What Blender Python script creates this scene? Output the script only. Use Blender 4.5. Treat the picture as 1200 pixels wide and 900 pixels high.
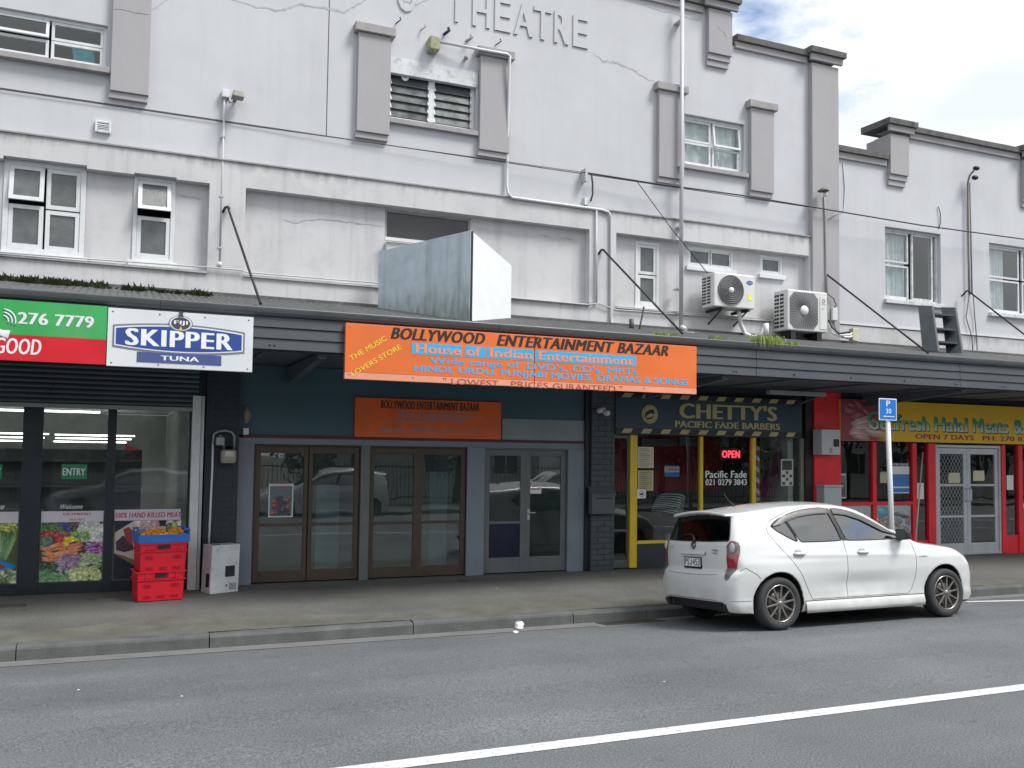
import bpy, bmesh, math, random
import numpy as np
from mathutils import Matrix, Vector
from mathutils.geometry import delaunay_2d_cdt

for o in list(bpy.data.objects):
    bpy.data.objects.remove(o, do_unlink=True)
scene = bpy.context.scene
C = scene.collection
random.seed(7)
rng = np.random.default_rng(7)
rad = math.radians

# ------------------------------------------------------------------ camera
# world: X along the street (to the right), Y towards the shops, Z up
CAM_POS = Vector((0.0, 0.0, 1.92))
F_PX, PX, PY = 1080.0, 600.0, 476.0        # focal length and principal point in photo pixels (1200 x 900)
YAW, PITCH, ROLL = rad(23.02), rad(2.95), rad(0.76)
_f = Vector((math.sin(YAW)*math.cos(PITCH), math.cos(YAW)*math.cos(PITCH), math.sin(PITCH)))
_r = Vector((math.cos(YAW), -math.sin(YAW), 0))
_u = _r.cross(_f)
CR = math.cos(ROLL)*_r + math.sin(ROLL)*_u
CU = -math.sin(ROLL)*_r + math.cos(ROLL)*_u
CF = _f
cam_data = bpy.data.cameras.new('camera')
cam = bpy.data.objects.new('camera', cam_data)
C.objects.link(cam)
cam.matrix_world = Matrix(((CR.x, CU.x, -CF.x, CAM_POS.x), (CR.y, CU.y, -CF.y, CAM_POS.y),
                           (CR.z, CU.z, -CF.z, CAM_POS.z), (0, 0, 0, 1)))
cam_data.sensor_fit = 'HORIZONTAL'
cam_data.sensor_width = 36.0
cam_data.lens = F_PX/1200.0*36.0
cam_data.shift_y = (PY-450.0)/1200.0
cam_data.clip_start = 0.05
cam_data.clip_end = 3000
scene.camera = cam

# ------------------------------------------------------------------ sky and sun
SUN_EL, SUN_AZ = 55.0, 136.0               # high sun behind a bright, mostly clouded sky, from the street side, to the right
world = bpy.data.worlds.new('World')
scene.world = world
world.use_nodes = True
nt = world.node_tree
nt.nodes.clear()
wout = nt.nodes.new('ShaderNodeOutputWorld')
wbg = nt.nodes.new('ShaderNodeBackground')
wsky = nt.nodes.new('ShaderNodeTexSky')
wsky.sky_type = 'NISHITA'
wsky.sun_disc = False
wsky.sun_elevation = rad(SUN_EL)
wsky.sun_rotation = rad(SUN_AZ)
wsky.air_density = 1.0
wsky.dust_density = 1.0
wtc = nt.nodes.new('ShaderNodeTexCoord')
wmap = nt.nodes.new('ShaderNodeMapping')
wmap.inputs['Scale'].default_value = (1.0, 1.0, 2.2)
wmap.inputs['Location'].default_value = (4.573, 2.235, -0.095)
wn = nt.nodes.new('ShaderNodeTexNoise')
wn.inputs['Scale'].default_value = 2.6
wn.inputs['Detail'].default_value = 9
wn.inputs['Roughness'].default_value = 0.58
wr = nt.nodes.new('ShaderNodeValToRGB')
wr.color_ramp.elements[0].position = 0.33
wr.color_ramp.elements[1].position = 0.44
wn2 = nt.nodes.new('ShaderNodeTexNoise')
wn2.inputs['Scale'].default_value = 3.4
wn2.inputs['Detail'].default_value = 7
wr2 = nt.nodes.new('ShaderNodeValToRGB')
wr2.color_ramp.elements[0].position = 0.36
wr2.color_ramp.elements[0].color = (4.75, 5.1, 5.35, 1)
wr2.color_ramp.elements[1].position = 0.6
wr2.color_ramp.elements[1].color = (6.7, 6.8, 6.85, 1)
wmix = nt.nodes.new('ShaderNodeMix')
wmix.data_type = 'RGBA'
L = nt.links
L.new(wtc.outputs['Generated'], wmap.inputs['Vector'])
L.new(wmap.outputs['Vector'], wn.inputs['Vector'])
L.new(wmap.outputs['Vector'], wn2.inputs['Vector'])
L.new(wn.outputs['Fac'], wr.inputs['Fac'])
L.new(wn2.outputs['Fac'], wr2.inputs['Fac'])
L.new(wr.outputs['Color'], wmix.inputs['Factor'])
L.new(wsky.outputs['Color'], wmix.inputs['A'])
L.new(wr2.outputs['Color'], wmix.inputs['B'])
L.new(wmix.outputs['Result'], wbg.inputs['Color'])
wbg.inputs['Strength'].default_value = 0.105
L.new(wbg.outputs['Background'], wout.inputs['Surface'])

sun_d = bpy.data.lights.new('sun', 'SUN')
sun_d.energy = 2.3
sun_d.angle = rad(20)
sun_d.color = (1.0, 0.97, 0.93)
sun = bpy.data.objects.new('sun', sun_d)
C.objects.link(sun)
# Nishita sun_rotation is measured clockwise from +Y
_az = rad(SUN_AZ)
_to_sun = Vector((math.sin(_az)*math.cos(rad(SUN_EL)), math.cos(_az)*math.cos(rad(SUN_EL)), math.sin(rad(SUN_EL))))
sun.rotation_euler = _to_sun.to_track_quat('Z', 'Y').to_euler()
sun.location = (0, -20, 40)

scene.view_settings.view_transform = 'Standard'
scene.view_settings.look = 'None'
scene.view_settings.exposure = 0.86
scene.view_settings.gamma = 1.0
scene.view_settings.use_curve_mapping = False
scene.render.engine = 'CYCLES'
scene.render.resolution_x = 1024
scene.render.resolution_y = 768

# ------------------------------------------------------------------ measuring helper
def W(px, py, Y):
    """Point of the vertical plane at distance Y that the surveyed photo point (px, py) lies on: (X, Z)."""
    d = CR*((px-PX)/F_PX) + CU*(-(py-PY)/F_PX) + CF
    t = (Y-CAM_POS.y)/d.y
    p = CAM_POS+d*t
    return p.x, p.z
def G(px, py, Z):
    d = CR*((px-PX)/F_PX) + CU*(-(py-PY)/F_PX) + CF
    p = CAM_POS+d*((Z-CAM_POS.z)/d.z)
    return p.x, p.y
def RW(a, b, Y):
    """rectangle (X0, X1, Z0, Z1) from top-left a and bottom-right b"""
    x0, z1 = W(a[0], a[1], Y)
    x1, z0 = W(b[0], b[1], Y)
    return x0, x1, z0, z1

# ------------------------------------------------------------------ materials
MATS = {}
def mat(name, col, rough=0.6, metal=0.0, var=0.10, scale=3.0, streak=0.0, bump=0.0, bscale=40.0, spec=0.5,
        coat=0.0, dirt=None, dirt_amt=0.0, dirt_scale=2.0, speck=0.0, speck_scale=250.0, emit=0.0, rvar=0.08, trans=0.0):
    if name in MATS:
        return MATS[name]
    m = bpy.data.materials.new(name)
    m.use_nodes = True
    n = m.node_tree.nodes
    l = m.node_tree.links
    b = n['Principled BSDF']
    geo = n.new('ShaderNodeNewGeometry')
    col = tuple(col)+(1.0,)
    def noise(sc, det=5, mapscale=None, rough_=0.6):
        t = n.new('ShaderNodeTexNoise')
        t.inputs['Scale'].default_value = sc
        t.inputs['Detail'].default_value = det
        t.inputs['Roughness'].default_value = rough_
        if mapscale:
            mp = n.new('ShaderNodeMapping')
            mp.inputs['Scale'].default_value = mapscale
            l.new(geo.outputs['Position'], mp.inputs['Vector'])
            l.new(mp.outputs['Vector'], t.inputs['Vector'])
        else:
            l.new(geo.outputs['Position'], t.inputs['Vector'])
        return t
    def ramp(src, p0, p1, v0=0.0, v1=1.0):
        r = n.new('ShaderNodeMapRange')
        r.inputs['From Min'].default_value = p0
        r.inputs['From Max'].default_value = p1
        r.inputs['To Min'].default_value = v0
        r.inputs['To Max'].default_value = v1
        l.new(src, r.inputs['Value'])
        return r.outputs['Result']
    def mixc(fac, a, bb, mode='MIX'):
        x = n.new('ShaderNodeMix')
        x.data_type = 'RGBA'
        x.blend_type = mode
        if isinstance(fac, float):
            x.inputs['Factor'].default_value = fac
        else:
            l.new(fac, x.inputs['Factor'])
        for s, v in (('A', a), ('B', bb)):
            if isinstance(v, tuple):
                x.inputs[s].default_value = v
            else:
                l.new(v, x.inputs[s])
        return x.outputs['Result']
    nz = noise(scale)
    f = ramp(nz.outputs['Fac'], 0.3, 0.7)
    lo = tuple(c*(1-var) for c in col[:3])+(1,)
    hi = tuple(min(1, c*(1+var)) for c in col[:3])+(1,)
    c = mixc(f, lo, hi)
    if streak > 0:
        s = noise(1.0, 6, (7.0, 7.0, 0.35))
        sf = ramp(s.outputs['Fac'], 0.52, 0.80, 0.0, streak)
        c = mixc(sf, c, (dirt or (0.12, 0.12, 0.11))+(1,))
    if dirt_amt > 0:
        s = noise(dirt_scale, 8, None, 0.68)
        sf = ramp(s.outputs['Fac'], 0.5, 0.72, 0.0, dirt_amt)
        c = mixc(sf, c, (dirt or (0.12, 0.12, 0.11))+(1,))
    if speck > 0:
        s = noise(speck_scale, 2)
        sf = ramp(s.outputs['Fac'], 0.35, 0.65, 1-speck, 1+speck)
        vm = n.new('ShaderNodeVectorMath')
        vm.operation = 'SCALE'
        l.new(c, vm.inputs[0])
        l.new(sf, vm.inputs['Scale'])
        c = vm.outputs['Vector']
    l.new(c, b.inputs['Base Color'])
    if rvar > 0:
        l.new(ramp(nz.outputs['Fac'], 0.3, 0.7, max(0.02, rough-rvar), min(1, rough+rvar)), b.inputs['Roughness'])
    else:
        b.inputs['Roughness'].default_value = rough
    b.inputs['Metallic'].default_value = metal
    b.inputs['Specular IOR Level'].default_value = spec
    if coat:
        b.inputs['Coat Weight'].default_value = coat
        b.inputs['Coat Roughness'].default_value = 0.04
    if bump > 0:
        bn = noise(bscale, 4)
        bp = n.new('ShaderNodeBump')
        bp.inputs['Strength'].default_value = bump
        bp.inputs['Distance'].default_value = 0.02
        l.new(bn.outputs['Fac'], bp.inputs['Height'])
        l.new(bp.outputs['Normal'], b.inputs['Normal'])
    if emit > 0:
        b.inputs['Emission Color'].default_value = col
        b.inputs['Emission Strength'].default_value = emit
    MATS[name] = m
    return m

def glass(name, tint=(0.75, 0.8, 0.8), rough=0.01, ior=1.5, boost=1.0, dust=0.0, dust_col=(.30, .36, .36)):
    """thin flat pane: see-through with Fresnel mirror reflection"""
    if name in MATS:
        return MATS[name]
    m = bpy.data.materials.new(name)
    m.use_nodes = True
    n = m.node_tree.nodes
    l = m.node_tree.links
    n.clear()
    out = n.new('ShaderNodeOutputMaterial')
    mx = n.new('ShaderNodeMixShader')
    tr = n.new('ShaderNodeBsdfTransparent')
    tr.inputs['Color'].default_value = tint+(1,)
    gl = n.new('ShaderNodeBsdfGlossy')
    gl.inputs['Roughness'].default_value = rough
    gl.inputs['Color'].default_value = (0.95, 0.97, 0.97, 1)
    fr = n.new('ShaderNodeFresnel')
    fr.inputs['IOR'].default_value = ior
    mu = n.new('ShaderNodeMath')
    mu.operation = 'MULTIPLY'
    mu.inputs[1].default_value = boost
    mu.use_clamp = True
    geo = n.new('ShaderNodeNewGeometry')
    nz = n.new('ShaderNodeTexNoise')
    nz.inputs['Scale'].default_value = 1.3
    bp = n.new('ShaderNodeBump')
    bp.inputs['Strength'].default_value = 0.03
    bp.inputs['Distance'].default_value = 0.05
    l.new(geo.outputs['Position'], nz.inputs['Vector'])
    l.new(nz.outputs['Fac'], bp.inputs['Height'])
    l.new(bp.outputs['Normal'], gl.inputs['Normal'])
    # the pane's rear face only lets light through
    inv = n.new('ShaderNodeMath'); inv.operation = 'SUBTRACT'; inv.inputs[0].default_value = 1.0
    l.new(geo.outputs['Backfacing'], inv.inputs[1])
    fb = n.new('ShaderNodeMath'); fb.operation = 'MULTIPLY'
    l.new(fr.outputs['Fac'], fb.inputs[0]); l.new(inv.outputs[0], fb.inputs[1])
    l.new(fb.outputs[0], mu.inputs[0])
    l.new(mu.outputs['Value'], mx.inputs['Fac'])
    if dust > 0:
        df = n.new('ShaderNodeBsdfDiffuse'); df.inputs['Color'].default_value = dust_col+(1,)
        dn = n.new('ShaderNodeTexNoise'); dn.inputs['Scale'].default_value = 2.2; dn.inputs['Detail'].default_value = 8
        mp = n.new('ShaderNodeMapping'); mp.inputs['Scale'].default_value = (1.5, 1.5, 0.8)
        l.new(geo.outputs['Position'], mp.inputs[0]); l.new(mp.outputs[0], dn.inputs['Vector'])
        dr = n.new('ShaderNodeMapRange'); dr.inputs['From Min'].default_value = .3; dr.inputs['From Max'].default_value = .75
        dr.inputs['To Min'].default_value = dust*.5; dr.inputs['To Max'].default_value = dust*1.7
        l.new(dn.outputs['Fac'], dr.inputs['Value'])
        dm = n.new('ShaderNodeMixShader')
        l.new(dr.outputs[0], dm.inputs['Fac']); l.new(tr.outputs['BSDF'], dm.inputs[1]); l.new(df.outputs['BSDF'], dm.inputs[2])
        l.new(dm.outputs[0], mx.inputs[1])
    else:
        l.new(tr.outputs['BSDF'], mx.inputs[1])
    l.new(gl.outputs['BSDF'], mx.inputs[2])
    l.new(mx.outputs['Shader'], out.inputs['Surface'])
    MATS[name] = m
    return m

def print_mat(name, rough=0.45):
    if name in MATS:
        return MATS[name]
    m = bpy.data.materials.new(name)
    m.use_nodes = True
    n = m.node_tree.nodes
    a = n.new('ShaderNodeVertexColor')
    a.layer_name = 'print'
    m.node_tree.links.new(a.outputs['Color'], n['Principled BSDF'].inputs['Base Color'])
    n['Principled BSDF'].inputs['Roughness'].default_value = rough
    MATS[name] = m
    return m

PLASTER = mat('wall_plaster', (0.505, 0.515, 0.550), rough=0.85, var=0.07, scale=0.7, streak=0.16, dirt=(0.30, 0.30, 0.31),
              dirt_amt=0.16, dirt_scale=1.3, bump=0.12, bscale=55)
PLASTER_LOW = mat('stained_plaster', (0.525, 0.525, 0.54), rough=0.88, var=0.06, scale=0.9, streak=0.42, dirt=(0.24, 0.235, 0.22),
                  dirt_amt=0.28, dirt_scale=2.6, bump=0.12, bscale=55)
def mildew(m, z_hi, z_lo, amount, col=(.10, .10, .095), seed=0.0):
    t = m.node_tree; n = t.nodes; l = t.links
    b = n['Principled BSDF']; src = b.inputs['Base Color'].links[0].from_socket
    g = n.new('ShaderNodeNewGeometry'); sp = n.new('ShaderNodeSeparateXYZ'); l.new(g.outputs['Position'], sp.inputs[0])
    mr = n.new('ShaderNodeMapRange'); mr.inputs['From Min'].default_value = z_lo; mr.inputs['From Max'].default_value = z_hi
    l.new(sp.outputs['Z'], mr.inputs['Value'])
    mp = n.new('ShaderNodeMapping'); mp.inputs['Scale'].default_value = (9, 9, 1.2); mp.inputs['Location'].default_value = (seed, 0, 0)
    l.new(g.outputs['Position'], mp.inputs[0])
    nz = n.new('ShaderNodeTexNoise'); nz.inputs['Scale'].default_value = 1.0; nz.inputs['Detail'].default_value = 8; nz.inputs['Roughness'].default_value = .7
    l.new(mp.outputs[0], nz.inputs['Vector'])
    nb = n.new('ShaderNodeTexNoise'); nb.inputs['Scale'].default_value = .45; nb.inputs['Detail'].default_value = 3
    l.new(g.outputs['Position'], nb.inputs['Vector'])
    # streak is present where the noise beats the distance below the lip
    a = n.new('ShaderNodeMath'); a.operation = 'MULTIPLY'; l.new(mr.outputs[0], a.inputs[0]); l.new(nz.outputs['Fac'], a.inputs[1])
    c = n.new('ShaderNodeMath'); c.operation = 'MULTIPLY'; l.new(a.outputs[0], c.inputs[0]); l.new(nb.outputs['Fac'], c.inputs[1])
    r = n.new('ShaderNodeMapRange'); r.inputs['From Min'].default_value = .14; r.inputs['From Max'].default_value = .34; r.inputs['To Max'].default_value = amount
    l.new(c.outputs[0], r.inputs['Value'])
    up = n.new('ShaderNodeMath'); up.operation = 'LESS_THAN'; up.inputs[1].default_value = z_hi+.03; l.new(sp.outputs['Z'], up.inputs[0])
    u2 = n.new('ShaderNodeMath'); u2.operation = 'MULTIPLY'; l.new(r.outputs[0], u2.inputs[0]); l.new(up.outputs[0], u2.inputs[1])
    x = n.new('ShaderNodeMix'); x.data_type = 'RGBA'; l.new(u2.outputs[0], x.inputs['Factor']); l.new(src, x.inputs['A']); x.inputs['B'].default_value = col+(1,)
    l.new(x.outputs['Result'], b.inputs['Base Color'])
mildew(PLASTER_LOW, 5.76, 5.45, .8)
mildew(PLASTER_LOW, 4.24, 3.95, .6, (.16, .155, .14), 3.0)
PILASTER = mat('pilaster_plaster', (0.345, 0.335, 0.348), rough=0.85, var=0.06, scale=1.5, streak=0.15, dirt=(0.27, 0.26, 0.25), bump=0.1, bscale=60)
COPING = mat('weathered_coping', (0.12, 0.118, 0.116), rough=0.9, var=0.4, scale=6, streak=1.0, dirt=(0.03, 0.032, 0.03), dirt_amt=0.9, dirt_scale=6, bump=0.2)
CAPSTONE = mat('cap_plaster', (0.32, 0.31, 0.31), rough=0.9, var=0.12, scale=5, streak=0.5, dirt=(0.16, 0.155, 0.15), dirt_amt=0.3, dirt_scale=8, bump=0.15)
WHITE = mat('white_paint', (0.62, 0.64, 0.66), rough=0.5, var=0.05, scale=6, dirt=(0.35, 0.34, 0.32), dirt_amt=0.35, dirt_scale=14)
PEEL = mat('peeling_paint', (0.58, 0.60, 0.62), rough=0.7, var=0.08, scale=6, dirt=(0.22, 0.2, 0.18), dirt_amt=0.75, dirt_scale=9)
CONDUIT = mat('painted_conduit', (0.46, 0.465, 0.495), rough=0.5, var=0.06)
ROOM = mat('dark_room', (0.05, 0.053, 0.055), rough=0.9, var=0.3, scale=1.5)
BLACK = mat('black_metal', (0.012, 0.012, 0.014), rough=0.5, var=0.2)
CHAR = mat('charcoal_paint', (0.042, 0.053, 0.064), rough=0.5, var=0.10, scale=2, dirt=(0.05, 0.05, 0.05), dirt_amt=0.35, dirt_scale=5, bump=0.04)
GUTTER = mat('gutter_metal', (0.068, 0.076, 0.083), rough=0.42, var=0.12, scale=3, streak=0.3, dirt=(0.06, 0.06, 0.055), dirt_amt=0.25, dirt_scale=6)
ROOFM = mat('corrugated_roof', (0.075, 0.078, 0.08), rough=0.6, var=0.25, scale=4, dirt=(0.2, 0.2, 0.17), dirt_amt=0.4, dirt_scale=8)
PANE = glass('window_pane', (0.85, 0.88, 0.88), boost=2.2)
PANE_OBS = mat('obscure_glass', (0.105, 0.118, 0.118), rough=0.16, var=0.25, scale=6, bump=0.25, bscale=90, spec=0.6)
CURTAIN = mat('curtain_cloth', (0.7, 0.73, 0.75), rough=0.9, var=0.15, scale=9)
BRICKPAINT = mat('painted_brick', (0.020, 0.030, 0.042), rough=0.6, var=0.2, scale=5, bump=0.1)

# ------------------------------------------------------------------ building blocks
ORG = {}
def origin_of(p):
    return ORG.get(p.name, Vector((0, 0, 0))) if p is not None else Vector((0, 0, 0))
def set_props(o, label=None, cat=None, group=None, kind=None):
    if label: o['label'] = label
    if cat: o['category'] = cat
    if group: o['group'] = group
    if kind: o['kind'] = kind
    return o
def thing(name, label, cat, loc=(0, 0, 0), group=None):
    o = bpy.data.objects.new(name, None)
    o.empty_display_size = 0.2
    C.objects.link(o)
    o.location = loc
    ORG[o.name] = Vector(loc)
    return set_props(o, label, cat, group)

class MB:
    def __init__(s):
        s.v = []
        s.f = []
        s.sm = []
    def add(s, vs, fs, smooth=False):
        k = len(s.v)
        s.v.extend([tuple(p) for p in vs])
        s.f.extend([tuple(i+k for i in q) for q in fs])
        s.sm.extend([smooth]*len(fs))
        return s
    def box(s, x0, x1, y0, y1, z0, z1):
        if x0 > x1: x0, x1 = x1, x0
        if y0 > y1: y0, y1 = y1, y0
        if z0 > z1: z0, z1 = z1, z0
        v = [(x0, y0, z0), (x1, y0, z0), (x1, y1, z0), (x0, y1, z0), (x0, y0, z1), (x1, y0, z1), (x1, y1, z1), (x0, y1, z1)]
        return s.add(v, [(0, 3, 2, 1), (4, 5, 6, 7), (0, 1, 5, 4), (1, 2, 6, 5), (2, 3, 7, 6), (3, 0, 4, 7)])
    def hexa(s, v):
        return s.add(v, [(0, 3, 2, 1), (4, 5, 6, 7), (0, 1, 5, 4), (1, 2, 6, 5), (2, 3, 7, 6), (3, 0, 4, 7)])
    def frame(s, x0, x1, z0, z1, w, y0, y1, wb=None, wt=None):
        wb = w if wb is None else wb
        wt = w if wt is None else wt
        s.box(x0, x0+w, y0, y1, z0, z1)
        s.box(x1-w, x1, y0, y1, z0, z1)
        s.box(x0+w, x1-w, y0, y1, z0, z0+wb)
        s.box(x0+w, x1-w, y0, y1, z1-wt, z1)
        return s
    def quad(s, a, b, c, d):
        return s.add([a, b, c, d], [(0, 1, 2, 3)])
    def tube(s, pts, r, n=8, cap=True):
        pts = [Vector(p) for p in pts]
        rs = r if isinstance(r, (list, tuple)) else [r]*len(pts)
        vs, fs = [], []
        ref = None
        for i, p in enumerate(pts):
            t = (pts[min(i+1, len(pts)-1)]-pts[max(i-1, 0)]).normalized()
            if ref is None:
                ref = Vector((0, 0, 1)) if abs(t.z) < 0.9 else Vector((1, 0, 0))
            u = (ref-t*ref.dot(t)).normalized()
            w = t.cross(u)
            ref = u
            for k in range(n):
                a = 2*math.pi*k/n
                vs.append(p+(u*math.cos(a)+w*math.sin(a))*rs[i])
        for i in range(len(pts)-1):
            for k in range(n):
                fs.append((i*n+k, i*n+(k+1) % n, (i+1)*n+(k+1) % n, (i+1)*n+k))
        s.add(vs, fs, True)
        if cap:
            m = len(s.v)-len(vs)
            s.f.append(tuple(m+k for k in range(n))[::-1]); s.sm.append(False)
            s.f.append(tuple(m+(len(pts)-1)*n+k for k in range(n))); s.sm.append(False)
        return s
    def lathe(s, prof, origin, axis='y', n=24, smooth=True):
        """prof: list of (radius, along-axis)"""
        o = Vector(origin)
        vs, fs = [], []
        for (r_, a_) in prof:
            for k in range(n):
                t = 2*math.pi*k/n
                c, q = r_*math.cos(t), r_*math.sin(t)
                d = {'y': (c, a_, q), 'z': (c, q, a_), 'x': (a_, c, q)}[axis]
                vs.append(o+Vector(d))
        for i in range(len(prof)-1):
            for k in range(n):
                fs.append((i*n+k, i*n+(k+1) % n, (i+1)*n+(k+1) % n, (i+1)*n+k))
        return s.add(vs, fs, smooth)
    def prism(s, poly, y0, y1, plane='xz'):
        """extrude a polygon given in the xz (or xy) plane"""
        n = len(poly)
        if plane == 'xz':
            a = [(p[0], y0, p[1]) for p in poly]; b = [(p[0], y1, p[1]) for p in poly]
        elif plane == 'yz':
            a = [(y0, p[0], p[1]) for p in poly]; b = [(y1, p[0], p[1]) for p in poly]
        else:
            a = [(p[0], p[1], y0) for p in poly]; b = [(p[0], p[1], y1) for p in poly]
        return s.add(a+b, [tuple(range(n)), tuple(range(2*n-1, n-1, -1))]+[(i, (i+1) % n, n+(i+1) % n, n+i) for i in range(n)])
    def sphere(s, c, r, nu=10, nv=7, sq=(1, 1, 1)):
        vs, fs = [], []
        for i in range(nv+1):
            t = math.pi*i/nv
            for k in range(nu):
                a = 2*math.pi*k/nu
                vs.append((c[0]+r*sq[0]*math.sin(t)*math.cos(a), c[1]+r*sq[1]*math.sin(t)*math.sin(a), c[2]+r*sq[2]*math.cos(t)))
        for i in range(nv):
            for k in range(nu):
                fs.append((i*nu+k, (i+1)*nu+k, (i+1)*nu+(k+1) % nu, i*nu+(k+1) % nu))
        return s.add(vs, fs, True)
    def build(s, name, m, parent=None, bevel=0.0, smooth=None, label=None, cat=None, group=None, kind=None, fix=True, base=None):
        me = bpy.data.meshes.new(name)
        if parent is not None:
            o_ = origin_of(parent)
        elif base is not None:
            o_ = Vector(base)
        else:
            a = np.array(s.v)
            o_ = Vector((float((a[:, 0].min()+a[:, 0].max())/2), float((a[:, 1].min()+a[:, 1].max())/2), float(a[:, 2].min())))
        me.from_pydata([(p[0]-o_.x, p[1]-o_.y, p[2]-o_.z) for p in s.v], [], s.f)
        if fix:
            bm = bmesh.new()
            bm.from_mesh(me)
            bmesh.ops.recalc_face_normals(bm, faces=bm.faces)
            bm.to_mesh(me)
            bm.free()
        if smooth is None:
            if any(s.sm):
                me.polygons.foreach_set('use_smooth', s.sm)
        elif smooth:
            me.polygons.foreach_set('use_smooth', [True]*len(me.polygons))
        me.materials.append(m)
        ob = bpy.data.objects.new(name, me)
        C.objects.link(ob)
        if parent is not None:
            ob.parent = parent
        else:
            ob.location = o_
        ORG[ob.name] = o_
        if bevel > 0:
            bv = ob.modifiers.new('bevel', 'BEVEL')
            bv.width = bevel
            bv.segments = 2
            bv.limit_method = 'ANGLE'
            bv.angle_limit = rad(40)
            bv.harden_normals = False
        return set_props(ob, label, cat, group, kind)

def box(name, m, parent, x0, x1, y0, y1, z0, z1, bevel=0.0, **k):
    return MB().box(x0, x1, y0, y1, z0, z1).build(name, m, parent, bevel, **k)
def pipe(name, m, parent, pts, r, n=8, **k):
    return MB().tube(pts, r, n).build(name, m, parent, **k)

# lettering: outlines of the built-in font, turned into meshes in one go at the end, one object per word
TEXTS = []
def text(s, rect, y, m, parent, name='lettering', bold=0.0, shear=0.0, depth=0.004, rot=0.0, mesh_fn=None, spacing=1.0, label=None):
    """fit the ink of s into rect (X0, X1, Z0, Z1) on the plane y, facing -Y"""
    cu = bpy.data.curves.new(name, 'FONT')
    cu.body = s
    cu.space_character = spacing+max(0.0, bold)*1.2
    cu.resolution_u = 3
    ob = bpy.data.objects.new('tmp_text', cu)
    C.objects.link(ob)
    TEXTS.append((ob, s, rect, y, m, parent, name, bold, shear, depth, rot, mesh_fn, label))
def flush_texts():
    bpy.context.view_layer.update()
    dg = bpy.context.evaluated_depsgraph_get()
    for (ob, s, rect, y, m, parent, name, bold, shear, depth, rot, mesh_fn, label) in TEXTS:
        me0 = bpy.data.meshes.new_from_object(ob.evaluated_get(dg))
        n = len(me0.vertices)
        co = np.zeros(n*3)
        me0.vertices.foreach_get('co', co)
        xy0 = co.reshape(-1, 3)[:, :2].copy()
        faces0 = [tuple(p.vertices) for p in me0.polygons]
        bpy.data.meshes.remove(me0)
        # heavy faces are struck three times, a hair apart, instead of being fattened into themselves
        sh = max(0.0, bold)*0.85
        strikes = [(0.0, 0.0)] if sh < 0.004 else [(-sh, 0.0), (sh, 0.0003), (0.0, 0.0006)]
        # words: cut at the widest gaps
        fx = sorted((min(xy0[i, 0] for i in f), max(xy0[i, 0] for i in f)) for f in faces0)
        gaps, hi = [], fx[0][1]
        for a, c_ in fx[1:]:
            if a > hi: gaps.append((a-hi, (a+hi)/2))
            hi = max(hi, c_)
        nw = len([w for w in s.split(' ') if w])
        cuts = sorted(g[1] for g in sorted(gaps, reverse=True)[:nw-1]) if nw > 1 else []
        mn = np.array([(xy0[:, 0]+shear*xy0[:, 1]).min()-sh, xy0[:, 1].min()])
        mx = np.array([(xy0[:, 0]+shear*xy0[:, 1]).max()+sh, xy0[:, 1].max()])
        x0, x1, z0, z1 = rect
        parts = [[] for _ in range(len(cuts)+1)]
        for f in faces0:
            cxm = sum(xy0[i, 0] for i in f)/len(f)
            parts[sum(cxm > c_ for c_ in cuts)].append(f)
        o_ = origin_of(parent)
        for fs in parts:
            if not fs: continue
            bm = bmesh.new()
            for (dx, dy) in strikes:
                U = (xy0[:, 0]+shear*xy0[:, 1]+dx-mn[0])/max(mx[0]-mn[0], 1e-6)
                V = (xy0[:, 1]-mn[1])/max(mx[1]-mn[1], 1e-6)
                X = x0+U*(x1-x0); Z = z0+V*(z1-z0)
                if rot:
                    cx, cz = (x0+x1)/2, (z0+z1)/2
                    c_, s_ = math.cos(rot), math.sin(rot)
                    X, Z = cx+(X-cx)*c_-(Z-cz)*s_, cz+(X-cx)*s_+(Z-cz)*c_
                vs = {}
                new = []
                for f in fs:
                    for i in f:
                        if i not in vs: vs[i] = bm.verts.new((X[i], y+dy, Z[i]))
                    try: new.append(bm.faces.new([vs[i] for i in f]))
                    except ValueError: pass
                bmesh.ops.remove_doubles(bm, verts=list(vs.values()), dist=1e-5)
            for f in bm.faces:
                f.normal_update()
                if f.normal.y > 0: f.normal_flip()
            if depth > 0.0015:
                be = [e for e in bm.edges if e.is_boundary]
                r_ = bmesh.ops.extrude_edge_only(bm, edges=be)
                for v in [g for g in r_['geom'] if isinstance(g, bmesh.types.BMVert)]: v.co.y += depth
            for v in bm.verts:
                if mesh_fn: v.co = mesh_fn(v.co)
                v.co -= o_
            me = bpy.data.meshes.new(name)
            bm.to_mesh(me)
            bm.free()
            me.materials.append(m)
            nb = bpy.data.objects.new(name, me)
            C.objects.link(nb)
            nb.parent = parent
            ORG[nb.name] = o_
            if label: nb['label'] = label
    for t in TEXTS:
        cu = t[0].data
        bpy.data.objects.remove(t[0], do_unlink=True)
        bpy.data.curves.remove(cu)
    TEXTS.clear()

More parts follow.
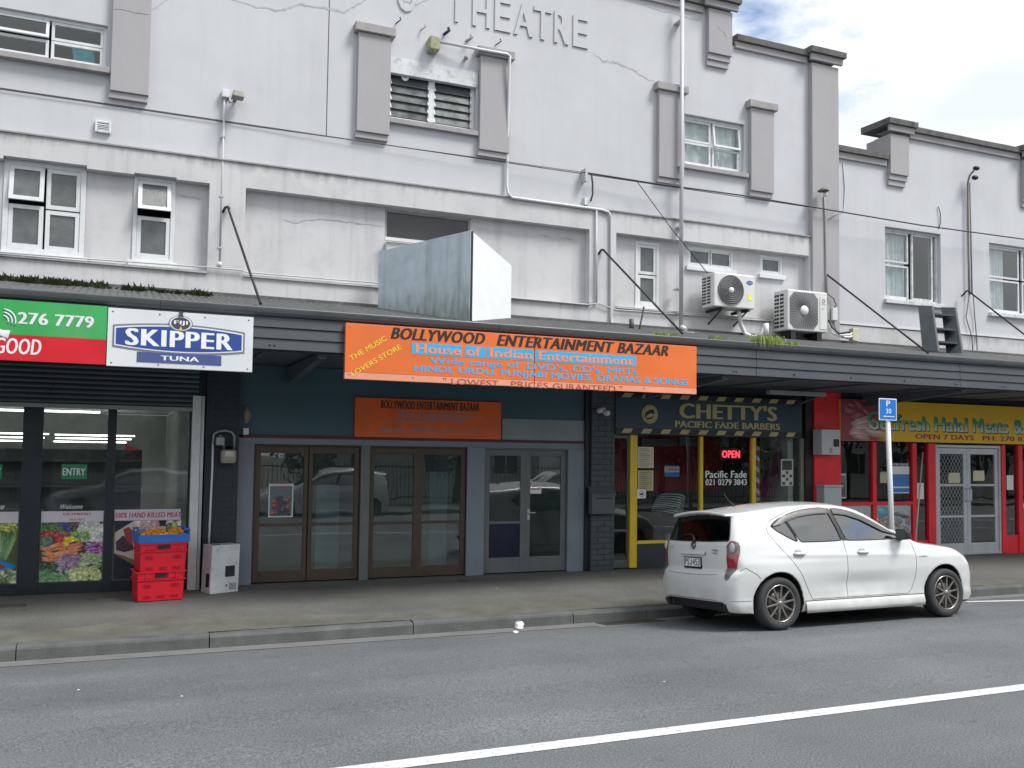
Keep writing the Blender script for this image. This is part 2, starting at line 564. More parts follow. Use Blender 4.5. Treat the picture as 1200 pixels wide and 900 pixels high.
def printed(name, img, rect, y, parent, m=None, map_fn=None, label=None):
    """flat print: img (h, w, 3) linear colours, one small face per dot, facing -Y"""
    h, w = img.shape[:2]
    x0, x1, z0, z1 = rect
    gx = np.linspace(x0, x1, w+1)
    gz = np.linspace(z1, z0, h+1)
    XX, ZZ = np.meshgrid(gx, gz)
    o_ = origin_of(parent)
    co = np.stack([XX.ravel(), np.full(XX.size, y), ZZ.ravel()], 1)
    if map_fn is not None:
        co = np.array([map_fn(Vector(p)) for p in co])
    co = co-np.array(o_)
    idx = np.arange((h+1)*(w+1)).reshape(h+1, w+1)
    fa = np.stack([idx[1:, :-1], idx[1:, 1:], idx[:-1, 1:], idx[:-1, :-1]], -1).reshape(-1, 4)
    me = bpy.data.meshes.new(name)
    me.vertices.add(len(co)); me.vertices.foreach_set('co', co.ravel())
    me.loops.add(fa.size); me.loops.foreach_set('vertex_index', fa.ravel())
    me.polygons.add(len(fa)); me.polygons.foreach_set('loop_start', np.arange(len(fa))*4)
    me.update(calc_edges=True)
    me.validate()
    at = me.color_attributes.new('print', 'FLOAT_COLOR', 'CORNER')
    cc = np.ones((len(fa), 4, 4), dtype=np.float32)
    cc[:, :, :3] = img.reshape(-1, 1, 3)
    at.data.foreach_set('color', cc.ravel())
    me.materials.append(m or print_mat('printed_sheet'))
    ob = bpy.data.objects.new(name, me)
    C.objects.link(ob)
    ob.parent = parent
    ORG[ob.name] = o_
    if label: ob['label'] = label
    return ob

def cell_wall(name, m, parent, y, xs, zs, depth_fn, back=0.3, mats=None, mat_fn=None):
    """wall of rectangular cells; depth_fn(xc, zc) gives the set-back of a cell (None = opening)"""
    xs = sorted(set(round(v, 4) for v in xs)); zs = sorted(set(round(v, 4) for v in zs))
    nx, nz = len(xs)-1, len(zs)-1
    D = [[depth_fn((xs[i]+xs[i+1])/2, (zs[j]+zs[j+1])/2) for j in range(nz)] for i in range(nx)]
    vs, fs, mi = [], [], []
    def q(a, b, c, d, k):
        n = len(vs)
        vs.extend([a, b, c, d]); fs.append((n, n+1, n+2, n+3)); mi.append(k)
    dep = lambda d: back if d is None else d
    for i in range(nx):
        for j in range(nz):
            d = D[i][j]
            k = mat_fn((xs[i]+xs[i+1])/2, (zs[j]+zs[j+1])/2) if mat_fn else 0
            if d == 'out': continue
            if d is not None:
                q((xs[i], y+d, zs[j]), (xs[i+1], y+d, zs[j]), (xs[i+1], y+d, zs[j+1]), (xs[i], y+d, zs[j+1]), k)
            if i+1 <= nx:
                e = D[i+1][j] if i+1 < nx else 'out'
                if e != d:
                    a, b = dep(d) if d != 'out' else back, (dep(e) if e != 'out' else back)
                    if e == 'out': b = back
                    x = xs[i+1]
                    if a != b:
                        if a < b: q((x, y+a, zs[j]), (x, y+b, zs[j]), (x, y+b, zs[j+1]), (x, y+a, zs[j+1]), k)
                        else: q((x, y+a, zs[j]), (x, y+a, zs[j+1]), (x, y+b, zs[j+1]), (x, y+b, zs[j]), k)
            if True:
                e = D[i][j+1] if j+1 < nz else 'out'
                if e != d:
                    a, b = dep(d), (dep(e) if e != 'out' else back)
                    z = zs[j+1]
                    if a != b:
                        if a < b: q((xs[i], y+a, z), (xs[i+1], y+a, z), (xs[i+1], y+b, z), (xs[i], y+b, z), k)
                        else: q((xs[i], y+a, z), (xs[i], y+b, z), (xs[i+1], y+b, z), (xs[i+1], y+a, z), k)
    o_ = origin_of(parent)
    me = bpy.data.meshes.new(name)
    me.from_pydata([(p[0]-o_.x, p[1]-o_.y, p[2]-o_.z) for p in vs], [], fs)
    for mm in ([m]+(mats or [])): me.materials.append(mm)
    me.polygons.foreach_set('material_index', mi)
    ob = bpy.data.objects.new(name, me)
    C.objects.link(ob); ob.parent = parent
    ORG[ob.name] = o_
    return ob

def copy_tree(o, parent=None):
    c = o.copy()
    C.objects.link(c)
    c.parent = parent
    ORG[c.name] = ORG.get(o.name, Vector())
    for ch in list(o.children):
        copy_tree(ch, c)
    return c
# ================================================================== GROUND
def asphalt(name, col, chip=.5, chip_scale=75, tracks=.16, blot=.22, tint=(1, 1, 1)):
    m = bpy.data.materials.new(name); m.use_nodes = True
    n = m.node_tree.nodes; l = m.node_tree.links; b = n['Principled BSDF']
    g = n.new('ShaderNodeNewGeometry')
    def nz(scale, det, ms=None, ro=.6):
        t = n.new('ShaderNodeTexNoise'); t.inputs['Scale'].default_value = scale; t.inputs['Detail'].default_value = det; t.inputs['Roughness'].default_value = ro
        if ms:
            mp = n.new('ShaderNodeMapping'); mp.inputs['Scale'].default_value = ms; l.new(g.outputs['Position'], mp.inputs[0]); l.new(mp.outputs[0], t.inputs['Vector'])
        else: l.new(g.outputs['Position'], t.inputs['Vector'])
        return t.outputs['Fac']
    def rng_(src, a, c, v0, v1):
        r = n.new('ShaderNodeMapRange'); r.inputs['From Min'].default_value = a; r.inputs['From Max'].default_value = c; r.inputs['To Min'].default_value = v0; r.inputs['To Max'].default_value = v1
        l.new(src, r.inputs['Value']); return r.outputs[0]
    def mul(a, c):
        q = n.new('ShaderNodeMath'); q.operation = 'MULTIPLY'; l.new(a, q.inputs[0]); l.new(c, q.inputs[1]); return q.outputs[0]
    chips = rng_(nz(chip_scale, 3, None, .75), .36, .66, 1-chip, 1+chip)
    trk = rng_(nz(1.0, 3, (.06, 1.1, 1)), .35, .65, 1-tracks, 1+tracks)
    blo = rng_(nz(.55, 6), .33, .68, 1-blot, 1+blot)
    spots = rng_(nz(2.6, 3), .70, .76, 1.0, .66)
    f = mul(mul(chips, trk), mul(blo, spots))
    vm = n.new('ShaderNodeVectorMath'); vm.operation = 'SCALE'; vm.inputs[0].default_value = col; l.new(f, vm.inputs['Scale'])
    # pale chips of exposed aggregate
    vo = n.new('ShaderNodeTexVoronoi'); vo.inputs['Scale'].default_value = 42; l.new(g.outputs['Position'], vo.inputs['Vector'])
    pale = rng_(vo.outputs['Distance'], .10, .16, 1.0, 0.0)
    sel = rng_(nz(19, 2), .60, .64, 0.0, .55)
    x = n.new('ShaderNodeMix'); x.data_type = 'RGBA'; l.new(mul(pale, sel), x.inputs['Factor']); l.new(vm.outputs['Vector'], x.inputs['A']); x.inputs['B'].default_value = (.30, .30, .29, 1)
    l.new(x.outputs['Result'], b.inputs['Base Color'])
    l.new(rng_(nz(.8, 4), .3, .7, .72, .9), b.inputs['Roughness'])
    bp = n.new('ShaderNodeBump'); bp.inputs['Strength'].default_value = .5; bp.inputs['Distance'].default_value = .01
    l.new(nz(chip_scale*1.3, 3), bp.inputs['Height']); l.new(bp.outputs['Normal'], b.inputs['Normal'])
    MATS[name] = m
    return m
ASPHALT = asphalt('asphalt', (.110, .119, .127), .5, 70, .09, .16)
FOOTPATH = asphalt('footpath_asphalt', (.112, .113, .107), .5, 85, .08, .22)
KERB = mat('kerb_concrete', (0.092, 0.096, 0.096), rough=0.9, var=0.25, scale=5, streak=0.5, dirt=(0.07, 0.075, 0.075), dirt_amt=0.7, dirt_scale=4.5, bump=0.35, bscale=60)
CHANNEL = mat('channel_concrete', (0.15, 0.152, 0.152), rough=0.9, var=0.2, scale=3, dirt=(0.1, 0.1, 0.1), dirt_amt=0.6, dirt_scale=3, bump=0.3, bscale=80)
ROADPAINT = mat('road_paint', (0.58, 0.59, 0.60), rough=0.7, var=0.08, scale=4, dirt=(0.16, 0.165, 0.17), dirt_amt=0.75, dirt_scale=24, bump=0.3, bscale=150)
LITTER = mat('litter_paper', (0.7, 0.7, 0.7), rough=0.8)

KY = 9.84                      # foot of the kerb
def road_z(y):
    """cambered carriageway"""
    pts = [(-3.2, -0.06), (-1.0, 0.05), (2.0, 0.11), (5.3, 0.115), (7.0, 0.085), (8.2, 0.035), (9.2, -0.04), (KY, -0.085)]
    for (a, za), (b, zb) in zip(pts[:-1], pts[1:]):
        if y <= b:
            return za+(zb-za)*(y-a)/(b-a)
    return pts[-1][1]
ys = list(np.linspace(-3.2, KY-0.30, 40))
def strip(name, m, ylist, zf, x0=-120, x1=160, kind='structure', nx=2, label=None):
    b = MB()
    xs = np.linspace(x0, x1, nx)
    vs = [(x, y, zf(y)) for y in ylist for x in xs]
    n = len(xs)
    fs = [(j*n+i, j*n+i+1, (j+1)*n+i+1, (j+1)*n+i) for j in range(len(ylist)-1) for i in range(n-1)]
    b.add(vs, fs, True)
    return b.build(name, m, None, kind=kind, fix=False, base=(0, 0, 0))
road = strip('road', ASPHALT, ys, road_z)
chan = strip('gutter_channel', CHANNEL, [KY-0.31, KY-0.12, KY+0.02], lambda y: road_z(y)+0.004)
def foot_z(y):
    return 0.05+(y-9.99)*(0.14-0.05)/(12.6-9.99)
foot = strip('footpath', FOOTPATH, [10.0, 10.6, 11.4, 12.2, 13.2], foot_z)
# mossy margin behind the kerb
MOSS = mat('mossy_asphalt', (0.112, 0.113, 0.098), rough=0.95, var=0.25, scale=3, dirt=(0.115, 0.118, 0.07), dirt_amt=0.6, dirt_scale=7, bump=0.6, bscale=160, speck=0.4, speck_scale=170)
b = MB()
n_ = 240
top_, bot_ = [], []
for i in range(n_+1):
    x = -8+28*i/n_
    e = 0.55+0.18*math.sin(x*1.3+1)+0.1*math.sin(x*3.7)+0.05*random.random()
    bot_.append((x, 10.003, foot_z(10.003)+0.004)); top_.append((x, 10.003+e, foot_z(10.003+e)+0.004))
b.add(bot_+top_, [(i, i+1, n_+2+i, n_+1+i) for i in range(n_)])
o = b.build('mossy_margin', MOSS, None, kind='structure', fix=False, base=(0, 0, 0))
# earth under everything
GROUND = mat('ground', (0.09, 0.09, 0.07), rough=0.95, var=0.2)
strip('ground', GROUND, [-400, 400], lambda y: -0.35, -400, 400)
# opposite footpath (behind the photographer)
strip('footpath_opposite', FOOTPATH, [-6.5, -3.35], lambda y: 0.05)
ob_k = MB().box(-60, 80, -3.35, -3.2, -0.2, 0.05).build('kerb_opposite', KERB, None, kind='structure')
# kerb: single stones with open joints
kerb = bpy.data.objects.new('kerb', None); C.objects.link(kerb); kerb['kind'] = 'structure'; kerb.location = (0, KY, 0); ORG['kerb'] = Vector((0, KY, 0))
joints = [-9.2, -6.9, -4.4, -2.5, -0.83, 0.9, 3.04, 5.01, 6.01, 7.9, 9.6, 11.4, 13.2, 15.0, 17.0, 19.0, 21]
for a, c_ in zip(joints[:-1], joints[1:]):
    g = 0.005
    prof = [(KY, -0.2), (KY+0.012, 0.02), (KY+0.022, 0.037), (KY+0.045, 0.05), (10.0, 0.053), (10.0, -0.2)]
    b = MB()
    dz = random.uniform(-0.006, 0.006); dy = random.uniform(-0.006, 0.006)
    m_ = max(2, int((c_-a)/0.25))
    xs_ = np.linspace(a+g, c_-g, m_+1)
    vs = []
    for x in xs_:
        w = random.uniform(-0.004, 0.004)
        for k, (yy, zz) in enumerate(prof):
            vs.append((x, yy+dy+(w if k in (1, 2, 3) else 0), zz+(dz+w*0.8 if k in (2, 3, 4) else 0)))
    np_ = len(prof)
    fs = [(i*np_+k, i*np_+k+1, (i+1)*np_+k+1, (i+1)*np_+k) for i in range(m_) for k in range(np_-1)]
    fs += [tuple(range(np_)), tuple(m_*np_+k for k in range(np_))[::-1]]
    b.add(vs, fs)
    b.build('kerb_stone', KERB, kerb)
for (a, c_) in ((-120, -9.2), (21, 160)):
    MB().box(a, c_, KY+.01, 10.0, -0.2, 0.052).build('kerb_stone', KERB, kerb)
# centre line, slightly worn
b = MB()
for i in range(160):
    xa = -40+0.5*i; xb = xa+0.5
    y0, y1 = 5.175, 5.315
    b.quad((xa, y0, road_z(y0)+0.004), (xb, y0, road_z(y0)+0.004), (xb, y1, road_z(y1)+0.004), (xa, y1, road_z(y1)+0.004))
line = b.build('road_marking', ROADPAINT, None, kind='structure', base=(0, 0, 0))
# parking bay line ahead of the car
b = MB()
xA, yA = G(1147, 703, -0.02); xB, yB = G(1204, 709.5, -0.0)
xA, yA, xB, yB = 10.9, 9.42, 12.05, 9.02
b.quad((xA, yA-0.04, road_z(yA)+0.005), (xB, yB-0.04, road_z(yB)+0.005), (xB, yB+0.04, road_z(yB)+0.005), (xA, yA+0.04, road_z(yA)+0.005))
b.build('bay_marking', ROADPAINT, None, kind='structure', base=(0, 0, 0))
# storm-water grate
IRON = mat('cast_iron', (0.075, 0.072, 0.066), rough=0.7, metal=0.2, var=0.3, scale=10, dirt=(0.13, 0.11, 0.09), dirt_amt=0.5, dirt_scale=12)
gx0, gx1, gy0, gy1 = 5.28, 6.08, 9.50, 9.80
gz = road_z(9.66)+0.012
gt = thing('drain_grate', 'rusty iron storm drain grate set in the channel at the kerb', 'drain', ((gx0+gx1)/2, 9.65, gz))
tilt = lambda y: road_z(y)+0.012
b = MB()
for (a0, a1, c0, c1) in ((gx0, gx1, gy0, gy0+0.025), (gx0, gx1, gy1-0.025, gy1), (gx0, gx0+0.03, gy0+0.025, gy1-0.025), (gx1-0.03, gx1, gy0+0.025, gy1-0.025)):
    b.hexa([(a0, c0, tilt(c0)-.02), (a1, c0, tilt(c0)-.02), (a1, c1, tilt(c1)-.02), (a0, c1, tilt(c1)-.02), (a0, c0, tilt(c0)), (a1, c0, tilt(c0)), (a1, c1, tilt(c1)), (a0, c1, tilt(c1))])
b.build('grate_frame', IRON, gt)
for i in range(24):
    x = gx0+0.04+i*(gx1-gx0-0.09)/23
    MB().hexa([(x, gy0+.025, tilt(gy0)-.02), (x+.014, gy0+.025, tilt(gy0)-.02), (x+.044, gy1-.025, tilt(gy1)-.02), (x+.03, gy1-.025, tilt(gy1)-.02),
               (x, gy0+.025, tilt(gy0)), (x+.014, gy0+.025, tilt(gy0)), (x+.044, gy1-.025, tilt(gy1)), (x+.03, gy1-.025, tilt(gy1))]).build('grate_bar', IRON, gt)
PIT = mat('drain_pit', (0.012, 0.012, 0.012), rough=0.9)
MB().quad((gx0, gy0, tilt(gy0)-.007), (gx1, gy0, tilt(gy0)-.007), (gx1, gy1, tilt(gy1)-.007), (gx0, gy1, tilt(gy1)-.007)).build('pit', PIT, gt)
# concrete surround
MB().hexa([(gx0-.14, gy0-.06, tilt(gy0-.06)-.1), (gx1+.3, gy0-.06, tilt(gy0-.06)-.1), (gx1+.12, KY, tilt(KY)-.1), (gx0-.14, KY, tilt(KY)-.1),
           (gx0-.14, gy0-.06, tilt(gy0-.06)-.0085), (gx1+.3, gy0-.06, tilt(gy0-.06)-.0085), (gx1+.12, KY-.002, tilt(KY)-.0085), (gx0-.14, KY-.002, tilt(KY)-.0085)]).build('surround', CHANNEL, gt)
# litter
def crumple(name, label, x, y, z, r, seed, flat=0.6):
    rr = random.Random(seed)
    b = MB().sphere((x, y, z+r*flat*0.7), r, 9, 6, (1, 1, flat))
    b.v = [(p[0]+rr.uniform(-.3, .3)*r, p[1]+rr.uniform(-.3, .3)*r, max(z, p[2]+rr.uniform(-.25, .25)*r)) for p in b.v]
    b.sm = [False]*len(b.f)
    return b.build(name, LITTER, None, label=label, cat='litter')
x, y = G(598, 731, -0.06)
crumple('litter_cup', 'crumpled white paper cup lying in the gutter channel', x, 9.74, road_z(9.74)+.006, 0.055, 3, 0.8)
x, y = G(605, 741, -0.05)
crumple('litter_scrap', 'small white paper scrap on the road beside the crumpled cup', x, 9.46, road_z(9.46)+.004, 0.03, 4, 0.25)
for i, (px, py) in enumerate(((92, 805), (213, 816), (778, 803), (582, 690))):
    x, y = G(px, py, 0.07 if py > 760 else 0.1)
    z = road_z(y)+0.002 if y < KY else foot_z(y)+0.002
    w = 0.012 if py > 760 else 0.016
    b = MB(); a = random.uniform(0, 3)
    dx, dy = math.cos(a)*w, math.sin(a)*w*0.6
    b.prism([(x-dx, y-dy), (x+dy*.6, y-dx*.5), (x+dx, y+dy), (x-dy*.6, y+dx*.7)], z, z+0.004, 'xy')
    b.build('litter_fleck', LITTER, None, label='tiny pale fleck of litter lying on the asphalt', cat='litter', group='pale flecks of litter on the asphalt')
# round service cover and small patches on the footpath
x, y = G(545, 680.5, 0.13)
MB().lathe([(0.0, 0.0), (0.11, 0.0), (0.11, -0.02)], (x, y, foot_z(y)+0.006), 'z', 16, False).build('service_cover', IRON, None, label='small dark service cover in the footpath before the doors', cat='cover')
x, y = G(14, 712, 0.1)
box('service_cover', IRON, None, x-.2, x+.14, y-.09, y+.1, foot_z(y)-.03, foot_z(y)+.007, label='rectangular dark service cover in the footpath before the grocery', cat='cover')

# tar patch repairs and a sealed crack in the carriageway
TAR = mat('tar_seal', (.045, .047, .05), rough=.55, var=.2, scale=6)
for k, (x0_, y0_, x1_, y1_) in enumerate(((-1.5, 7.9, 4.6, 7.55), (3.2, 6.6, 9.5, 6.35))):
    b = MB(); vs = []
    rr = random.Random(60+k); n_ = 60; off = 0
    for i in range(n_+1):
        off += rr.uniform(-.02, .02); t = i/n_
        x, y = x0_+(x1_-x0_)*t, y0_+(y1_-y0_)*t+off; w = .006+.006*rr.random()
        vs += [(x, y-w, road_z(y-w)+.003), (x, y+w, road_z(y+w)+.003)]
    b.add(vs, [(2*i, 2*i+2, 2*i+3, 2*i+1) for i in range(n_)])
    b.build('sealed_crack', TAR, road, fix=False) if False else None

# ================================================================== THEATRE FACADE (upper storey)
YW = 12.6
theatre = thing('theatre_building', 'pale grey two storey theatre building with stepped parapet and raised lettering', 'building', (4.0, YW, 3.7))
HOLES = {
    'A': RW((-78, -6), (124.5, 81.5), YW), 'H': RW((455.5, 68), (557.3, 154.7), YW), 'I': RW((800.5, 132.5), (872.5, 204), YW),
    'B': RW((4.5, 183.5), (98, 301), YW), 'C': RW((157.3, 203.5), (203.5, 308), YW), 'D': RW((453.3, 243), (553.3, 290), YW),
    'E': RW((747.5, 280.5), (775, 361), YW), 'F': RW((809.3, 287), (862.7, 316), YW), 'G': RW((894.3, 297.3), (920.5, 322.5), YW)}
XL, XR = -5.0, 11.51
Z_GROOVE, Z_LEDGE, R_TOP, R_BOT = 6.285, 5.745, 5.41, 4.245
REC = 0.085
RECESS = [(XL-1, 0.98), (1.44, 6.60), (7.07, 10.88)]
XG = 2.50
Z_HI, Z_LO = 9.42, 8.86
X_STEP = 9.0
xs_, zs_ = [XL, XR, XG-.007, XG+.007, X_STEP], [3.6, Z_HI, Z_LO, Z_GROOVE-.008, Z_GROOVE+.008, Z_LEDGE, R_TOP, R_BOT]
for a, b_ in RECESS: xs_ += [a, b_]
for h in HOLES.values(): xs_ += [h[0], h[1]]; zs_ += [h[2], h[3]]
xs_ = [x for x in xs_ if XL <= x <= XR]
def theatre_depth(x, z):
    if x > X_STEP and z > Z_LO: return 'out'
    for h in HOLES.values():
        if h[0] < x < h[1] and h[2] < z < h[3]: return None
    if abs(z-Z_GROOVE) < 0.009: return 0.035
    if abs(x-XG) < 0.008 and z > Z_GROOVE: return 0.035
    if z > Z_LEDGE: return 0.0
    if R_BOT < z < R_TOP and any(a < x < c_ for a, c_ in RECESS): return REC
    return -0.055
cell_wall('wall', PLASTER, theatre, YW, xs_, zs_, theatre_depth, 0.3, [PLASTER_LOW], lambda x, z: 1 if z < Z_LEDGE else 0)
# roof and flank behind the parapet so that the building is a solid
box('roof_deck', ROOFM, theatre, XL, XR, YW+0.31, YW+9, 7.6, 7.7)
box('flank_wall', PLASTER, theatre, XR-0.3, XR-0.002, YW+0.31, YW+9, 3.6, 8.7)
# recess bottom lips: thin weathered ledges
for a, c_ in RECESS:
    a = max(a, XL)
    box('ledge', PLASTER_LOW, theatre, a+.002, c_-.002, YW-0.085, YW+REC-.001, R_BOT-.030, R_BOT-.003)
# dark stained lip along the band top
box('ledge', CAPSTONE, theatre, XL, 10.9, YW-0.075, YW-0.001, Z_LEDGE-.006, Z_LEDGE+.014)

def pilaster(par, x0, x1, zb, zt, y, cap=True, proj=0.09):
    p = box('pilaster', PILASTER, par, x0, x1, y-proj, y+.01, zb, zt, 0.006)
    box('pilaster_foot', PILASTER, p, x0-.012, x1-.012, y-proj+.028, y+.01, zb-.085, zb-.003, 0.004)
    if cap:
        box('pilaster_cap', CAPSTONE, p, x0-.055, x1+.055, y-proj-.045, y+.01, zt+.002, zt+.125, 0.008)
    return p
pilaster(theatre, -0.255, 0.20, 6.44, 9.0, YW, False)
for (a, c_) in ((2.905, 3.375), (4.74, 5.22), (7.825, 8.305), (9.635, 10.11)):
    pilaster(theatre, a, c_, 6.40, 7.815, YW)
def corbel(par, x0, x1, zb, zt, y, proj=0.10):
    p = box('parapet_pier', PILASTER, par, x0, x1, y-proj, y+.3, zb, zt, 0.006)
    box('corbel_step', PILASTER, p, x0-.0, x1-.02, y-proj+.03, y+.01, zb-.10, zb-.003, 0.004)
    box('corbel_step', PILASTER, p, x0-.0, x1-.04, y-proj+.055, y+.01, zb-.20, zb-.103, 0.004)
    return p
def coping(par, x0, x1, zt, y, over=0.10, th=0.105, name='coping', back=0.34, ends=0.0):
    c_ = MB()
    k = max(1, int((x1-x0)/0.35))
    xs2 = np.linspace(x0-ends, x1+ends, k+1)
    vs = []
    for x in xs2:
        e = random.uniform(-.006, .006)
        vs += [(x, y-over+e, zt-th), (x, y-over+e*.5, zt-.012), (x, y-over+.012, zt+e*.6), (x, y+back, zt+.02), (x, y+back, zt-th)]
    n = 5
    fs = [(i*n+j, i*n+(j+1) % n, (i+1)*n+(j+1) % n, (i+1)*n+j) for i in range(k) for j in range(n)]
    fs += [tuple(range(n)), tuple(k*n+j for j in range(n))[::-1]]
    c_.add(vs, fs)
    o = c_.build(name, COPING, par)
    box('moulding', PILASTER, o, x0-ends*.5, x1+ends*.5, y-over*.5, y+.002, zt-th-.115, zt-th-.002, 0.006)
    return o
coping(theatre, XL, 8.70, 9.50, YW)
p6 = corbel(theatre, 8.77, 9.24, 8.61, 9.36, YW)
coping(p6, 8.71, 9.30, 9.60, YW-.10, over=0.11, ends=0.06)
coping(theatre, 9.35, 10.87, 9.035, YW)
p7 = MB().box(10.92, 11.51, YW-0.105, YW+.3, 3.6, 8.82).build('end_pilaster', PILASTER, theatre, 0.006)
coping(p7, 10.90, 11.53, 9.075, YW-.105, over=0.11, ends=0.07)

# raised lettering
LT = PLASTER
for ch, px0, px1, ya, yb in (('T', 527, 543, -18, 17.5), ('H', 554, 574, -14.5, 24), ('E', 580, 598.5, -10, 30.5), ('A', 602.5, 624, -5, 36), ('T', 625.5, 646, 3, 39.8),
                             ('R', 649.5, 666, 8, 45.5), ('E', 671.5, 688.5, 13, 49.8), ('O', 466, 487, -38, 4)):
    xa, zt = W(px0, ya, YW); xb, zb = W(px1, yb, YW)
    zb_, zt_ = 8.275, 8.775
    if ch == 'O': zb_, zt_ = 8.27, 8.79
    text(ch, (xa, xb, zb_, zt_), YW-.02, LT, theatre, 'letter', bold=0.02, depth=0.022)

# ------------------------------------------------------------------ windows
def window(par, r, y, sashes, fw=0.055, sill=None, gl=PANE, back=0.7, inset=0.07, frame=WHITE, curtain=None, headboard=0.0, sill_over=0.05, room=True, sw=0.035):
    x0, x1, z0, z1 = r
    yf = y+inset
    f = MB().frame(x0+.002, x1-.002, z0+.002, z1-.002, fw, yf, yf+.07)
    w = f.build('window', frame, par, 0.003)
    ix0, ix1, iz0, iz1 = x0+fw, x1-fw, z0+fw, z1-fw-headboard
    if headboard:
        box('head_board', PEEL, w, x0-.01, x1+.02, yf-.085, yf-.003, iz1+.003, z1+.02, 0.004)
    for s in sashes:
        u0, u1, v0, v1 = s[:4]
        op = s[4] if len(s) > 4 else 0
        a, c_, d, e = ix0+(ix1-ix0)*u0, ix0+(ix1-ix0)*u1, iz0+(iz1-iz0)*v0, iz0+(iz1-iz0)*v1
        g = 0.004
        a += g; c_ -= g; d += g; e -= g
        yy = yf+.012
        sb = MB().frame(a, c_, d, e, sw, yy, yy+.04)
        gb = MB().box(a+sw, c_-sw, yy+.018, yy+.023, d+sw, e-sw)
        if op:
            ca, sa = math.cos(op), math.sin(op)
            fn = lambda p: (p[0], yy-.012-(e-p[2])*sa+(p[1]-yy)*ca, e-(e-p[2])*ca)
            sb.v = [fn(p) for p in sb.v]; gb.v = [fn(p) for p in gb.v]
        so = sb.build('sash', frame, w, 0.002)
        gb.build('pane', s[5] if len(s) > 5 else gl, w)
    if sill is not None:
        box('sill', sill, w, x0-.04, x1+.04, y-sill_over, yf+.03, z0-.075, z0-.003, 0.005)
    if curtain:
        for (u0, u1) in curtain:
            a, c_ = ix0+(ix1-ix0)*u0, ix0+(ix1-ix0)*u1
            n = 60
            cb = MB()
            vs = []
            for i in range(n+1):
                t = i/n
                xx = a+(c_-a)*t
                yy2 = yf+.10+.02*math.sin(t*38+2*math.sin(t*9))
                vs += [(xx, yy2, iz0-.05), (xx, yy2, iz1+.05)]
            cb.add(vs, [(2*i, 2*i+2, 2*i+3, 2*i+1) for i in range(n)], True)
            cb.build('curtain', CURTAIN, w, fix=False)
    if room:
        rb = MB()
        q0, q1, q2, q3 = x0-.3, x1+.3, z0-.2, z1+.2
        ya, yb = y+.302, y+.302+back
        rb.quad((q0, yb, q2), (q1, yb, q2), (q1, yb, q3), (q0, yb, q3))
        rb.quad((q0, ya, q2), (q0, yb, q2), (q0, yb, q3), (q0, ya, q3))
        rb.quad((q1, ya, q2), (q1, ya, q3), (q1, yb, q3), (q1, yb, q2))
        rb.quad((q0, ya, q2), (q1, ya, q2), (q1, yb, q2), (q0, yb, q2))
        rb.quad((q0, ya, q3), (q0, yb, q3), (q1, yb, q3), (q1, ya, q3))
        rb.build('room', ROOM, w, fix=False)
    return w
OPEN = rad(12)
# A: big aluminium window at the upper left, one awning sash ajar
wA = window(theatre, HOLES['A'], YW, [(0, .33, 0, .5), (.333, .66, 0, .5), (.67, 1, 0, .5), (0, .33, .5, 1), (.333, .66, .5, 1, OPEN), (.67, 1, .5, 1)], fw=0.04, sill=CAPSTONE, inset=.05, sill_over=.1)
TOWEL = mat('turquoise_bag', (0.05, 0.42, 0.55), rough=0.7, var=0.4, scale=20)
x, z = W(97, 66, YW+.2)
b = MB().box(x-.11, x+.13, YW+.17, YW+.2, z-.1, z+.13); b.v = [(p[0]+random.uniform(-.02, .02), p[1], p[2]+random.uniform(-.02, .02)) for p in b.v]
b.build('plastic_bag', TOWEL, None, label='turquoise plastic bag on the sill inside the large upper window', cat='bag')
# H: louvre window
r = HOLES['H']
LOUV = mat('louvre_glass', (0.085, 0.098, 0.10), rough=0.16, var=.25, scale=5, spec=.35)
wH = window(theatre, r, YW, [], fw=0.055, sill=CAPSTONE, headboard=0.155, sill_over=.07)
xm = (r[0]+r[1])/2
box('mullion', WHITE, wH, xm-.045, xm+.045, YW+.06, YW+.13, r[2]+.06, r[3]-.2, .004)
for (a, c_) in ((r[0]+.06, xm-.05), (xm+.05, r[1]-.06)):
    zz0, zz1 = r[2]+.07, r[3]-.215
    for k in range(5):
        za = zz0+(zz1-zz0)*k/5; zb_ = zz0+(zz1-zz0)*(k+1)/5+.02
        MB().hexa([(a, YW+.075, za), (c_, YW+.075, za), (c_, YW+.081, za), (a, YW+.081, za), (a, YW+.110, zb_), (c_, YW+.110, zb_), (c_, YW+.116, zb_), (a, YW+.116, zb_)]).build('louvre_blade', LOUV, wH)
    for xx in (a-.008, c_-.008):
        for k in range(5):
            za = zz0+(zz1-zz0)*k/5; zb_ = zz0+(zz1-zz0)*(k+1)/5
            MB().hexa([(xx, YW+.04, za-.004), (xx+.016, YW+.04, za-.004), (xx+.016, YW+.1, za), (xx, YW+.1, za), (xx, YW+.085, zb_-.05), (xx+.016, YW+.085, zb_-.05), (xx+.016, YW+.12, zb_-.02), (xx, YW+.12, zb_-.02)]).build('louvre_clip', WHITE, wH)
x, z = W(473.5, 92, YW+.1)
MB().lathe([(0.0, 0), (.055, 0), (.055, .004), (.0, .004)], (x, YW+.045, z), 'y', 20, False).build('sticker', mat('sticker_white', (.75, .75, .76)), wH)
text('NO', (x-.032, x+.032, z-.016, z+.016), YW+.042, mat('sticker_ink', (.02, .02, .03)), wH, 'sticker_lettering', bold=.02, depth=.001)
# I: upper right casements with obscure glass and a net
window(theatre, HOLES['I'], YW, [(0, .49, .5, 1), (0, .49, 0, .5), (.51, 1, 0, .46, 0), (.51, 1, .46, 1, rad(7))], fw=.05, sill=CAPSTONE, gl=PANE, curtain=[(0, 1)], sill_over=.07)
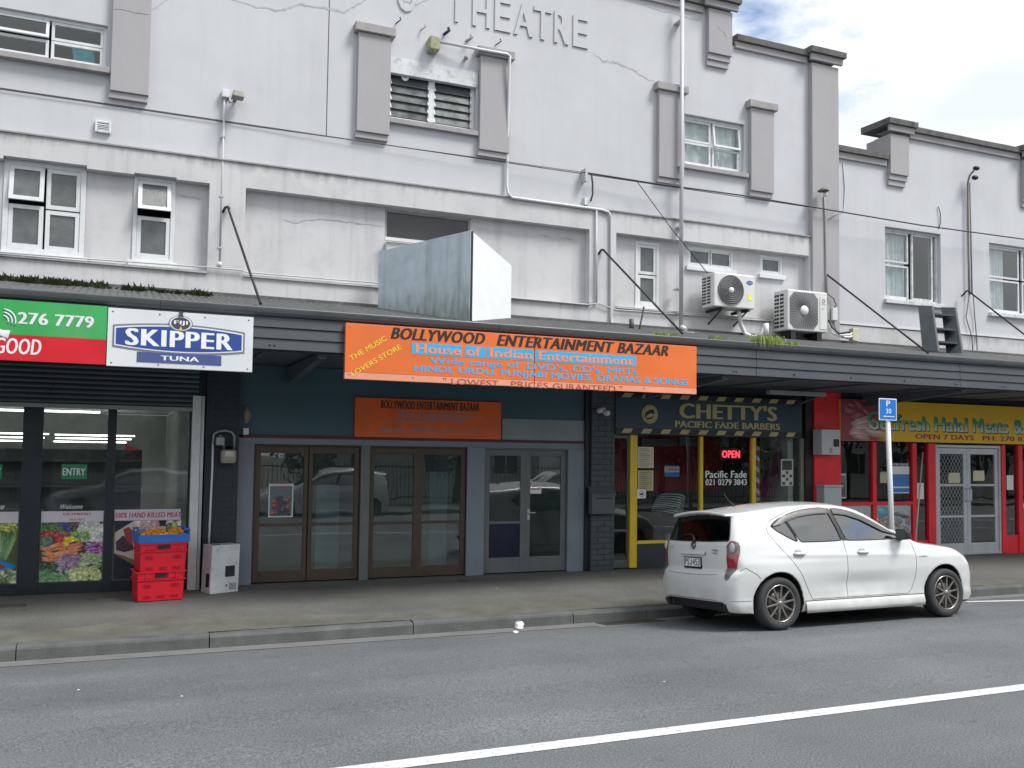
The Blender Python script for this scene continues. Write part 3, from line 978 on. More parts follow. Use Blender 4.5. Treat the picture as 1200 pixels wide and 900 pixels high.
# B, C: lower left
window(theatre, HOLES['B'], YW+REC, [(0, .49, .56, 1, rad(9), PANE_OBS), (0, .49, 0, .53, 0, PANE_OBS), (.51, 1, .5, 1, 0, PANE_OBS), (.51, 1, 0, .49, 0, PANE_OBS)], fw=.06, sill=WHITE, inset=-.02, sill_over=.06, sw=.05)
wC = window(theatre, HOLES['C'], YW+REC, [(0, 1, .57, 1, rad(20), PANE_OBS), (0, 1, 0, .54, 0, PANE_OBS)], fw=.05, sill=WHITE, inset=-.02, sill_over=.06, sw=.05)
# D: dark boarded opening behind the plywood hoarding
DARKPANEL = mat('dark_glass', (0.035, 0.038, 0.04), rough=0.25, var=0.4, scale=1.2)  # opaque pane in a plain dark tone
r = HOLES['D']
wD = MB().frame(r[0]+.002, r[1]-.002, r[2]+.002, r[3]-.002, .03, YW+.1, YW+.16).build('window', CAPSTONE, theatre)
box('pane', DARKPANEL, wD, r[0]+.032, r[1]-.032, YW+.125, YW+.135, r[2]+.032, r[3]-.032)
x, z = W(452.5, 277.5, YW)
box('rail', WHITE, wD, r[0]-.03, r[1]+.03, YW-.06, YW-.02, z-.06, z-.012)
box('infill_board', PLASTER_LOW, wD, r[0]+.003, r[1]-.003, YW-.02, YW+REC-.004, R_BOT+.05, z-.07)
# E, F, G
window(theatre, HOLES['E'], YW+REC, [(0, 1, .5, 1, 0, PANE_OBS), (0, 1, 0, .49, 0, PANE_OBS)], fw=.05, sill=WHITE, inset=-.015, sill_over=.05, sw=.045)
window(theatre, HOLES['F'], YW+REC, [(0, .49, 0, 1, 0, PANE_OBS), (.51, 1, 0, 1, 0, PANE_OBS)], fw=.04, sill=WHITE, inset=0, sill_over=.05, sw=.02)
window(theatre, HOLES['G'], YW+REC, [(0, 1, 0, 1, 0, PANE_OBS)], fw=.045, sill=WHITE, inset=0, sill_over=.05, sw=.02)

# cracks and repairs in the plaster: thin filled ribbons standing a millimetre proud
CRACK = mat('crack_filler', (0.37, 0.375, 0.395), rough=0.9, var=0.2, scale=12)
def crack(par, pts, w, y=YW, seed=1):
    rr = random.Random(seed)
    P = []
    for (a, c_) in zip(pts[:-1], pts[1:]):
        n = 7
        for i in range(n):
            t = i/n
            P.append((a[0]+(c_[0]-a[0])*t+rr.uniform(-1, 1), a[1]+(c_[1]-a[1])*t+rr.uniform(-1.1, 1.1)))
    P.append(pts[-1])
    Q = [W(p[0], p[1], y) for p in P]
    b = MB()
    vs = []
    n = len(Q)
    for i, q in enumerate(Q):
        ww = w*(0.35+0.65*rr.random())*min(1, 4*min(i+1, n-i)/n)
        vs += [(q[0], y-.0018, q[1]-ww), (q[0], y-.0018, q[1]+ww)]
    b.add(vs, [(2*i, 2*i+2, 2*i+3, 2*i+1) for i in range(n-1)])
    return b.build('crack', CRACK, par, fix=False)
crack(theatre, [(258, -4), (300, 8), (330, 13), (347, 5), (380, 9), (402, 15), (425, 2), (436, -4)], .022, seed=2)
crack(theatre, [(466, -2), (486, 6), (506, -2)], .016, seed=3)
crack(theatre, [(694, 62), (706, 71), (722, 74), (742, 82), (756, 92), (770, 97)], .022, seed=4)
crack(theatre, [(730, -1), (765, 10), (806, 21), (822, 23)], .012, seed=5)
crack(theatre, [(206, 227), (222, 231), (236, 233)], .012, YW+REC-.002, seed=6)
crack(theatre, [(330, 257), (345, 261), (370, 257), (400, 259), (422, 262), (450, 265)], .012, YW+REC-.002, seed=7)
crack(theatre, [(632, 276), (644, 277)], .014, YW+REC-.002, seed=8)
crack(theatre, [(656, 279), (672, 281)], .014, YW+REC-.002, seed=9)
crack(theatre, [(840, 30), (848, 38), (853, 43)], .008, YW-.103, seed=10)
crack(theatre, [(178, 12), (190, 4), (200, -3)], .01, seed=12)
crack(theatre, [(132, 9.5), (150, 12), (176, 16)], .009, YW-.093, seed=13)

# ================================================================== NEIGHBOUR BUILDING (right)
YN = 12.66
neigh = thing('parade_building', 'lower pale grey parade building with pier and streaked coping beside the theatre', 'building', (15, YN, 3.6))
HN = {'J': RW((1037, 265), (1103, 357), YN), 'K': RW((1159, 284), (1240, 374), YN)}
XN0, XN1 = 11.515, 22.0
ZL1, ZL2, XS2 = 7.36, 7.97, 12.83
zs_ = [3.5, 4.27, 4.29, ZL1, ZL2]; xs_ = [XN0, XN1, XS2]
for h in HN.values(): xs_ += [h[0], h[1]]; zs_ += [h[2], h[3]]
def neigh_depth(x, z):
    if x < XS2 and z > ZL1: return 'out'
    for h in HN.values():
        if h[0] < x < h[1] and h[2] < z < h[3]: return None
    if 4.27 < z < 4.29: return 0.012
    if z < 4.27: return -0.02
    return 0.0
cell_wall('wall', PLASTER, neigh, YN, xs_, zs_, neigh_depth, 0.3, [PLASTER_LOW], lambda x, z: 1 if z < 4.28 else 0)
box('roof_deck', ROOFM, neigh, XN0, XN1, YN+.31, YN+9, 6.6, 6.7)
box('ledge', WHITE, neigh, XN0+.002, XN1, YN-.035, YN-.002, 4.292, 4.312)
coping(neigh, XN0+.01, 12.74, 7.48, YN)
p8 = corbel(neigh, 12.78, 13.23, 7.12, 7.86, YN)
coping(p8, 12.76, 13.27, 8.12, YN-.10, over=.1, ends=.09, back=.62)
box('pier_flank', PILASTER, p8, 12.79, 13.22, YN+.301, YN+.5, 7.3, 7.85)
coping(neigh, 13.30, 16.2, 8.085, YN)
p9 = corbel(neigh, 16.26, 16.7, 7.12, 7.86, YN)
coping(p9, 16.24, 16.75, 8.12, YN-.10, over=.1, ends=.09)
coping(neigh, 16.85, XN1, 8.085, YN)
window(neigh, HN['J'], YN, [(0, .47, .53, 1), (0, .47, 0, .50), (.53, .95, 0, 1)], fw=.05, sill=PEEL, frame=PEEL, curtain=[(0, .47)], sill_over=.07)
window(neigh, HN['K'], YN, [(0, .48, .52, 1), (0, .48, 0, .5), (.52, 1, .52, 1), (.52, 1, 0, .5)], fw=.05, sill=PEEL, frame=WHITE, curtain=[(0, .3), (.62, 1)], sill_over=.07)

# ================================================================== STREET CANOPY
GY, GZ = 10.30, 3.495
canopy = thing('street_canopy', 'charcoal street canopy with corrugated roof and weatherboard fascia over the shops', 'canopy', (4, GY, 3.0))
CX0, CX1 = -6.0, 21.0
def roof_z(y): return GZ-.035+(y-GY)*(3.935-GZ+.035)/(YW-GY)
prof = [(GY+.10, GZ-.012), (GY+.02, GZ-.012), (GY+.012, GZ), (GY, GZ), (GY-.004, GZ-.01), (GY-.002, GZ-.03), (GY+.004, GZ-.06), (GY+.02, GZ-.088), (GY+.04, GZ-.098), (GY+.10, GZ-.098)]
seg = [CX0, -3.2, 0.35, 4.2, 8.05, 11.9, 15.8, CX1]
for a, c_ in zip(seg[:-1], seg[1:]):
    b = MB()
    n = len(prof)
    b.add([(a+.0, p[0], p[1]) for p in prof]+[(c_-.004, p[0], p[1]) for p in prof], [(i, i+1, n+i+1, n+i) for i in range(n-1)]+[(n-1, 0, n, 2*n-1)])
    b.build('gutter', GUTTER, canopy)
# weatherboards of the fascia
zb = GZ-.10
for k in range(3):
    z1 = zb-k*.122; z0 = z1-.117
    for a, c_ in zip(seg[:-1], seg[1:]):
        MB().hexa([(a+.003, GY+.035, z0), (c_-.003, GY+.035, z0), (c_-.003, GY+.095, z0), (a+.003, GY+.095, z0), (a+.003, GY+.052, z1), (c_-.003, GY+.052, z1), (c_-.003, GY+.095, z1), (a+.003, GY+.095, z1)]).build('fascia_board', CHAR, canopy, .003)
for x in np.arange(-1.6, 15, 1.03):
    b = MB()
    for dx in (0, .05):
        b.lathe([(0, 0), (.011, .002), (.013, .01)], (x+dx*random.choice((0, 1)), GY+.03, zb-2.55*.122), 'y', 8)
    b.build('bolt', CHAR, canopy)
box('fascia_backing', CHAR, canopy, CX0, CX1, GY+.0965, GY+.118, 3.045, GZ-.05)
# corrugated sheets
b = MB()
step = 0.0760/8
nx = int((CX1-CX0)/step)
vs = []
for j, (yy) in enumerate((GY+.045, YW-.01)):
    for i in range(nx+1):
        x = CX0+i*step
        vs.append((x, yy, roof_z(yy)+.018+.009*math.sin(2*math.pi*i/8)))
b.add(vs, [(i, i+1, nx+2+i, nx+1+i) for i in range(nx)], True)
b.build('roof_sheet', ROOFM, canopy, fix=False)
# flashing at the wall
box('flashing', ROOFM, canopy, CX0, CX1, YW-.16, YW-.057, roof_z(YW)-.02, roof_z(YW)+.03)
# soffit sheets, cover battens and beams
SOFFIT = mat('soffit_paint', (0.085, 0.105, 0.125), rough=0.6, var=0.15, scale=1.5, dirt=(0.04, 0.045, 0.05), dirt_amt=0.5, dirt_scale=3)
z_s = 3.035
sx = np.arange(CX0, CX1+.1, 1.5)
for a, c_ in zip(sx[:-1], sx[1:]):
    box('soffit_sheet', SOFFIT, canopy, a+.004, c_-.004, GY+.097, YW-.001, z_s+.03, z_s+.042)
    box('soffit_batten', SOFFIT, canopy, a-.03, a+.03, GY+.1, YW-.01, z_s+.004, z_s+.028)
box('edge_beam', CHAR, canopy, CX0, CX1, GY+.12, GY+.2, z_s-.012, z_s+.02)
for x in (2.05, 7.6, 12.1):
    MB().hexa([(x, GY+.2, z_s-.06), (x+.09, GY+.2, z_s-.06), (x+.09, YW, z_s-.22), (x, YW, z_s-.22), (x, GY+.2, z_s+.003), (x+.09, GY+.2, z_s+.003), (x+.09, YW, z_s+.003), (x, YW, z_s+.003)]).build('beam', SOFFIT, canopy)
# under-canopy batten light and fittings
TUBE = mat('lamp_plastic', (0.30, 0.31, 0.31), rough=0.5)
xa, za = W(900, 459, 12.0); xb, zb2 = W(966, 462, 12.0)
lt = box('batten_light', TUBE, None, xa, xb, 11.95, 12.05, za-.04, za+.03, .01, label='unlit pale strip light under the canopy by the barber sign', cat='light')
pipe('stay', CHAR, canopy, [(xb-.1, 12.0, za-.03), (xb-.45, 12.3, za-.22)], .018)
# tie rods
def on_roof(px, py, lift=.03):
    lo, hi = GY, YW
    for _ in range(40):
        m_ = (lo+hi)/2
        if W(px, py, m_)[1] > roof_z(m_)+lift: lo = m_     # the line of sight still above the sheet
        else: hi = m_
    m_ = (lo+hi)/2
    return m_
def rod(a, yb, bpx):
    x0, z0 = W(a[0], a[1], YW-.1)
    x1, z1 = W(bpx[0], bpx[1], yb)
    z1 = max(z1, roof_z(yb)+.01)
    r_ = pipe('tie_rod', BLACK, canopy, [(x0, YW-.1, z0), (x1, yb, z1)], .016)
    b = MB()
    pts = [(x0-.06, YW+.0, z0-.09), (x0-.055, YW-.06, z0-.05), (x0-.03, YW-.085, z0+.0), (x0, YW-.1, z0+.01), (x0+.02, YW-.11, z0-.02)]
    b.tube(pts, .017)
    b.build('wall_hook', BLACK, r_)
rod((267, 243), 10.62, (305.5, 356))
rod((707, 293), 10.62, (800, 391))
rod((968, 321), 10.62, (1088, 414))
rod((1134.5, 341), 10.62, (1247, 428))
# ================================================================== FITTINGS ON THE UPPER WALL
YP = YW-.03
def P(px, py, y=None):
    y = YP if y is None else y
    x, z = W(px, py, y)
    return (x, y, z)
# wall vent
x0, x1, z0, z1 = RW((111.5, 140.5), (130, 157), YW-.03)
vt = thing('wall_vent', 'small square white louvred vent high on the pale wall', 'vent', (x0, YW, z0))
MB().frame(x0, x1, z0, z1, .03, YW-.05, YW-.001).build('vent_frame', WHITE, vt, .008)
for k in range(4):
    zz = z0+.035+k*(z1-z0-.07)/4
    MB().hexa([(x0+.03, YW-.05, zz), (x1-.03, YW-.05, zz), (x1-.03, YW-.044, zz), (x0+.03, YW-.044, zz), (x0+.03, YW-.014, zz+.038), (x1-.03, YW-.014, zz+.038), (x1-.03, YW-.008, zz+.038), (x0+.03, YW-.008, zz+.038)]).build('vent_slat', WHITE, vt)
box('vent_back', ROOM, vt, x0+.02, x1-.02, YW-.006, YW-.002, z0+.02, z1-.02)
# left floodlight with junction box and conduit
OLIVE = mat('grey_green_lamp', (0.20, 0.205, 0.17), rough=0.6, var=0.2, scale=20)
xc, _, zc = P(264, 111)
fl = thing('floodlight', 'grey green floodlight with white junction box and long conduit on the wall', 'light', (xc, YW, zc))
box('junction_box', WHITE, fl, xc-.045, xc+.05, YW-.09, YW-.002, zc-.05, zc+.055, .006)
a = P(271.5, 105.5, YW-.2); c_ = P(286, 116, YW-.2)
MB().hexa([(a[0], YW-.28, c_[2]), (c_[0], YW-.28, c_[2]-.01), (c_[0], YW-.1, c_[2]), (a[0], YW-.1, c_[2]), (a[0]+.02, YW-.24, a[2]), (c_[0]-.01, YW-.24, a[2]-.01), (c_[0]-.01, YW-.08, a[2]), (a[0]+.02, YW-.08, a[2])]).build('lamp_housing', OLIVE, fl, .015)
pipe('bracket', OLIVE, fl, [(a[0]+.07, YW-.1, a[2]-.06), (a[0]+.07, YW-.002, a[2]-.06)], .018)
pipe('cable', BLACK, fl, [(xc+.03, YW-.05, zc-.05), (xc+.06, YW-.05, zc-.11), (xc+.1, YW-.08, zc-.09), (a[0]+.04, YW-.13, zc-.0)], .007)
xb, _, zb_ = P(257.5, 311)
pipe('conduit', CONDUIT, fl, [(xc-.01, YW-.05, zc-.05), (xc-.01, YW-.05, zb_+.03)], .014)
for t in (.25, .6, .9):
    box('saddle', CONDUIT, fl, xc-.035, xc+.015, YW-.066, YW-.003, zc+(zb_-zc)*t-.01, zc+(zb_-zc)*t+.01)
MB().sphere((xc-.01, YW-.05, zb_+.01), .035).build('junction_box', WHITE, fl)
# thin cable along the recess foot, both bays
pts = [P(-60, 291, YW-.095), P(90, 302.5, YW-.095), P(240, 313, YW-.095), P(283, 316.5, YW-.095), P(288, 319, YW-.095), P(440, 331.5, YW-.095), P(600, 349.0, YW-.095), P(688, 357, YW-.095), P(702, 355.5, YW-.095), P(722, 363, YW-.095), P(800, 368.5, YW-.095), P(905, 376.5, YW-.095)]
pipe('wall_cable', CONDUIT, None, pts, .009, label='painted cable clipped along the foot of the wall recesses', cat='cable')
# central lamp box, surface conduit along the pilaster and down to the canopy
STONE = mat('lichen_box', (0.30, 0.30, 0.20), rough=0.9, var=0.3, scale=25)
cd = thing('lamp_conduit', 'white surface conduit from lichen covered lamp box down to the canopy', 'conduit', P(509, 50))
x0, x1, z0, z1 = RW((503.5, 41.5), (515, 60), YW-.15)
box('lamp_box', STONE, cd, x0, x1, YW-.18, YW-.002, z0, z1, .02)
yv = YW-.155
pts = [P(515, 49, YW-.085), P(558, 57, YW-.16), P(594, 63.5, yv), P(597.5, 66, yv), P(597.2, 74, yv), P(594.5, 180, YW-.05), P(594, 218, YW-.05), P(595.5, 227, YW-.095), P(600, 231.5, YW-.085), P(640, 237, YW-.085), P(706, 246, YW-.085), P(713, 248.5, YW-.085), P(716, 254, YW-.085), P(716, 372, YW-.085), P(717, 380, YW-.08), P(722, 386, YW-.2)]
pipe('conduit', mat('white_conduit', (0.56, 0.57, 0.59), rough=0.4, var=0.05), cd, pts, .022, 10)
pipe('conduit', CONDUIT, cd, [P(699, 246.5, YW-.085), P(699, 356, YW-.085)], .016)
pipe('conduit', CONDUIT, cd, [P(722, 386, YW-.2), P(765, 388, YW-.4), P(812, 391, YW-.6), P(826, 393.5, YW-.7), P(831, 396, YW-.75)], .024)
# bent hooks of a lost sign, and a little knob
for i, (px, py) in enumerate(((465.5, 25.5), (494.5, 33.5), (522, 38), (548.5, 46), (582.5, 50.5))):
    x, _, z = P(px, py, YW)
    pipe('sign_hook', BLACK if i % 2 == 0 else CAPSTONE, theatre, [(x-.02, YW, z-.03), (x-.015, YW-.06, z-.04), (x+.03, YW-.09, z-.0), (x+.02, YW-.07, z+.04)], .009 if i in (0, 1, 4) else .022)
x, _, z = P(545, 69, YW)
MB().sphere((x, YW-.04, z), .035).build('knob', CAPSTONE, theatre)
# tall downpipe
xt, _, zt = P(800.5, -6, YW-.085)
xd = W(797.5, 300, YW-.14)[0]
dp = thing('downpipe', 'tall thin painted downpipe running from the parapet to the canopy', 'pipe', (xd, YW, 4.0))
zb_ = W(796, 384, YW-.14)[1]
pipe('pipe', CONDUIT, dp, [(xd, YW-.16, 9.34), (xd, YW-.16, zb_)], .033, 12)
for z in (4.6, 5.6, 6.6, 7.9, 9.0):
    box('bracket', CONDUIT, dp, xd-.05, xd+.05, YW-.165, YW-.002, z-.012, z+.012)
pipe('shoe', WHITE, dp, [(xd, YW-.16, zb_+.01), (xd+.03, YW-.26, zb_-.04)], .038, 12)
# wires: the street feed with its bracket and drop cables
WIRE = mat('wire_black', (0.03, 0.03, 0.033), rough=0.6)
a = P(684, 201.5, YW-.12)
wb = thing('power_feed', 'black power cable strung along the wall from a small bracket', 'cable', a)
pts = [P(-40, 98.5, YW-.02), P(0, 104.5, YW-.02), P(300, 148.5, YW-.02), P(684, 202, YW-.12), P(760, 214, YW-.16), P(870, 229, YW-.2), P(960, 244, YW-.2), P(1080, 264, YW-.16), P(1205, 281, YW-.12), P(1300, 296, YW-.1)]
pipe('cable', WIRE, wb, pts[3:], .0125)
pipe('cable', WIRE, wb, pts[:4], .005)
box('bracket', CONDUIT, wb, a[0]+.02, a[0]+.06, YW-.14, YW-.001, W(684, 215, YW)[1], W(684, 200, YW)[1])
pipe('cable', WIRE, wb, [P(693, 203, YW-.12), P(694.5, 215, YW-.1), P(694.5, 228, YW-.08), P(692, 236, YW-.095)], .014)
box('fuse_box', WHITE, wb, *[v for v in (W(685, 236, YW-.05)[0], W(690, 236, YW-.05)[0])], YW-.06, YW-.002, W(686, 240, YW-.05)[1], W(686, 231, YW-.05)[1])
pipe('cable', WIRE, wb, [P(746, 212, YW-.15), P(787, 268, YW-.2), P(829, 320, YW-.3)], .007)
# lamp and cables on the end pilaster
yl = YW-.2
lp = thing('pilaster_lamp', 'small rusty shaded lamp on a conduit against the end pilaster', 'light', P(964, 226, yl))
x, _, z = P(964, 224, yl)
MB().lathe([(.012, .05), (.1, -.01), (.095, -.018), (.02, .02)], (x-.03, yl-.05, z), 'z', 14).build('lamp_shade', mat('rusty_shade', (.16, .15, .13), rough=.8, var=.3, scale=20), lp)
MB().sphere((x+.04, yl-.02, z-.06), .04).build('bulb_holder', WHITE, lp)
pipe('conduit', CAPSTONE, lp, [P(966, 230, YW-.12), P(967, 262, YW-.12), P(968, 320, YW-.12), P(969, 345, YW-.12)], .015)
pipe('cable', CONDUIT, lp, [P(988, 190, YN-.01), P(990, 220, YN-.01), P(989, 245, YN-.01), P(980, 250, YW-.12), P(972, 256, YW-.12)], .008)
# pole with two cameras on the right
MUD = mat('weathered_pole', (.19, .175, .155), rough=.8, var=.3, scale=15)
cp = thing('camera_pole', 'weathered conduit pole with two small dark cameras at its bent top', 'camera pole', P(1138, 300, YN-.06))
pipe('pole', MUD, cp, [P(1136, 345, YN-.06), P(1135, 300, YN-.06), P(1134, 215, YN-.06), P(1136, 206, YN-.1), P(1141, 200, YN-.15)], .018)
pipe('pole', MUD, cp, [P(1139, 345, YN-.04), P(1138, 290, YN-.04), P(1136.5, 214, YN-.06)], .014)
for (px, py) in ((1143, 197.5), (1141.5, 208.5)):
    x, _, z = P(px, py, YN-.18)
    MB().sphere((x, YN-.2, z), .055, 10, 7, (1.3, 1, .8)).build('camera_head', BLACK, cp)
for dx in (0, 4.5):
    pipe('cable', WIRE, cp, [P(1136+dx, 345, YN-.06), P(1132+2.3*dx, 372, YN-.03), P(1139+dx*1.2, 395, YN-.04), P(1140+dx*1.2, 416, YN-.12)], .008)
x, _, z = P(1099, 242, YN-.02)
pipe('wall_cable', WIRE, None, [P(1099.5, 242, YN-.02), P(1102, 250, YN-.03), P(1102, 262, YN-.02), P(1100, 268, YN-.01)], .008, label='short loose cable end above the neighbouring window', cat='cable')

# ------------------------------------------------------------------ air conditioners
ACW = mat('ac_white', (0.62, 0.63, 0.62), rough=0.4, var=0.03, scale=4, dirt=(.4, .4, .38), dirt_amt=.2, dirt_scale=9)
GRILL = mat('grille_grey', (0.20, 0.21, 0.215), rough=0.5, var=0.1)
def aircon(r, yf, dep, label, style):
    x0, x1, z0, z1 = r
    t = thing('air_conditioner', label, 'air conditioner', ((x0+x1)/2, yf+dep/2, z0))
    bw = MB()
    bw.box(x0, x1, yf, yf+dep, z0, z1)
    body = bw.build('casing', ACW, t, .02)
    # side coil grille: rows of dark slots on the left flank
    rows = 9
    for k in range(rows):
        za = z0+.06+(z1-z0-.10)*k/rows; zb2 = za+(z1-z0-.10)/rows*.58
        for (ya, yb) in ((yf+.10, yf+.19), (yf+.22, yf+.28), (yf+.29, yf+.33)):
            if yb < yf+dep-.005:
                box('side_slot', BLACK, t, x0-.0035, x0+.01, ya, yb, za, zb2)
    # fan
    fx = x0+(x1-x0)*(.40 if style == 'round' else .40); fz = (z0+z1)/2
    R = (z1-z0)*.42
    if style == 'round':
        MB().lathe([(0, .0), (R*1.03, .0), (R*1.05, .006), (R*1.05, .02)], (fx, yf-.012, fz), 'y', 40, True).build('fan_recess', mat('fan_dark', (.075, .078, .08), rough=.6), t)
        k = R
        while k > .05:
            MB().lathe([(k, -.006), (k+.007, -.012), (k+.014, -.006), (k+.007, .0)], (fx, yf-.014, fz), 'y', 40).build('guard_ring', GRILL, t)
            k -= .032
        for q in range(8):
            a_ = q*math.pi/4+.3
            pipe('guard_spoke', GRILL, t, [(fx+.05*math.cos(a_), yf-.02, fz+.05*math.sin(a_)), (fx+R*math.cos(a_+.35), yf-.02, fz+R*math.sin(a_+.35))], .004, 5)
        MB().lathe([(0, -.02), (.045, -.016), (.052, 0)], (fx, yf-.02, fz), 'y', 20).build('hub', ACW, t)
    else:
        fr = [(fx-R*1.02, fz-R*.72), (fx-R*.72, fz-R*1.05), (fx+R*.72, fz-R*1.05), (fx+R*1.02, fz-R*.72), (fx+R*1.02, fz+R*.72), (fx+R*.72, fz+R*1.05), (fx-R*.72, fz+R*1.05), (fx-R*1.02, fz+R*.72)]
        MB().prism(fr, yf-.008, yf-.001).build('fan_recess', mat('fan_grey', (.15, .155, .16), rough=.6), t)
        for q in range(36):
            a_ = q*2*math.pi/36
            rr = min(R*1.0/max(abs(math.cos(a_)), abs(math.sin(a_)), .001), R*1.18)
            pipe('guard_spoke', GRILL, t, [(fx+.07*math.cos(a_), yf-.014, fz+.07*math.sin(a_)), (fx+rr*.98*math.cos(a_+.1), yf-.012, fz+rr*.98*math.sin(a_+.1))], .0035, 5)
        MB().lathe([(0, -.022), (.075, -.018), (.085, 0)], (fx, yf-.012, fz), 'y', 24).build('hub', ACW, t)
        box('service_panel', ACW, t, x0+(x1-x0)*.80, x1-.02, yf-.008, yf-.001, z0+.05, z1-.08, .004)
    return t
t1 = aircon((8.655, 9.45, 4.315, 4.87), 12.18, .34, 'white air conditioner with round spiral fan guard on brackets under small window', 'round')
BLUEOV = mat('logo_blue', (.03, .09, .33), rough=.4)
MB().lathe([(0, 0), (1, 0), (1, .004)], (0, 0, 0), 'y', 24, False)
b = MB().lathe([(0, 0), (.062, 0), (.062, .004)], (0, 0, 0), 'y', 28, False); b.v = [(9.345+p[0], 12.176+p[1], 4.745+p[2]*.55) for p in b.v]
b.build('badge', BLUEOV, t1)
text('Carrier', (9.295, 9.395, 4.733, 4.758), 12.173, ACW, t1, 'badge_lettering', bold=.01, depth=.001)
box('energy_label', mat('label_yellow', (.75, .75, .08), rough=.5), t1, 9.31, 9.38, 12.176, 12.179, 4.46, 4.56)
for x in (8.80, 9.30):
    box('bracket', BLACK, t1, x-.02, x+.02, 12.14, 12.6, 4.265, 4.31)
    pipe('bracket_brace', BLACK, t1, [(x, 12.2, 4.27), (x, 12.58, 4.06)], .014)
PVC = mat('pvc_white', (.68, .69, .69), rough=.4, var=.05)
pipe('pipe_cover', PVC, t1, [P(866, 365, 12.3), P(868, 380, 12.4), P(873, 391, 12.4), P(882, 395, 12.3), P(893, 393, 12.2), P(897, 382, 12.2)], .035, 10)
pipe('drain_stub', PVC, t1, [P(898, 393, 12.1), P(897.5, 379, 12.1)], .045, 12)
t2 = aircon((10.115, 10.955, 4.03, 4.715), 12.18, .36, 'white air conditioner with square grey fan grille standing on the canopy roof', 'square')
MB().lathe([(.02, 0), (.034, -.002), (.034, .003)], (10.86, 12.17, 4.56), 'y', 20, False).build('badge', GRILL, t2)
text('GREE', (10.81, 10.91, 4.495, 4.515), 12.168, GRILL, t2, 'badge_lettering', depth=.001)
text('R32', (10.82, 10.87, 4.42, 4.435), 12.168, BLACK, t2, 'badge_lettering', bold=.02, depth=.001)
for x in (10.25, 10.8):
    box('foot', BLACK, t2, x-.05, x+.05, 12.2, 12.55, roof_z(12.3), 4.028)
for k in range(3):
    pipe('pipe', PVC if k else WIRE, t2, [P(971, 375+k*4, 12.35), P(975, 384+k*3, 12.3), P(983+k*2, 391+k*2, 12.25), P(996, 389+k*3, 12.25), P(1000, 385+k*4, 12.3)], .02)
box('isolator', ACW, t2, *sorted((W(973, 370, 12.5)[0], W(979, 370, 12.5)[0])), 12.44, 12.49, W(975, 376, 12.5)[1], W(975, 361, 12.5)[1], .01)
pipe('cable', WIRE, t2, [P(968, 343, YW-.12), P(977, 350, 12.45), P(980, 358, 12.45), P(976, 362, 12.45)], .009)
pipe('cable', WIRE, t2, [P(976, 376, 12.45), P(980, 388, 12.3), P(990, 396, 12.2), P(1010, 402, 12.1)], .008)
box('pipe_box', mat('aged_plastic', (.52, .52, .38), rough=.6), t2, *sorted((W(997, 390, 12.3)[0], W(1004, 390, 12.3)[0])), 12.25, 12.35, W(1000, 401, 12.3)[1], W(1000, 385, 12.3)[1], .01)

# ------------------------------------------------------------------ plywood hoarding on the canopy
PLYB = mat('weathered_skylit_blue_board', (0.47, 0.55, 0.61), rough=0.75, var=0.10, scale=4, streak=0.6, dirt=(0.20, 0.25, 0.24), dirt_amt=0.3, dirt_scale=5, bump=.1, bscale=30)  # pale blue board, skylight tint of its shaded side put into the colour
_n = PLYB.node_tree
# algae and lichen climbing from the foot of the board
_g = _n.nodes.new('ShaderNodeNewGeometry'); _s = _n.nodes.new('ShaderNodeSeparateXYZ'); _n.links.new(_g.outputs['Position'], _s.inputs[0])
_m = _n.nodes.new('ShaderNodeMapRange'); _m.inputs['From Min'].default_value = 4.3; _m.inputs['From Max'].default_value = 3.62; _n.links.new(_s.outputs['Z'], _m.inputs['Value'])
_t = _n.nodes.new('ShaderNodeTexNoise'); _t.inputs['Scale'].default_value = 1.0; _t.inputs['Detail'].default_value = 8
_p = _n.nodes.new('ShaderNodeMapping'); _p.inputs['Scale'].default_value = (16, 16, 3.5); _n.links.new(_g.outputs['Position'], _p.inputs[0]); _n.links.new(_p.outputs[0], _t.inputs['Vector'])
_a = _n.nodes.new('ShaderNodeMath'); _a.operation = 'MULTIPLY'; _n.links.new(_m.outputs[0], _a.inputs[0]); _n.links.new(_t.outputs['Fac'], _a.inputs[1])
_r = _n.nodes.new('ShaderNodeMapRange'); _r.inputs['From Min'].default_value = .15; _r.inputs['From Max'].default_value = .52; _r.inputs['To Max'].default_value = .62; _n.links.new(_a.outputs[0], _r.inputs['Value'])
_x = _n.nodes.new('ShaderNodeMix'); _x.data_type = 'RGBA'; _b = _n.nodes['Principled BSDF']
_src = _b.inputs['Base Color'].links[0].from_socket
_n.links.new(_r.outputs[0], _x.inputs['Factor']); _n.links.new(_src, _x.inputs['A']); _x.inputs['B'].default_value = (.12, .13, .09, 1)
_n.links.new(_x.outputs['Result'], _b.inputs['Base Color'])
PLYW = mat('weathered_white_board', (0.72, 0.74, 0.75), rough=0.75, var=0.04, scale=4, streak=0.12, dirt=(0.55, 0.56, 0.56), bump=.05, bscale=30)
yc = 10.62
xc, zt = W(553, 270, yc)
xl, yl_ = G(444.3, 294.3, zt)
xr, yr_ = G(599.5, 310, zt)
yl_ = min(yl_, 12.4); yr_ = min(yr_, 12.4)
hb = thing('hoarding', 'weathered skylit blue and white plywood hoarding folded in a V on the canopy roof', 'hoarding', (xc, yc, roof_z(yc)))
def board(name, a, c_, m, z1, off):
    d = Vector((c_[0]-a[0], c_[1]-a[1], 0)).normalized(); nrm = Vector((-d.y, d.x, 0))*off
    b = MB()
    p = [(a[0], a[1]), (c_[0], c_[1]), (c_[0]+nrm.x, c_[1]+nrm.y), (a[0]+nrm.x, a[1]+nrm.y)]
    b.hexa([(q[0], q[1], roof_z(q[1])+.02) for q in p]+[(q[0], q[1], z1) for q in p])
    return b.build(name, m, hb, .003)
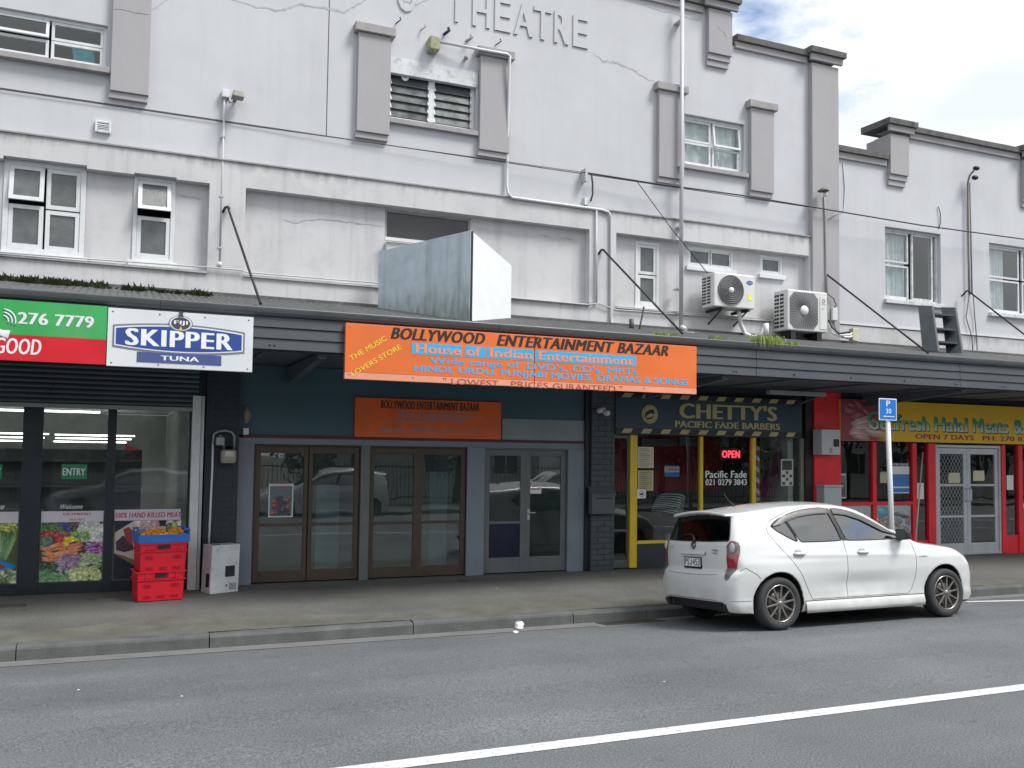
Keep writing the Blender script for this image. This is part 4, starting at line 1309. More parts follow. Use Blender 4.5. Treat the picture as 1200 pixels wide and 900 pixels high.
board('board', (xl, yl_), (xc-.015, yc), PLYB, zt, .02)
board('board', (xc+.025, yc+.02), (xr, yr_), PLYW, zt-.015, .02)
box('corner_post', BLACK, hb, xc-.012, xc+.022, yc+.002, yc+.05, roof_z(yc)+.02, zt-.01)
for (p, q) in (((xl, yl_), .08), ((xr, yr_), -.08)):
    box('back_post', CAPSTONE, hb, p[0]+q-.03, p[0]+q+.03, p[1]-.02, p[1]+.04, roof_z(p[1]), zt-.1)
pipe('brace', CAPSTONE, hb, [(xl+.15, yl_-.05, zt-.15), (xr-.1, yr_-.05, zt-.15)], .025)
# carved V marks
for (px, py, qx, qy, m_) in ((527, 352, 535, 363, BLACK), (535, 363, 543, 352, BLACK)):
    t_ = lambda u, v: None
    def onb(u, v):
        s = (u-444.3)/(551-444.3)
        lo, hi = 0.0, 1.0
        for _ in range(30):
            mm = (lo+hi)/2
            X, Y_ = xl+(xc-xl)*mm, yl_+(yc-yl_)*mm
            if W(u, v, Y_)[0] > X: lo = mm
            else: hi = mm
        X, Y_ = xl+(xc-xl)*lo, yl_+(yc-yl_)*lo
        return (X+.003, Y_-.004, W(u, v, Y_)[1])
    pipe('scratch', m_, hb, [onb(px, py), onb(qx, qy)], .004, 5)

# ------------------------------------------------------------------ timber steps to the upper window
STEP = mat('step_timber', (.045, .055, .06), rough=.7, var=.25, scale=6)
st = thing('timber_steps', 'short dark timber steps on the canopy below the curtained window', 'steps', P(1098, 415, 11.6))
yA = 11.3
def stringer(pxt, pxb):
    xt_, zt_ = W(pxt[0], pxt[1], yA+.75); xb_, zb2 = W(pxb[0], pxb[1], yA)
    zb2 = roof_z(yA)+.03
    MB().hexa([(xb_-.02, yA-.16, zb2), (xb_+.025, yA-.16, zb2), (xb_+.025, yA+.16, zb2+.03), (xb_-.02, yA+.16, zb2+.03), (xt_-.02, yA+.55, zt_-.05), (xt_+.025, yA+.55, zt_-.05), (xt_+.025, yA+.85, zt_), (xt_-.02, yA+.85, zt_)]).build('stringer', STEP, st, .004)
    return xb_, zb2, xt_, zt_
s1 = stringer((1082, 357), (1091, 413)); s2 = stringer((1109, 359), (1119, 415.5))
for k in (.18, .45, .76):
    xa, xb2 = s1[0]+(s1[2]-s1[0])*k, s2[0]+(s2[2]-s2[0])*k
    z = s1[1]+(s1[3]-s1[1])*k; yy = yA+.7*k
    box('tread', STEP, st, xa+.026, xb2-.021, yy-.1, yy+.14, z, z+.035, .003)

# ------------------------------------------------------------------ growth on the canopy
GRASS = mat('weed_green', (.19, .27, .045), rough=.7, var=.4, scale=30)
GRASS2 = mat('moss_green', (.04, .06, .018), rough=.9, var=.5, scale=12)
def tuft(label, cx, cy, z, n, h, spread, hang=0.0, m=GRASS, seed=1):
    rr = random.Random(seed)
    b = MB()
    for i in range(n):
        a_ = rr.uniform(0, 6.28); d = rr.random()**.6*spread
        x, y = cx+math.cos(a_)*d*1.3, cy+math.sin(a_)*d*.5
        L_ = h*rr.uniform(.5, 1.1); lx, ly = rr.uniform(-.5, .5)*L_, rr.uniform(-.7, .2)*L_
        w = .004
        drop = rr.random() < hang
        zz = z+rr.uniform(-.01, .02)
        p0, p1 = (x, y, zz), (x+lx*.5, y+ly*.5, zz+L_*.6)
        p2 = (x+lx, y+ly, zz+L_*(rr.uniform(-.7, .2) if drop else rr.uniform(.55, 1)))
        b.add([(p0[0]-w, p0[1], p0[2]), (p0[0]+w, p0[1], p0[2]), (p1[0]+w, p1[1], p1[2]), (p1[0]-w, p1[1], p1[2]), p2], [(0, 1, 2, 3), (3, 2, 4)])
    return b.build('weed_tuft', m, None, label=label, cat='weed', fix=False, base=(cx, cy, z))
x, z = W(899, 403, GY+.03)
tuft('bright green grass tuft spilling over the gutter below the air conditioners', x, GY+.06, GZ-.01, 420, .17, .2, .55, seed=5)
x, z = W(778, 392, GY+.1)
tuft('low patch of grass in the gutter beside the tie rod foot', x, GY+.07, GZ-.01, 160, .07, .16, .1, seed=6)
x, z = W(838, 395, GY+.1)
tuft('small patch of grass in the gutter below the spiral fan unit', x, GY+.07, GZ-.01, 120, .07, .12, .1, seed=8)
x, z = W(926, 405, GY+.03)
tuft('low straggling grass in the gutter beside the big tuft', x, GY+.06, GZ-.01, 160, .08, .14, .2, seed=9)
b = MB()
rr = random.Random(40)
for i in range(14):
    x0 = -2.6+i*.26+rr.uniform(-.1, .1); sp_ = rr.uniform(.04, .16); hh = rr.uniform(.03, .09)
    for k in range(rr.choice((30, 70, 120))):
        x = x0+rr.gauss(0, sp_); y = rr.uniform(11.7, 12.4); z = roof_z(y)+.03; h = hh*rr.uniform(.2, 1.1)
        s = rr.uniform(.008, .03); q = rr.uniform(-.06, .06)
        b.add([(x-s, y, z), (x+s, y+.01, z), (x+q, y-.04, z+h)], [(0, 1, 2)])
set_props(b.build('moss', GRASS2, None, fix=False), 'dark mossy growth on the canopy roof above the green sign', 'moss', None, 'stuff')
x, z = W(741, 380, 12.0)
for (px, h, m_) in ((740, 385, CHAR),):
    a = P(740, 388, 11.9); c_ = P(740, 374, 11.9)
    pipe('vent_pipe', CHAR, None, [a, c_], .035, 10, label='short dark vent pipe stub on the canopy roof', cat='pipe')
a = P(749.5, 385, 11.8); c_ = P(754.5, 360, 12.3)
pipe('rod_stub', BLACK, None, [a, c_], .014, label='thin black leaning rod below the narrow sash window', cat='rod')
# ================================================================== PRINTED PICTURES
class Paint:
    def __init__(s, w, h, bg):
        s.w, s.h = w, h
        s.a = np.zeros((h, w, 3), np.float32); s.a[:] = bg
        s.yy, s.xx = np.mgrid[0:h, 0:w].astype(np.float32)
        s.u = (s.xx+.5)/w; s.v = (s.yy+.5)/h
    def ell(s, u, v, ru, rv, col, ang=0.0, shade=True):
        du, dv = (s.u-u)*s.w, (s.v-v)*s.h
        c, q = math.cos(ang), math.sin(ang)
        a, b = (du*c+dv*q)/(ru*s.w), (-du*q+dv*c)/(rv*s.w)
        m = a*a+b*b < 1
        k = 1.15-0.45*(a*a+b*b)+0.0*a if shade else np.ones_like(a)
        hl = np.exp(-((a+.3)**2+(b+.35)**2)*6)*.35 if shade else 0*a
        col = np.array(col, np.float32)
        s.a[m] = (col[None, :]*k[m][:, None]+hl[m][:, None]*.5)
    def rect(s, u0, u1, v0, v1, col):
        m = (s.u >= u0) & (s.u <= u1) & (s.v >= v0) & (s.v <= v1)
        s.a[m] = col
    def poly(s, pts, col):
        m = np.zeros((s.h, s.w), bool)
        n = len(pts)
        for i in range(n):
            (x0, y0), (x1, y1) = pts[i], pts[(i+1) % n]
            cnd = ((y0 > s.v) != (y1 > s.v))
            xi = (x1-x0)*(s.v-y0)/((y1-y0) if abs(y1-y0) > 1e-9 else 1e-9)+x0
            m ^= cnd & (s.u < xi)
        s.a[m] = col
    def line(s, p, q, w, col):
        d = np.hypot((q[0]-p[0])*s.w, (q[1]-p[1])*s.h)
        s.ell((p[0]+q[0])/2, (p[1]+q[1])/2, d/2/s.w, w, col, math.atan2((q[1]-p[1])*s.h, (q[0]-p[0])*s.w))
    def noise(s, amt, seed=0):
        r = np.random.default_rng(seed)
        s.a *= (1+amt*(r.random((s.h, s.w, 1))-.5)).astype(np.float32)
        return s
    def heap(s, u0, u1, v0, v1, n, ru, rv, cols, seed, ang=(0, 3)):
        r = random.Random(seed)
        pts = sorted([(r.uniform(v0, v1), r.uniform(u0, u1)) for _ in range(n)])
        for v, u in pts:
            c = r.choice(cols); k = r.uniform(.75, 1.2)
            s.ell(u, v, ru*r.uniform(.7, 1.2), rv*r.uniform(.7, 1.2), [x*k for x in c], r.uniform(*ang))
def veg_poster():
    p = Paint(110, 130, (.03, .05, .03))
    p.heap(0, .42, .0, .17, 70, .06, .02, [(.05, .12, .03), (.08, .18, .05)], 1, (-.6, .6))
    p.heap(.36, .55, .0, .16, 16, .05, .05, [(.03, .05, .3), (.05, .09, .4)], 2)
    p.heap(.5, .72, .0, .16, 20, .05, .035, [(.1, .06, .03), (.05, .04, .02)], 3)
    p.heap(.62, 1.0, .02, .34, 60, .075, .06, [(.62, .66, .62), (.75, .77, .72), (.5, .56, .5)], 4)
    p.heap(.35, .78, .18, .3, 60, .04, .02, [(.12, .33, .05), (.2, .45, .08)], 5)
    p.heap(.0, .4, .18, .42, 50, .06, .04, [(.45, .03, .05), (.35, .05, .08), (.55, .02, .03)], 6)
    p.heap(.38, .62, .27, .42, 26, .045, .04, [(.85, .62, .02), (.9, .7, .03)], 7)
    p.heap(.0, .16, .28, .42, 16, .07, .045, [(.08, .2, .13)], 8)
    p.heap(.5, .8, .36, .54, 40, .07, .035, [(.03, .015, .06), (.05, .02, .08)], 9, (-.5, .9))
    p.heap(.74, 1.0, .34, .54, 70, .045, .018, [(.25, .03, .3), (.35, .06, .4), (.5, .35, .5)], 10, (-.4, .2))
    r = random.Random(11)
    for i in range(75):
        u, v = r.uniform(-.02, .5), r.uniform(.42, .66)
        c = r.choice([(.75, .25, .1), (.8, .35, .18), (.65, .2, .08)])
        a = r.uniform(-.3, .7)
        p.line((u, v), (u+.22*math.cos(a), v+.22*math.sin(a)*.8-.06), .016, c)
    p.heap(.3, .7, .58, .86, 55, .06, .055, [(.32, .2, .32), (.4, .3, .42), (.25, .15, .27)], 12)
    p.heap(.64, 1.0, .55, .8, 70, .06, .025, [(.3, .45, .2), (.45, .58, .33)], 13, (-.8, .4))
    p.heap(.0, .3, .7, .9, 40, .07, .03, [(.02, .08, .03), (.05, .14, .05)], 14, (-1, 1))
    p.heap(.0, .55, .84, 1.0, 50, .09, .035, [(.12, .3, .12), (.22, .42, .2)], 15, (-1, 1))
    p.heap(.5, 1.0, .8, 1.0, 60, .055, .035, [(.5, .62, .2), (.65, .72, .35)], 16)
    return p.noise(.25, 1).a
def veg_poster2():
    p = Paint(70, 130, (.06, .09, .03))
    p.heap(0, 1, .0, .12, 40, .12, .04, [(.55, .6, .05), (.2, .3, .05), (.4, .5, .1)], 21)
    r = random.Random(22)
    for i in range(120):
        u = r.uniform(-.1, 1.0)
        p.line((.5+(u-.5)*.5, .62), (u, r.uniform(.12, .3)), .02, r.choice([(.1, .22, .08), (.18, .34, .12), (.3, .45, .2)]))
    p.ell(.35, .70, .62, .2, (.0, .25, .7), .1)
    p.ell(.3, .70, .45, .13, (.35, .06, .05), .1)
    p.heap(0, 1, .78, 1.0, 70, .1, .06, [(.5, .58, .4), (.3, .42, .22), (.12, .2, .08)], 23)
    return p.noise(.25, 2).a
def meat_poster():
    p = Paint(110, 110, (.012, .016, .03))
    p.poly([(0, .48), (.0, .56), (1.0, 1.25), (1.0, .95), (.3, .5)], (.22, .13, .07))
    p.poly([(0, .2), (.25, .02), (.5, .0), (.65, .5), (.45, .75), (.15, .6), (0, .55)], (.55, .5, .48))
    p.poly([(.02, .36), (.12, .25), (.25, .32), (.3, .5), (.15, .54), (.03, .5)], (.07, .03, .05))
    p.poly([(.12, .15), (.2, .1), (.3, .2), (.27, .42), (.18, .35)], (.3, .05, .05))
    p.poly([(.3, .3), (.6, .1), (1, .1), (1, .7), (.6, .8), (.4, .72)], (.62, .42, .4))
    p.heap(.35, 1.0, .0, .5, 40, .1, .06, [(.7, .5, .5), (.55, .3, .32), (.75, .62, .6)], 31)
    p.heap(.35, .55, .45, .7, 14, .06, .05, [(.6, .35, .25), (.5, .25, .15)], 32)
    p.ell(.83, .14, .07, .1, (.05, .12, .04))
    p.ell(.9, .1, .05, .08, (.3, .5, .12))
    return p.noise(.2, 3).a

def photo_poster(seed, w=40, h=56):
    """generic film-style poster: a blurred group of figures on a dark teal ground"""
    r = random.Random(seed)
    p = Paint(w, h, (.10, .16, .18))
    p.rect(0, 1, 0, .07, (.5, .5, .5)); p.rect(.25, .75, .09, .14, (.4, .05, .06))
    p.poly([(.1, 1), (.2, .5), (.4, .35), (.6, .38), (.85, .55), (.9, 1)], (.05, .06, .08))
    for i in range(9):
        u, v = r.uniform(.18, .82), r.uniform(.3, .85)
        p.ell(u, v+.10, .12, .10, r.choice([(.04, .04, .06), (.25, .05, .06), (.3, .27, .25), (.08, .09, .13)]), r.uniform(-.4, .4))
        p.ell(u, v, .035, .04, (.30, .19, .14)); p.ell(u, v-.025, .038, .022, (.02, .02, .02))
    p.rect(0, .05, 0, 1, (.62, .62, .62)); p.rect(.95, 1, 0, 1, (.62, .62, .62)); p.rect(0, 1, .96, 1, (.62, .62, .62))
    return p.noise(.3, seed).a

# ================================================================== SIGNS
INK = lambda n, c, r=.45: mat(n, c, rough=r, var=.04)
YF = GY+.005
WHITEP = INK('sign_white', (.68, .70, .72))
# green and red grocery board (runs on past the edge of the picture)
x0, x1 = -4.6, W(125.3, 392, YF)[0]
z0, z1, zm = 2.775, 3.375, 3.03
gs = thing('grocery_sign', 'green and red phone number board on the canopy fascia', 'sign', ((x0+x1)/2, YF, z0))
box('backing', BLACK, gs, x0, x1-.003, YF-.02, YF+.03, z0, z1)
SGREEN = mat('sign_green', (.035, .33, .085), rough=.42, var=.12, scale=1.5, dirt=(.16, .30, .17), dirt_amt=.5, dirt_scale=2)
SRED = mat('sign_red', (.56, .006, .017), rough=.4, var=.06, scale=2)
box('green_panel', SGREEN, gs, x0, x1-.004, YF-.024, YF-.0202, zm+.001, z1)
box('red_panel', SRED, gs, x0, x1-.004, YF-.024, YF-.0202, z0, zm-.001)
def sx(px, py, y=YF-.025): return W(px, py, y)[0]
def sz(px, py, y=YF-.025): return W(px, py, y)[1]
def TR(p0, p1, y=YF-.027):
    return RW(p0, p1, y)
text('276 7779', TR((21, 365.5), (110, 384.5)), YF-.027, WHITEP, gs, bold=.045, depth=.002)
zg0, zg1 = sz(30, 415.5), sz(20, 396.5)
text('GOOD', (sx(-6, 405), sx(48.5, 406), zg0, zg1), YF-.027, WHITEP, gs, bold=.04, shear=.14, depth=.002)
text('FOODS', (sx(-78, 400), sx(-14, 402), zg0, zg1), YF-.027, WHITEP, gs, bold=.04, shear=.14, depth=.002) if False else None
# handset symbol with sound waves
hx, hz = sx(3, 378), sz(3, 378)
for k in range(3):
    r_ = .05+.032*k
    pts = [(hx+r_*math.cos(t), YF-.027, hz+.02+r_*math.sin(t)) for t in np.linspace(-.35, 1.5, 9)]
    pipe('sound_wave', WHITEP, gs, pts, .007, 6)
b = MB().tube([(hx-.12, YF-.027, hz+.1), (hx-.13, YF-.027, hz+.03), (hx-.09, YF-.027, hz-.05), (hx-.02, YF-.027, hz-.1), (hx+.06, YF-.027, hz-.12)], [.045, .03, .026, .03, .045], 8)
b.v = [(p[0], YF-.027+(p[1]-YF+.027)*.1, p[2]) for p in b.v]
b.build('handset', WHITEP, gs)
# tuna board
x0, x1 = W(125.3, 392, YF)[0]+.004, W(296, 403, YF)[0]
z0, z1 = 2.765, 3.365
tn = thing('tuna_sign', 'white SKIPPER TUNA board with blue banner on the canopy fascia', 'sign', ((x0+x1)/2, YF, z0))
box('panel', mat('sign_board_white', (.62, .65, .68), rough=.4, var=.06, scale=1.2, streak=.12, dirt=(.4, .43, .46)), tn, x0, x1, YF-.025, YF+.03, z0, z1, .003)
NAVY = INK('banner_blue', (.022, .06, .26), .4)
GREYL = INK('banner_grey', (.16, .17, .2))
def SP(zx, zy): return W(120+zx/6.316, 350+zy/6.316, YF-.026)
def banner(inset, y, m, name):
    tl, tr, br, bl = SP(78, 185), SP(1055, 257), SP(1050, 410), SP(72, 352)
    xa, xb = tl[0]+inset, tr[0]-inset
    zt = (tl[1]+tr[1])/2-inset; zb_ = (bl[1]+br[1])/2+inset
    bow = .045
    n = 16
    top = [(xa+(xb-xa)*i/n, zt+bow*(1-(2*i/n-1)**2)) for i in range(n+1)]
    bot = [(xb-(xb-xa)*i/n, zb_-bow*(1-(2*i/n-1)**2)) for i in range(n+1)]
    MB().prism(top+bot, y-.002, y).build(name, m, tn)
    return xa, xb, zb_, zt
banner(0, YF-.026, GREYL, 'banner_edge')
banner(.018, YF-.0285, WHITEP, 'banner_white')
bb = banner(.032, YF-.031, NAVY, 'banner')
LETW = INK('letter_white', (.74, .76, .78))
zc = (bb[2]+bb[3])/2
text('SKIPPER', (SP(168, 300)[0], SP(965, 330)[0], zc-.088, zc+.088), YF-.035, LETW, tn, bold=.05, depth=.003, spacing=1.05)
# slab serifs on the big letters: short feet under the straight stems
x0b, x1b = SP(255, 420)[0], SP(880, 460)[0]
zb0, zb1 = (SP(255, 465)[1]+SP(880, 500)[1])/2, (SP(255, 390)[1]+SP(880, 425)[1])/2
box('tuna_band', INK('band_blue', (.055, .085, .24), .4), tn, x0b, x1b, YF-.029, YF-.0262, zb0, zb1)
text('TUNA', (SP(430, 450)[0], SP(715, 455)[0], zb0+.03, zb1-.028), YF-.031, LETW, tn, bold=.035, depth=.0015)
cx_, cz_ = SP(580, 185)
MB().lathe([(0, 0), (.085, 0), (.085, .004)], (0, 0, 0), 'y', 30, False)
CREST = INK('crest_grey', (.05, .052, .07))
for (rr_, m_, yy) in ((.1, GREYL, YF-.0335), (.092, WHITEP, YF-.0355), (.08, CREST, YF-.0375)):
    b = MB().lathe([(0, 0), (rr_, 0), (rr_, .0018)], (0, 0, 0), 'y', 32, False); b.v = [(cx_+p[0]*1.2, yy+p[1], cz_+p[2]*.82) for p in b.v]
    b.build('crest', m_, tn)
text('FIJI', (cx_-.068, cx_+.07, cz_-.022, cz_+.03), YF-.041, LETW, tn, 'crest_lettering', bold=.03, depth=.0015)
MB().prism([(cx_-.03, cz_+.07), (cx_+.03, cz_+.07), (cx_+.015, cz_+.1), (cx_+.026, cz_+.12), (cx_, cz_+.135), (cx_-.026, cz_+.12), (cx_-.015, cz_+.1)], YF-.038, YF-.036).build('crown', CREST, tn)
MB().prism([(cx_-.02, cz_-.075), (cx_+.02, cz_-.075), (cx_, cz_-.03)], YF-.041, YF-.039).build('star', INK('gold', (.7, .5, .1)), tn)

# orange entertainment board in two panels
xs0, xs1 = W(404, 410, YF)[0], W(815, 435, YF)[0]
z0, z1 = 2.74, 3.375
xj = W(625.5, 420, YF)[0]
ORANGE = mat('sign_orange', (.68, .145, .027), rough=.42, var=.07, scale=1.5, streak=.12, dirt=(.45, .13, .04), dirt_amt=.15, dirt_scale=3)
PINKST = mat('sign_salmon', (.70, .29, .19), rough=.5, var=.06, scale=3)
osn = thing('orange_sign', 'long orange entertainment bazaar board hung on the canopy fascia', 'sign', ((xs0+xs1)/2, YF, z0))
for a, c_ in ((xs0, xj-.004), (xj+.004, xs1)):
    q = box('panel', ORANGE, osn, a, c_, YF-.025, YF+.03, z0+.075, z1, .003)
    box('lower_strip', PINKST, osn, a, c_, YF-.0252, YF+.03, z0, z0+.0735, .002)
LB = INK('sign_black', (.018, .014, .014))
LC = INK('sign_cyan', (.03, .38, .68))
LY = INK('sign_yellow', (.80, .52, .03))
LRED = INK('sign_dull_red', (.36, .075, .05))
def OS(zx, zy, k=0):
    return W(400+zx/5.4545, 370+zy/5.4545, YF-.026) if k == 0 else W(610+zx/5.4545, 385+zy/5.4545, YF-.026)
yt = YF-.028
def orow(s, a, c_, z0_, z1_, m, bold=.03, shear=0.0, dep=.0015, y=yt):
    text(s, (a, c_, z0_, z1_), y, m, osn, bold=bold, shear=shear, depth=dep)
zr1 = (OS(330, 145)[1]+OS(945, 178, 1)[1])/2; zr0t = (OS(340, 72)[1]+OS(945, 112, 1)[1])/2
orow('BOLLYWOOD', OS(315, 110)[0], OS(920, 145)[0], zr1, zr0t, LB, .062, .28)
orow('ENTERTAINMENT', OS(992, 150)[0], OS(600, 120, 1)[0], zr1, zr0t, LB, .062, .28)
orow('BAZAAR', OS(617, 125, 1)[0], OS(945, 145, 1)[0], zr1, zr0t, LB, .062, .28)
# cyan bars with orange words
zb1 = (OS(455, 168)[1]+OS(735, 180, 1)[1])/2; zb0 = (OS(455, 243)[1]+OS(735, 245, 1)[1])/2
for (a, c_) in ((OS(452, 205)[0], OS(770, 230)[0]), (OS(790, 215)[0], OS(925, 235)[0]), (OS(932, 225)[0], OS(82, 165, 1)[0]), (OS(92, 165, 1)[0], OS(738, 215, 1)[0])):
    box('word_bar', LC, osn, a, c_, YF-.0275, YF-.0254, zb0, zb1)
ORL = INK('sign_orange_ink', (.80, .25, .1))
zo0, zo1 = zb0+.018, zb1-.014
orow('House', OS(475, 205)[0], OS(765, 225)[0], zo0, zo1, ORL, .035, y=YF-.0305)
orow('of', OS(800, 215)[0], OS(890, 230)[0], zo0, zo1, ORL, .035, y=YF-.0305)
orow('Indian', OS(950, 225)[0], OS(75, 160, 1)[0], zo0, zo1, ORL, .035, y=YF-.0305)
orow('Entertainment', OS(115, 165, 1)[0], OS(720, 210, 1)[0], zo0, zo1, ORL, .035, y=YF-.0305)
za1 = (OS(565, 265)[1]+OS(750, 260, 1)[1])/2; za0 = (OS(565, 318)[1]+OS(750, 300, 1)[1])/2
orow('Wide range of', OS(565, 290)[0], OS(1140, 325)[0], za0, za1, LC, .03)
orow("DVD's, CD's, MP3's", OS(40, 255, 1)[0], OS(752, 285, 1)[0], za0, za1, LC, .03)
zh1 = (OS(465, 325)[1]+OS(1070, 318, 1)[1])/2; zh0 = (OS(465, 375)[1]+OS(1070, 362, 1)[1])/2
orow('HINDI, URDU, PUNJABI', OS(465, 350)[0], OS(165, 315, 1)[0], zh0, zh1, LC, .035)
orow('MOVIES, DRAMAS & SONGS', OS(195, 310, 1)[0], OS(1072, 345, 1)[0], zh0, zh1, LC, .035)
zl1 = (OS(650, 395)[1]+OS(650, 370, 1)[1])/2; zl0 = (OS(650, 440)[1]+OS(650, 400, 1)[1])/2
orow('" LOWEST', OS(650, 410)[0], OS(1005, 430)[0], zl0, zl1, LRED, .0)
orow('PRICES', OS(1085, 430)[0], OS(175, 365, 1)[0], zl0, zl1, LRED, .0)
orow('GURANTEED "', OS(205, 370, 1)[0], OS(650, 385, 1)[0], zl0, zl1, LRED, .0)
for (s, pa, pb, h) in (('THE MUSIC', (55, 275), (285, 140), .06), ('LOVERS STORE', (65, 375), (378, 195), .06)):
    a, c_ = OS(*pa), OS(*pb)
    L_ = math.hypot(c_[0]-a[0], c_[1]-a[1]); mx, mz = (a[0]+c_[0])/2, (a[1]+c_[1])/2
    text(s, (mx-L_/2, mx+L_/2, mz-h/2, mz+h/2), yt, LY, osn, bold=.025, depth=.0015, rot=math.atan2(c_[1]-a[1], c_[0]-a[0]))

# screws that hold the boards
SCREW = mat('screw_head', (.22, .22, .22), rough=.5, metal=.5)
def screws(par, x0, x1, z0, z1, y, nx):
    for i in range(nx):
        for z in (z0, z1):
            MB().lathe([(0, -.004), (.008, -.003), (.010, 0)], (x0+(x1-x0)*i/(nx-1), y, z), 'y', 8).build('screw', SCREW, par)
screws(osn, xs0+.05, xj-.05, 2.79, 3.335, YF-.0255, 4); screws(osn, xj+.05, xs1-.05, 2.79, 3.335, YF-.0255, 4)
screws(tn, W(125.3, 392, YF)[0]+.05, W(296, 403, YF)[0]-.05, 2.80, 3.33, YF-.0255, 4)
# ================================================================== SHOPFRONTS
YS = 12.62
zfl = foot_z(YS)
DGLASS = glass('shop_glass', (.84, .89, .89), boost=2.0)
DUSTY = glass('dusty_glass', (.62, .72, .72), rough=.015, boost=2.8, dust=.075, dust_col=(.32, .42, .42))
NAVYF = mat('navy_frame', (.012, .018, .028), rough=.4, var=.15)
BROWN = mat('brown_timber', (.065, .044, .030), rough=.5, var=.25, scale=8, bump=.05)
BGREY = mat('blue_grey_paint', (.185, .225, .265), rough=.6, var=.08, scale=2, streak=.2, dirt=(.12, .15, .18))
TEAL = mat('dark_teal_board', (.045, .105, .14), rough=.55, var=.15, scale=1, dirt=(.03, .04, .05), dirt_amt=.3)
DGREY = mat('door_grey', (.125, .14, .147), rough=.5, var=.12, scale=4)
GREYPANEL = mat('pale_grey_board', (.25, .29, .31), rough=.6, var=.12, scale=2)
def doorleaf(par, r, y, m, gl, st=.075, top=.09, bot=.18, mids=(), handle=None, gl2=None, name='door', th=.045):
    x0, x1, z0, z1 = r
    d = MB().frame(x0, x1, z0, z1, st, y, y+th, wb=bot, wt=top)
    ms = sorted(mids)
    for z in ms: d.box(x0+st, x1-st, y+.002, y+th-.002, z-.02, z+.02)
    D_ = d.build(name, m, par, .004)
    lv = [z0+bot]+[z for z in ms]+[z1-top]
    for i, (a, c_) in enumerate(zip(lv[:-1], lv[1:])):
        a2 = a+(.02 if i > 0 else 0); c2 = c_-(.02 if i < len(lv)-2 else 0)
        MB().box(x0+st, x1-st, y+.02, y+.026, a2, c2).build('pane', (gl2 if (gl2 is not None and i == 0) else gl), D_)
    if handle:
        hx_, hz_ = handle
        hh = pipe('handle', mat('handle_steel', (.6, .6, .6), rough=.3, metal=.8), D_, [(hx_, y-.0, hz_-.12), (hx_, y-.05, hz_-.11), (hx_, y-.05, hz_+.11), (hx_, y, hz_+.12)], .012)
    return D_
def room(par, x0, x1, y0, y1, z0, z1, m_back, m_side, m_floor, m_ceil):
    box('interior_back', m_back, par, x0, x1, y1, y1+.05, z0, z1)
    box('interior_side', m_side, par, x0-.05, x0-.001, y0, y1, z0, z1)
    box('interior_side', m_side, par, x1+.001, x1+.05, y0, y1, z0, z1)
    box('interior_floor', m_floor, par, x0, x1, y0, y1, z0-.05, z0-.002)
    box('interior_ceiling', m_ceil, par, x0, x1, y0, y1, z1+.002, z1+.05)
WALLI = mat('interior_white', (.55, .56, .55), rough=.8)
FLOORI = mat('interior_floor', (.16, .16, .16), rough=.4)
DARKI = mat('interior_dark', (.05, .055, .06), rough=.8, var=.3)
# structural back wall above the shopfronts
HEADW = mat('header_dark', (.02, .027, .036), rough=.7)

# ---------- grocery
gro = thing('grocery_shopfront', 'navy glazed grocery shopfront with raised roller shutter and vegetable posters', 'shopfront', (0, YS, zfl))
xg1 = W(222, 580, YS)[0]
zgt = W(100, 476, YS)[1]
GX0 = -5.0
def GXp(px, py=580): return W(px, py, YS)[0]
zbot, zglb = zfl, W(80, 682, YS)[1]
room(gro, GX0, xg1+.05, YS+.1, YS+8, zfl, 2.62, WALLI, WALLI, FLOORI, WALLI)
# verticals and panes
mull = [(GX0, GX0+.1), (GXp(-128), GXp(-108)), (GXp(-42), GXp(-30)), (GXp(24), GXp(48)), (GXp(123.5), GXp(134)), (xg1-.03, xg1)]
for a, c_ in mull:
    box('mullion', NAVYF, gro, a, c_, YS-.03, YS+.05, zbot, zgt, .004)
panes = []
for (p, q) in zip(mull[:-1], mull[1:]):
    a, c_ = p[1], q[0]
    box('pane', DGLASS, gro, a, c_, YS+.005, YS+.011, zglb, zgt-.03)
    box('bottom_rail', NAVYF, gro, a, c_, YS-.028, YS+.048, zbot, zglb, .004)
    box('top_rail', NAVYF, gro, a, c_, YS-.028, YS+.048, zgt-.03, zgt)
    panes.append((a, c_))
box('shutter_box', NAVYF, gro, GX0, W(246, 440, YS)[0], YS-.02, YS+.3, zgt+.002, 3.06)
# roller shutter curtain, part lowered: one slat after another
SLAT = mat('shutter_slat', (.075, .10, .115), rough=.35, metal=.3, var=.1)
xsh = W(238, 455, YS-.12)[0]
zs0 = W(100, 473.5, YS-.12)[1]
ztop_ = 3.0
k = 0
z = zs0
pr = [(0, 0), (-.012, .006), (-.018, .022), (-.016, .04), (-.006, .056), (0, .06)]
while z < ztop_:
    vs = [(GX0, YS-.11+p[0], z+p[1]) for p in pr]+[(xsh-.05, YS-.11+p[0], z+p[1]) for p in pr]
    n = len(pr)
    MB().add(vs, [(i, i+1, n+i+1, n+i) for i in range(n-1)], True).build('shutter_slat', SLAT, gro, fix=False)
    z += .062
box('shutter_bar', mat('shutter_bar', (.30, .31, .31), rough=.4, metal=.3), gro, GX0, xsh-.06, YS-.135, YS-.095, zs0-.055, zs0-.004, .004)
box('shutter_guide', WHITE, gro, W(222.5, 580, YS-.12)[0], W(232.5, 580, YS-.12)[0], YS-.16, YS-.06, zfl-.005, W(230, 464, YS-.12)[1], .004)
box('shutter_guide', mat('alu', (.45, .46, .46), rough=.4, metal=.4), gro, W(233, 580, YS-.12)[0], W(236.5, 580, YS-.12)[0], YS-.15, YS-.05, zfl-.005, W(230, 464, YS-.12)[1])
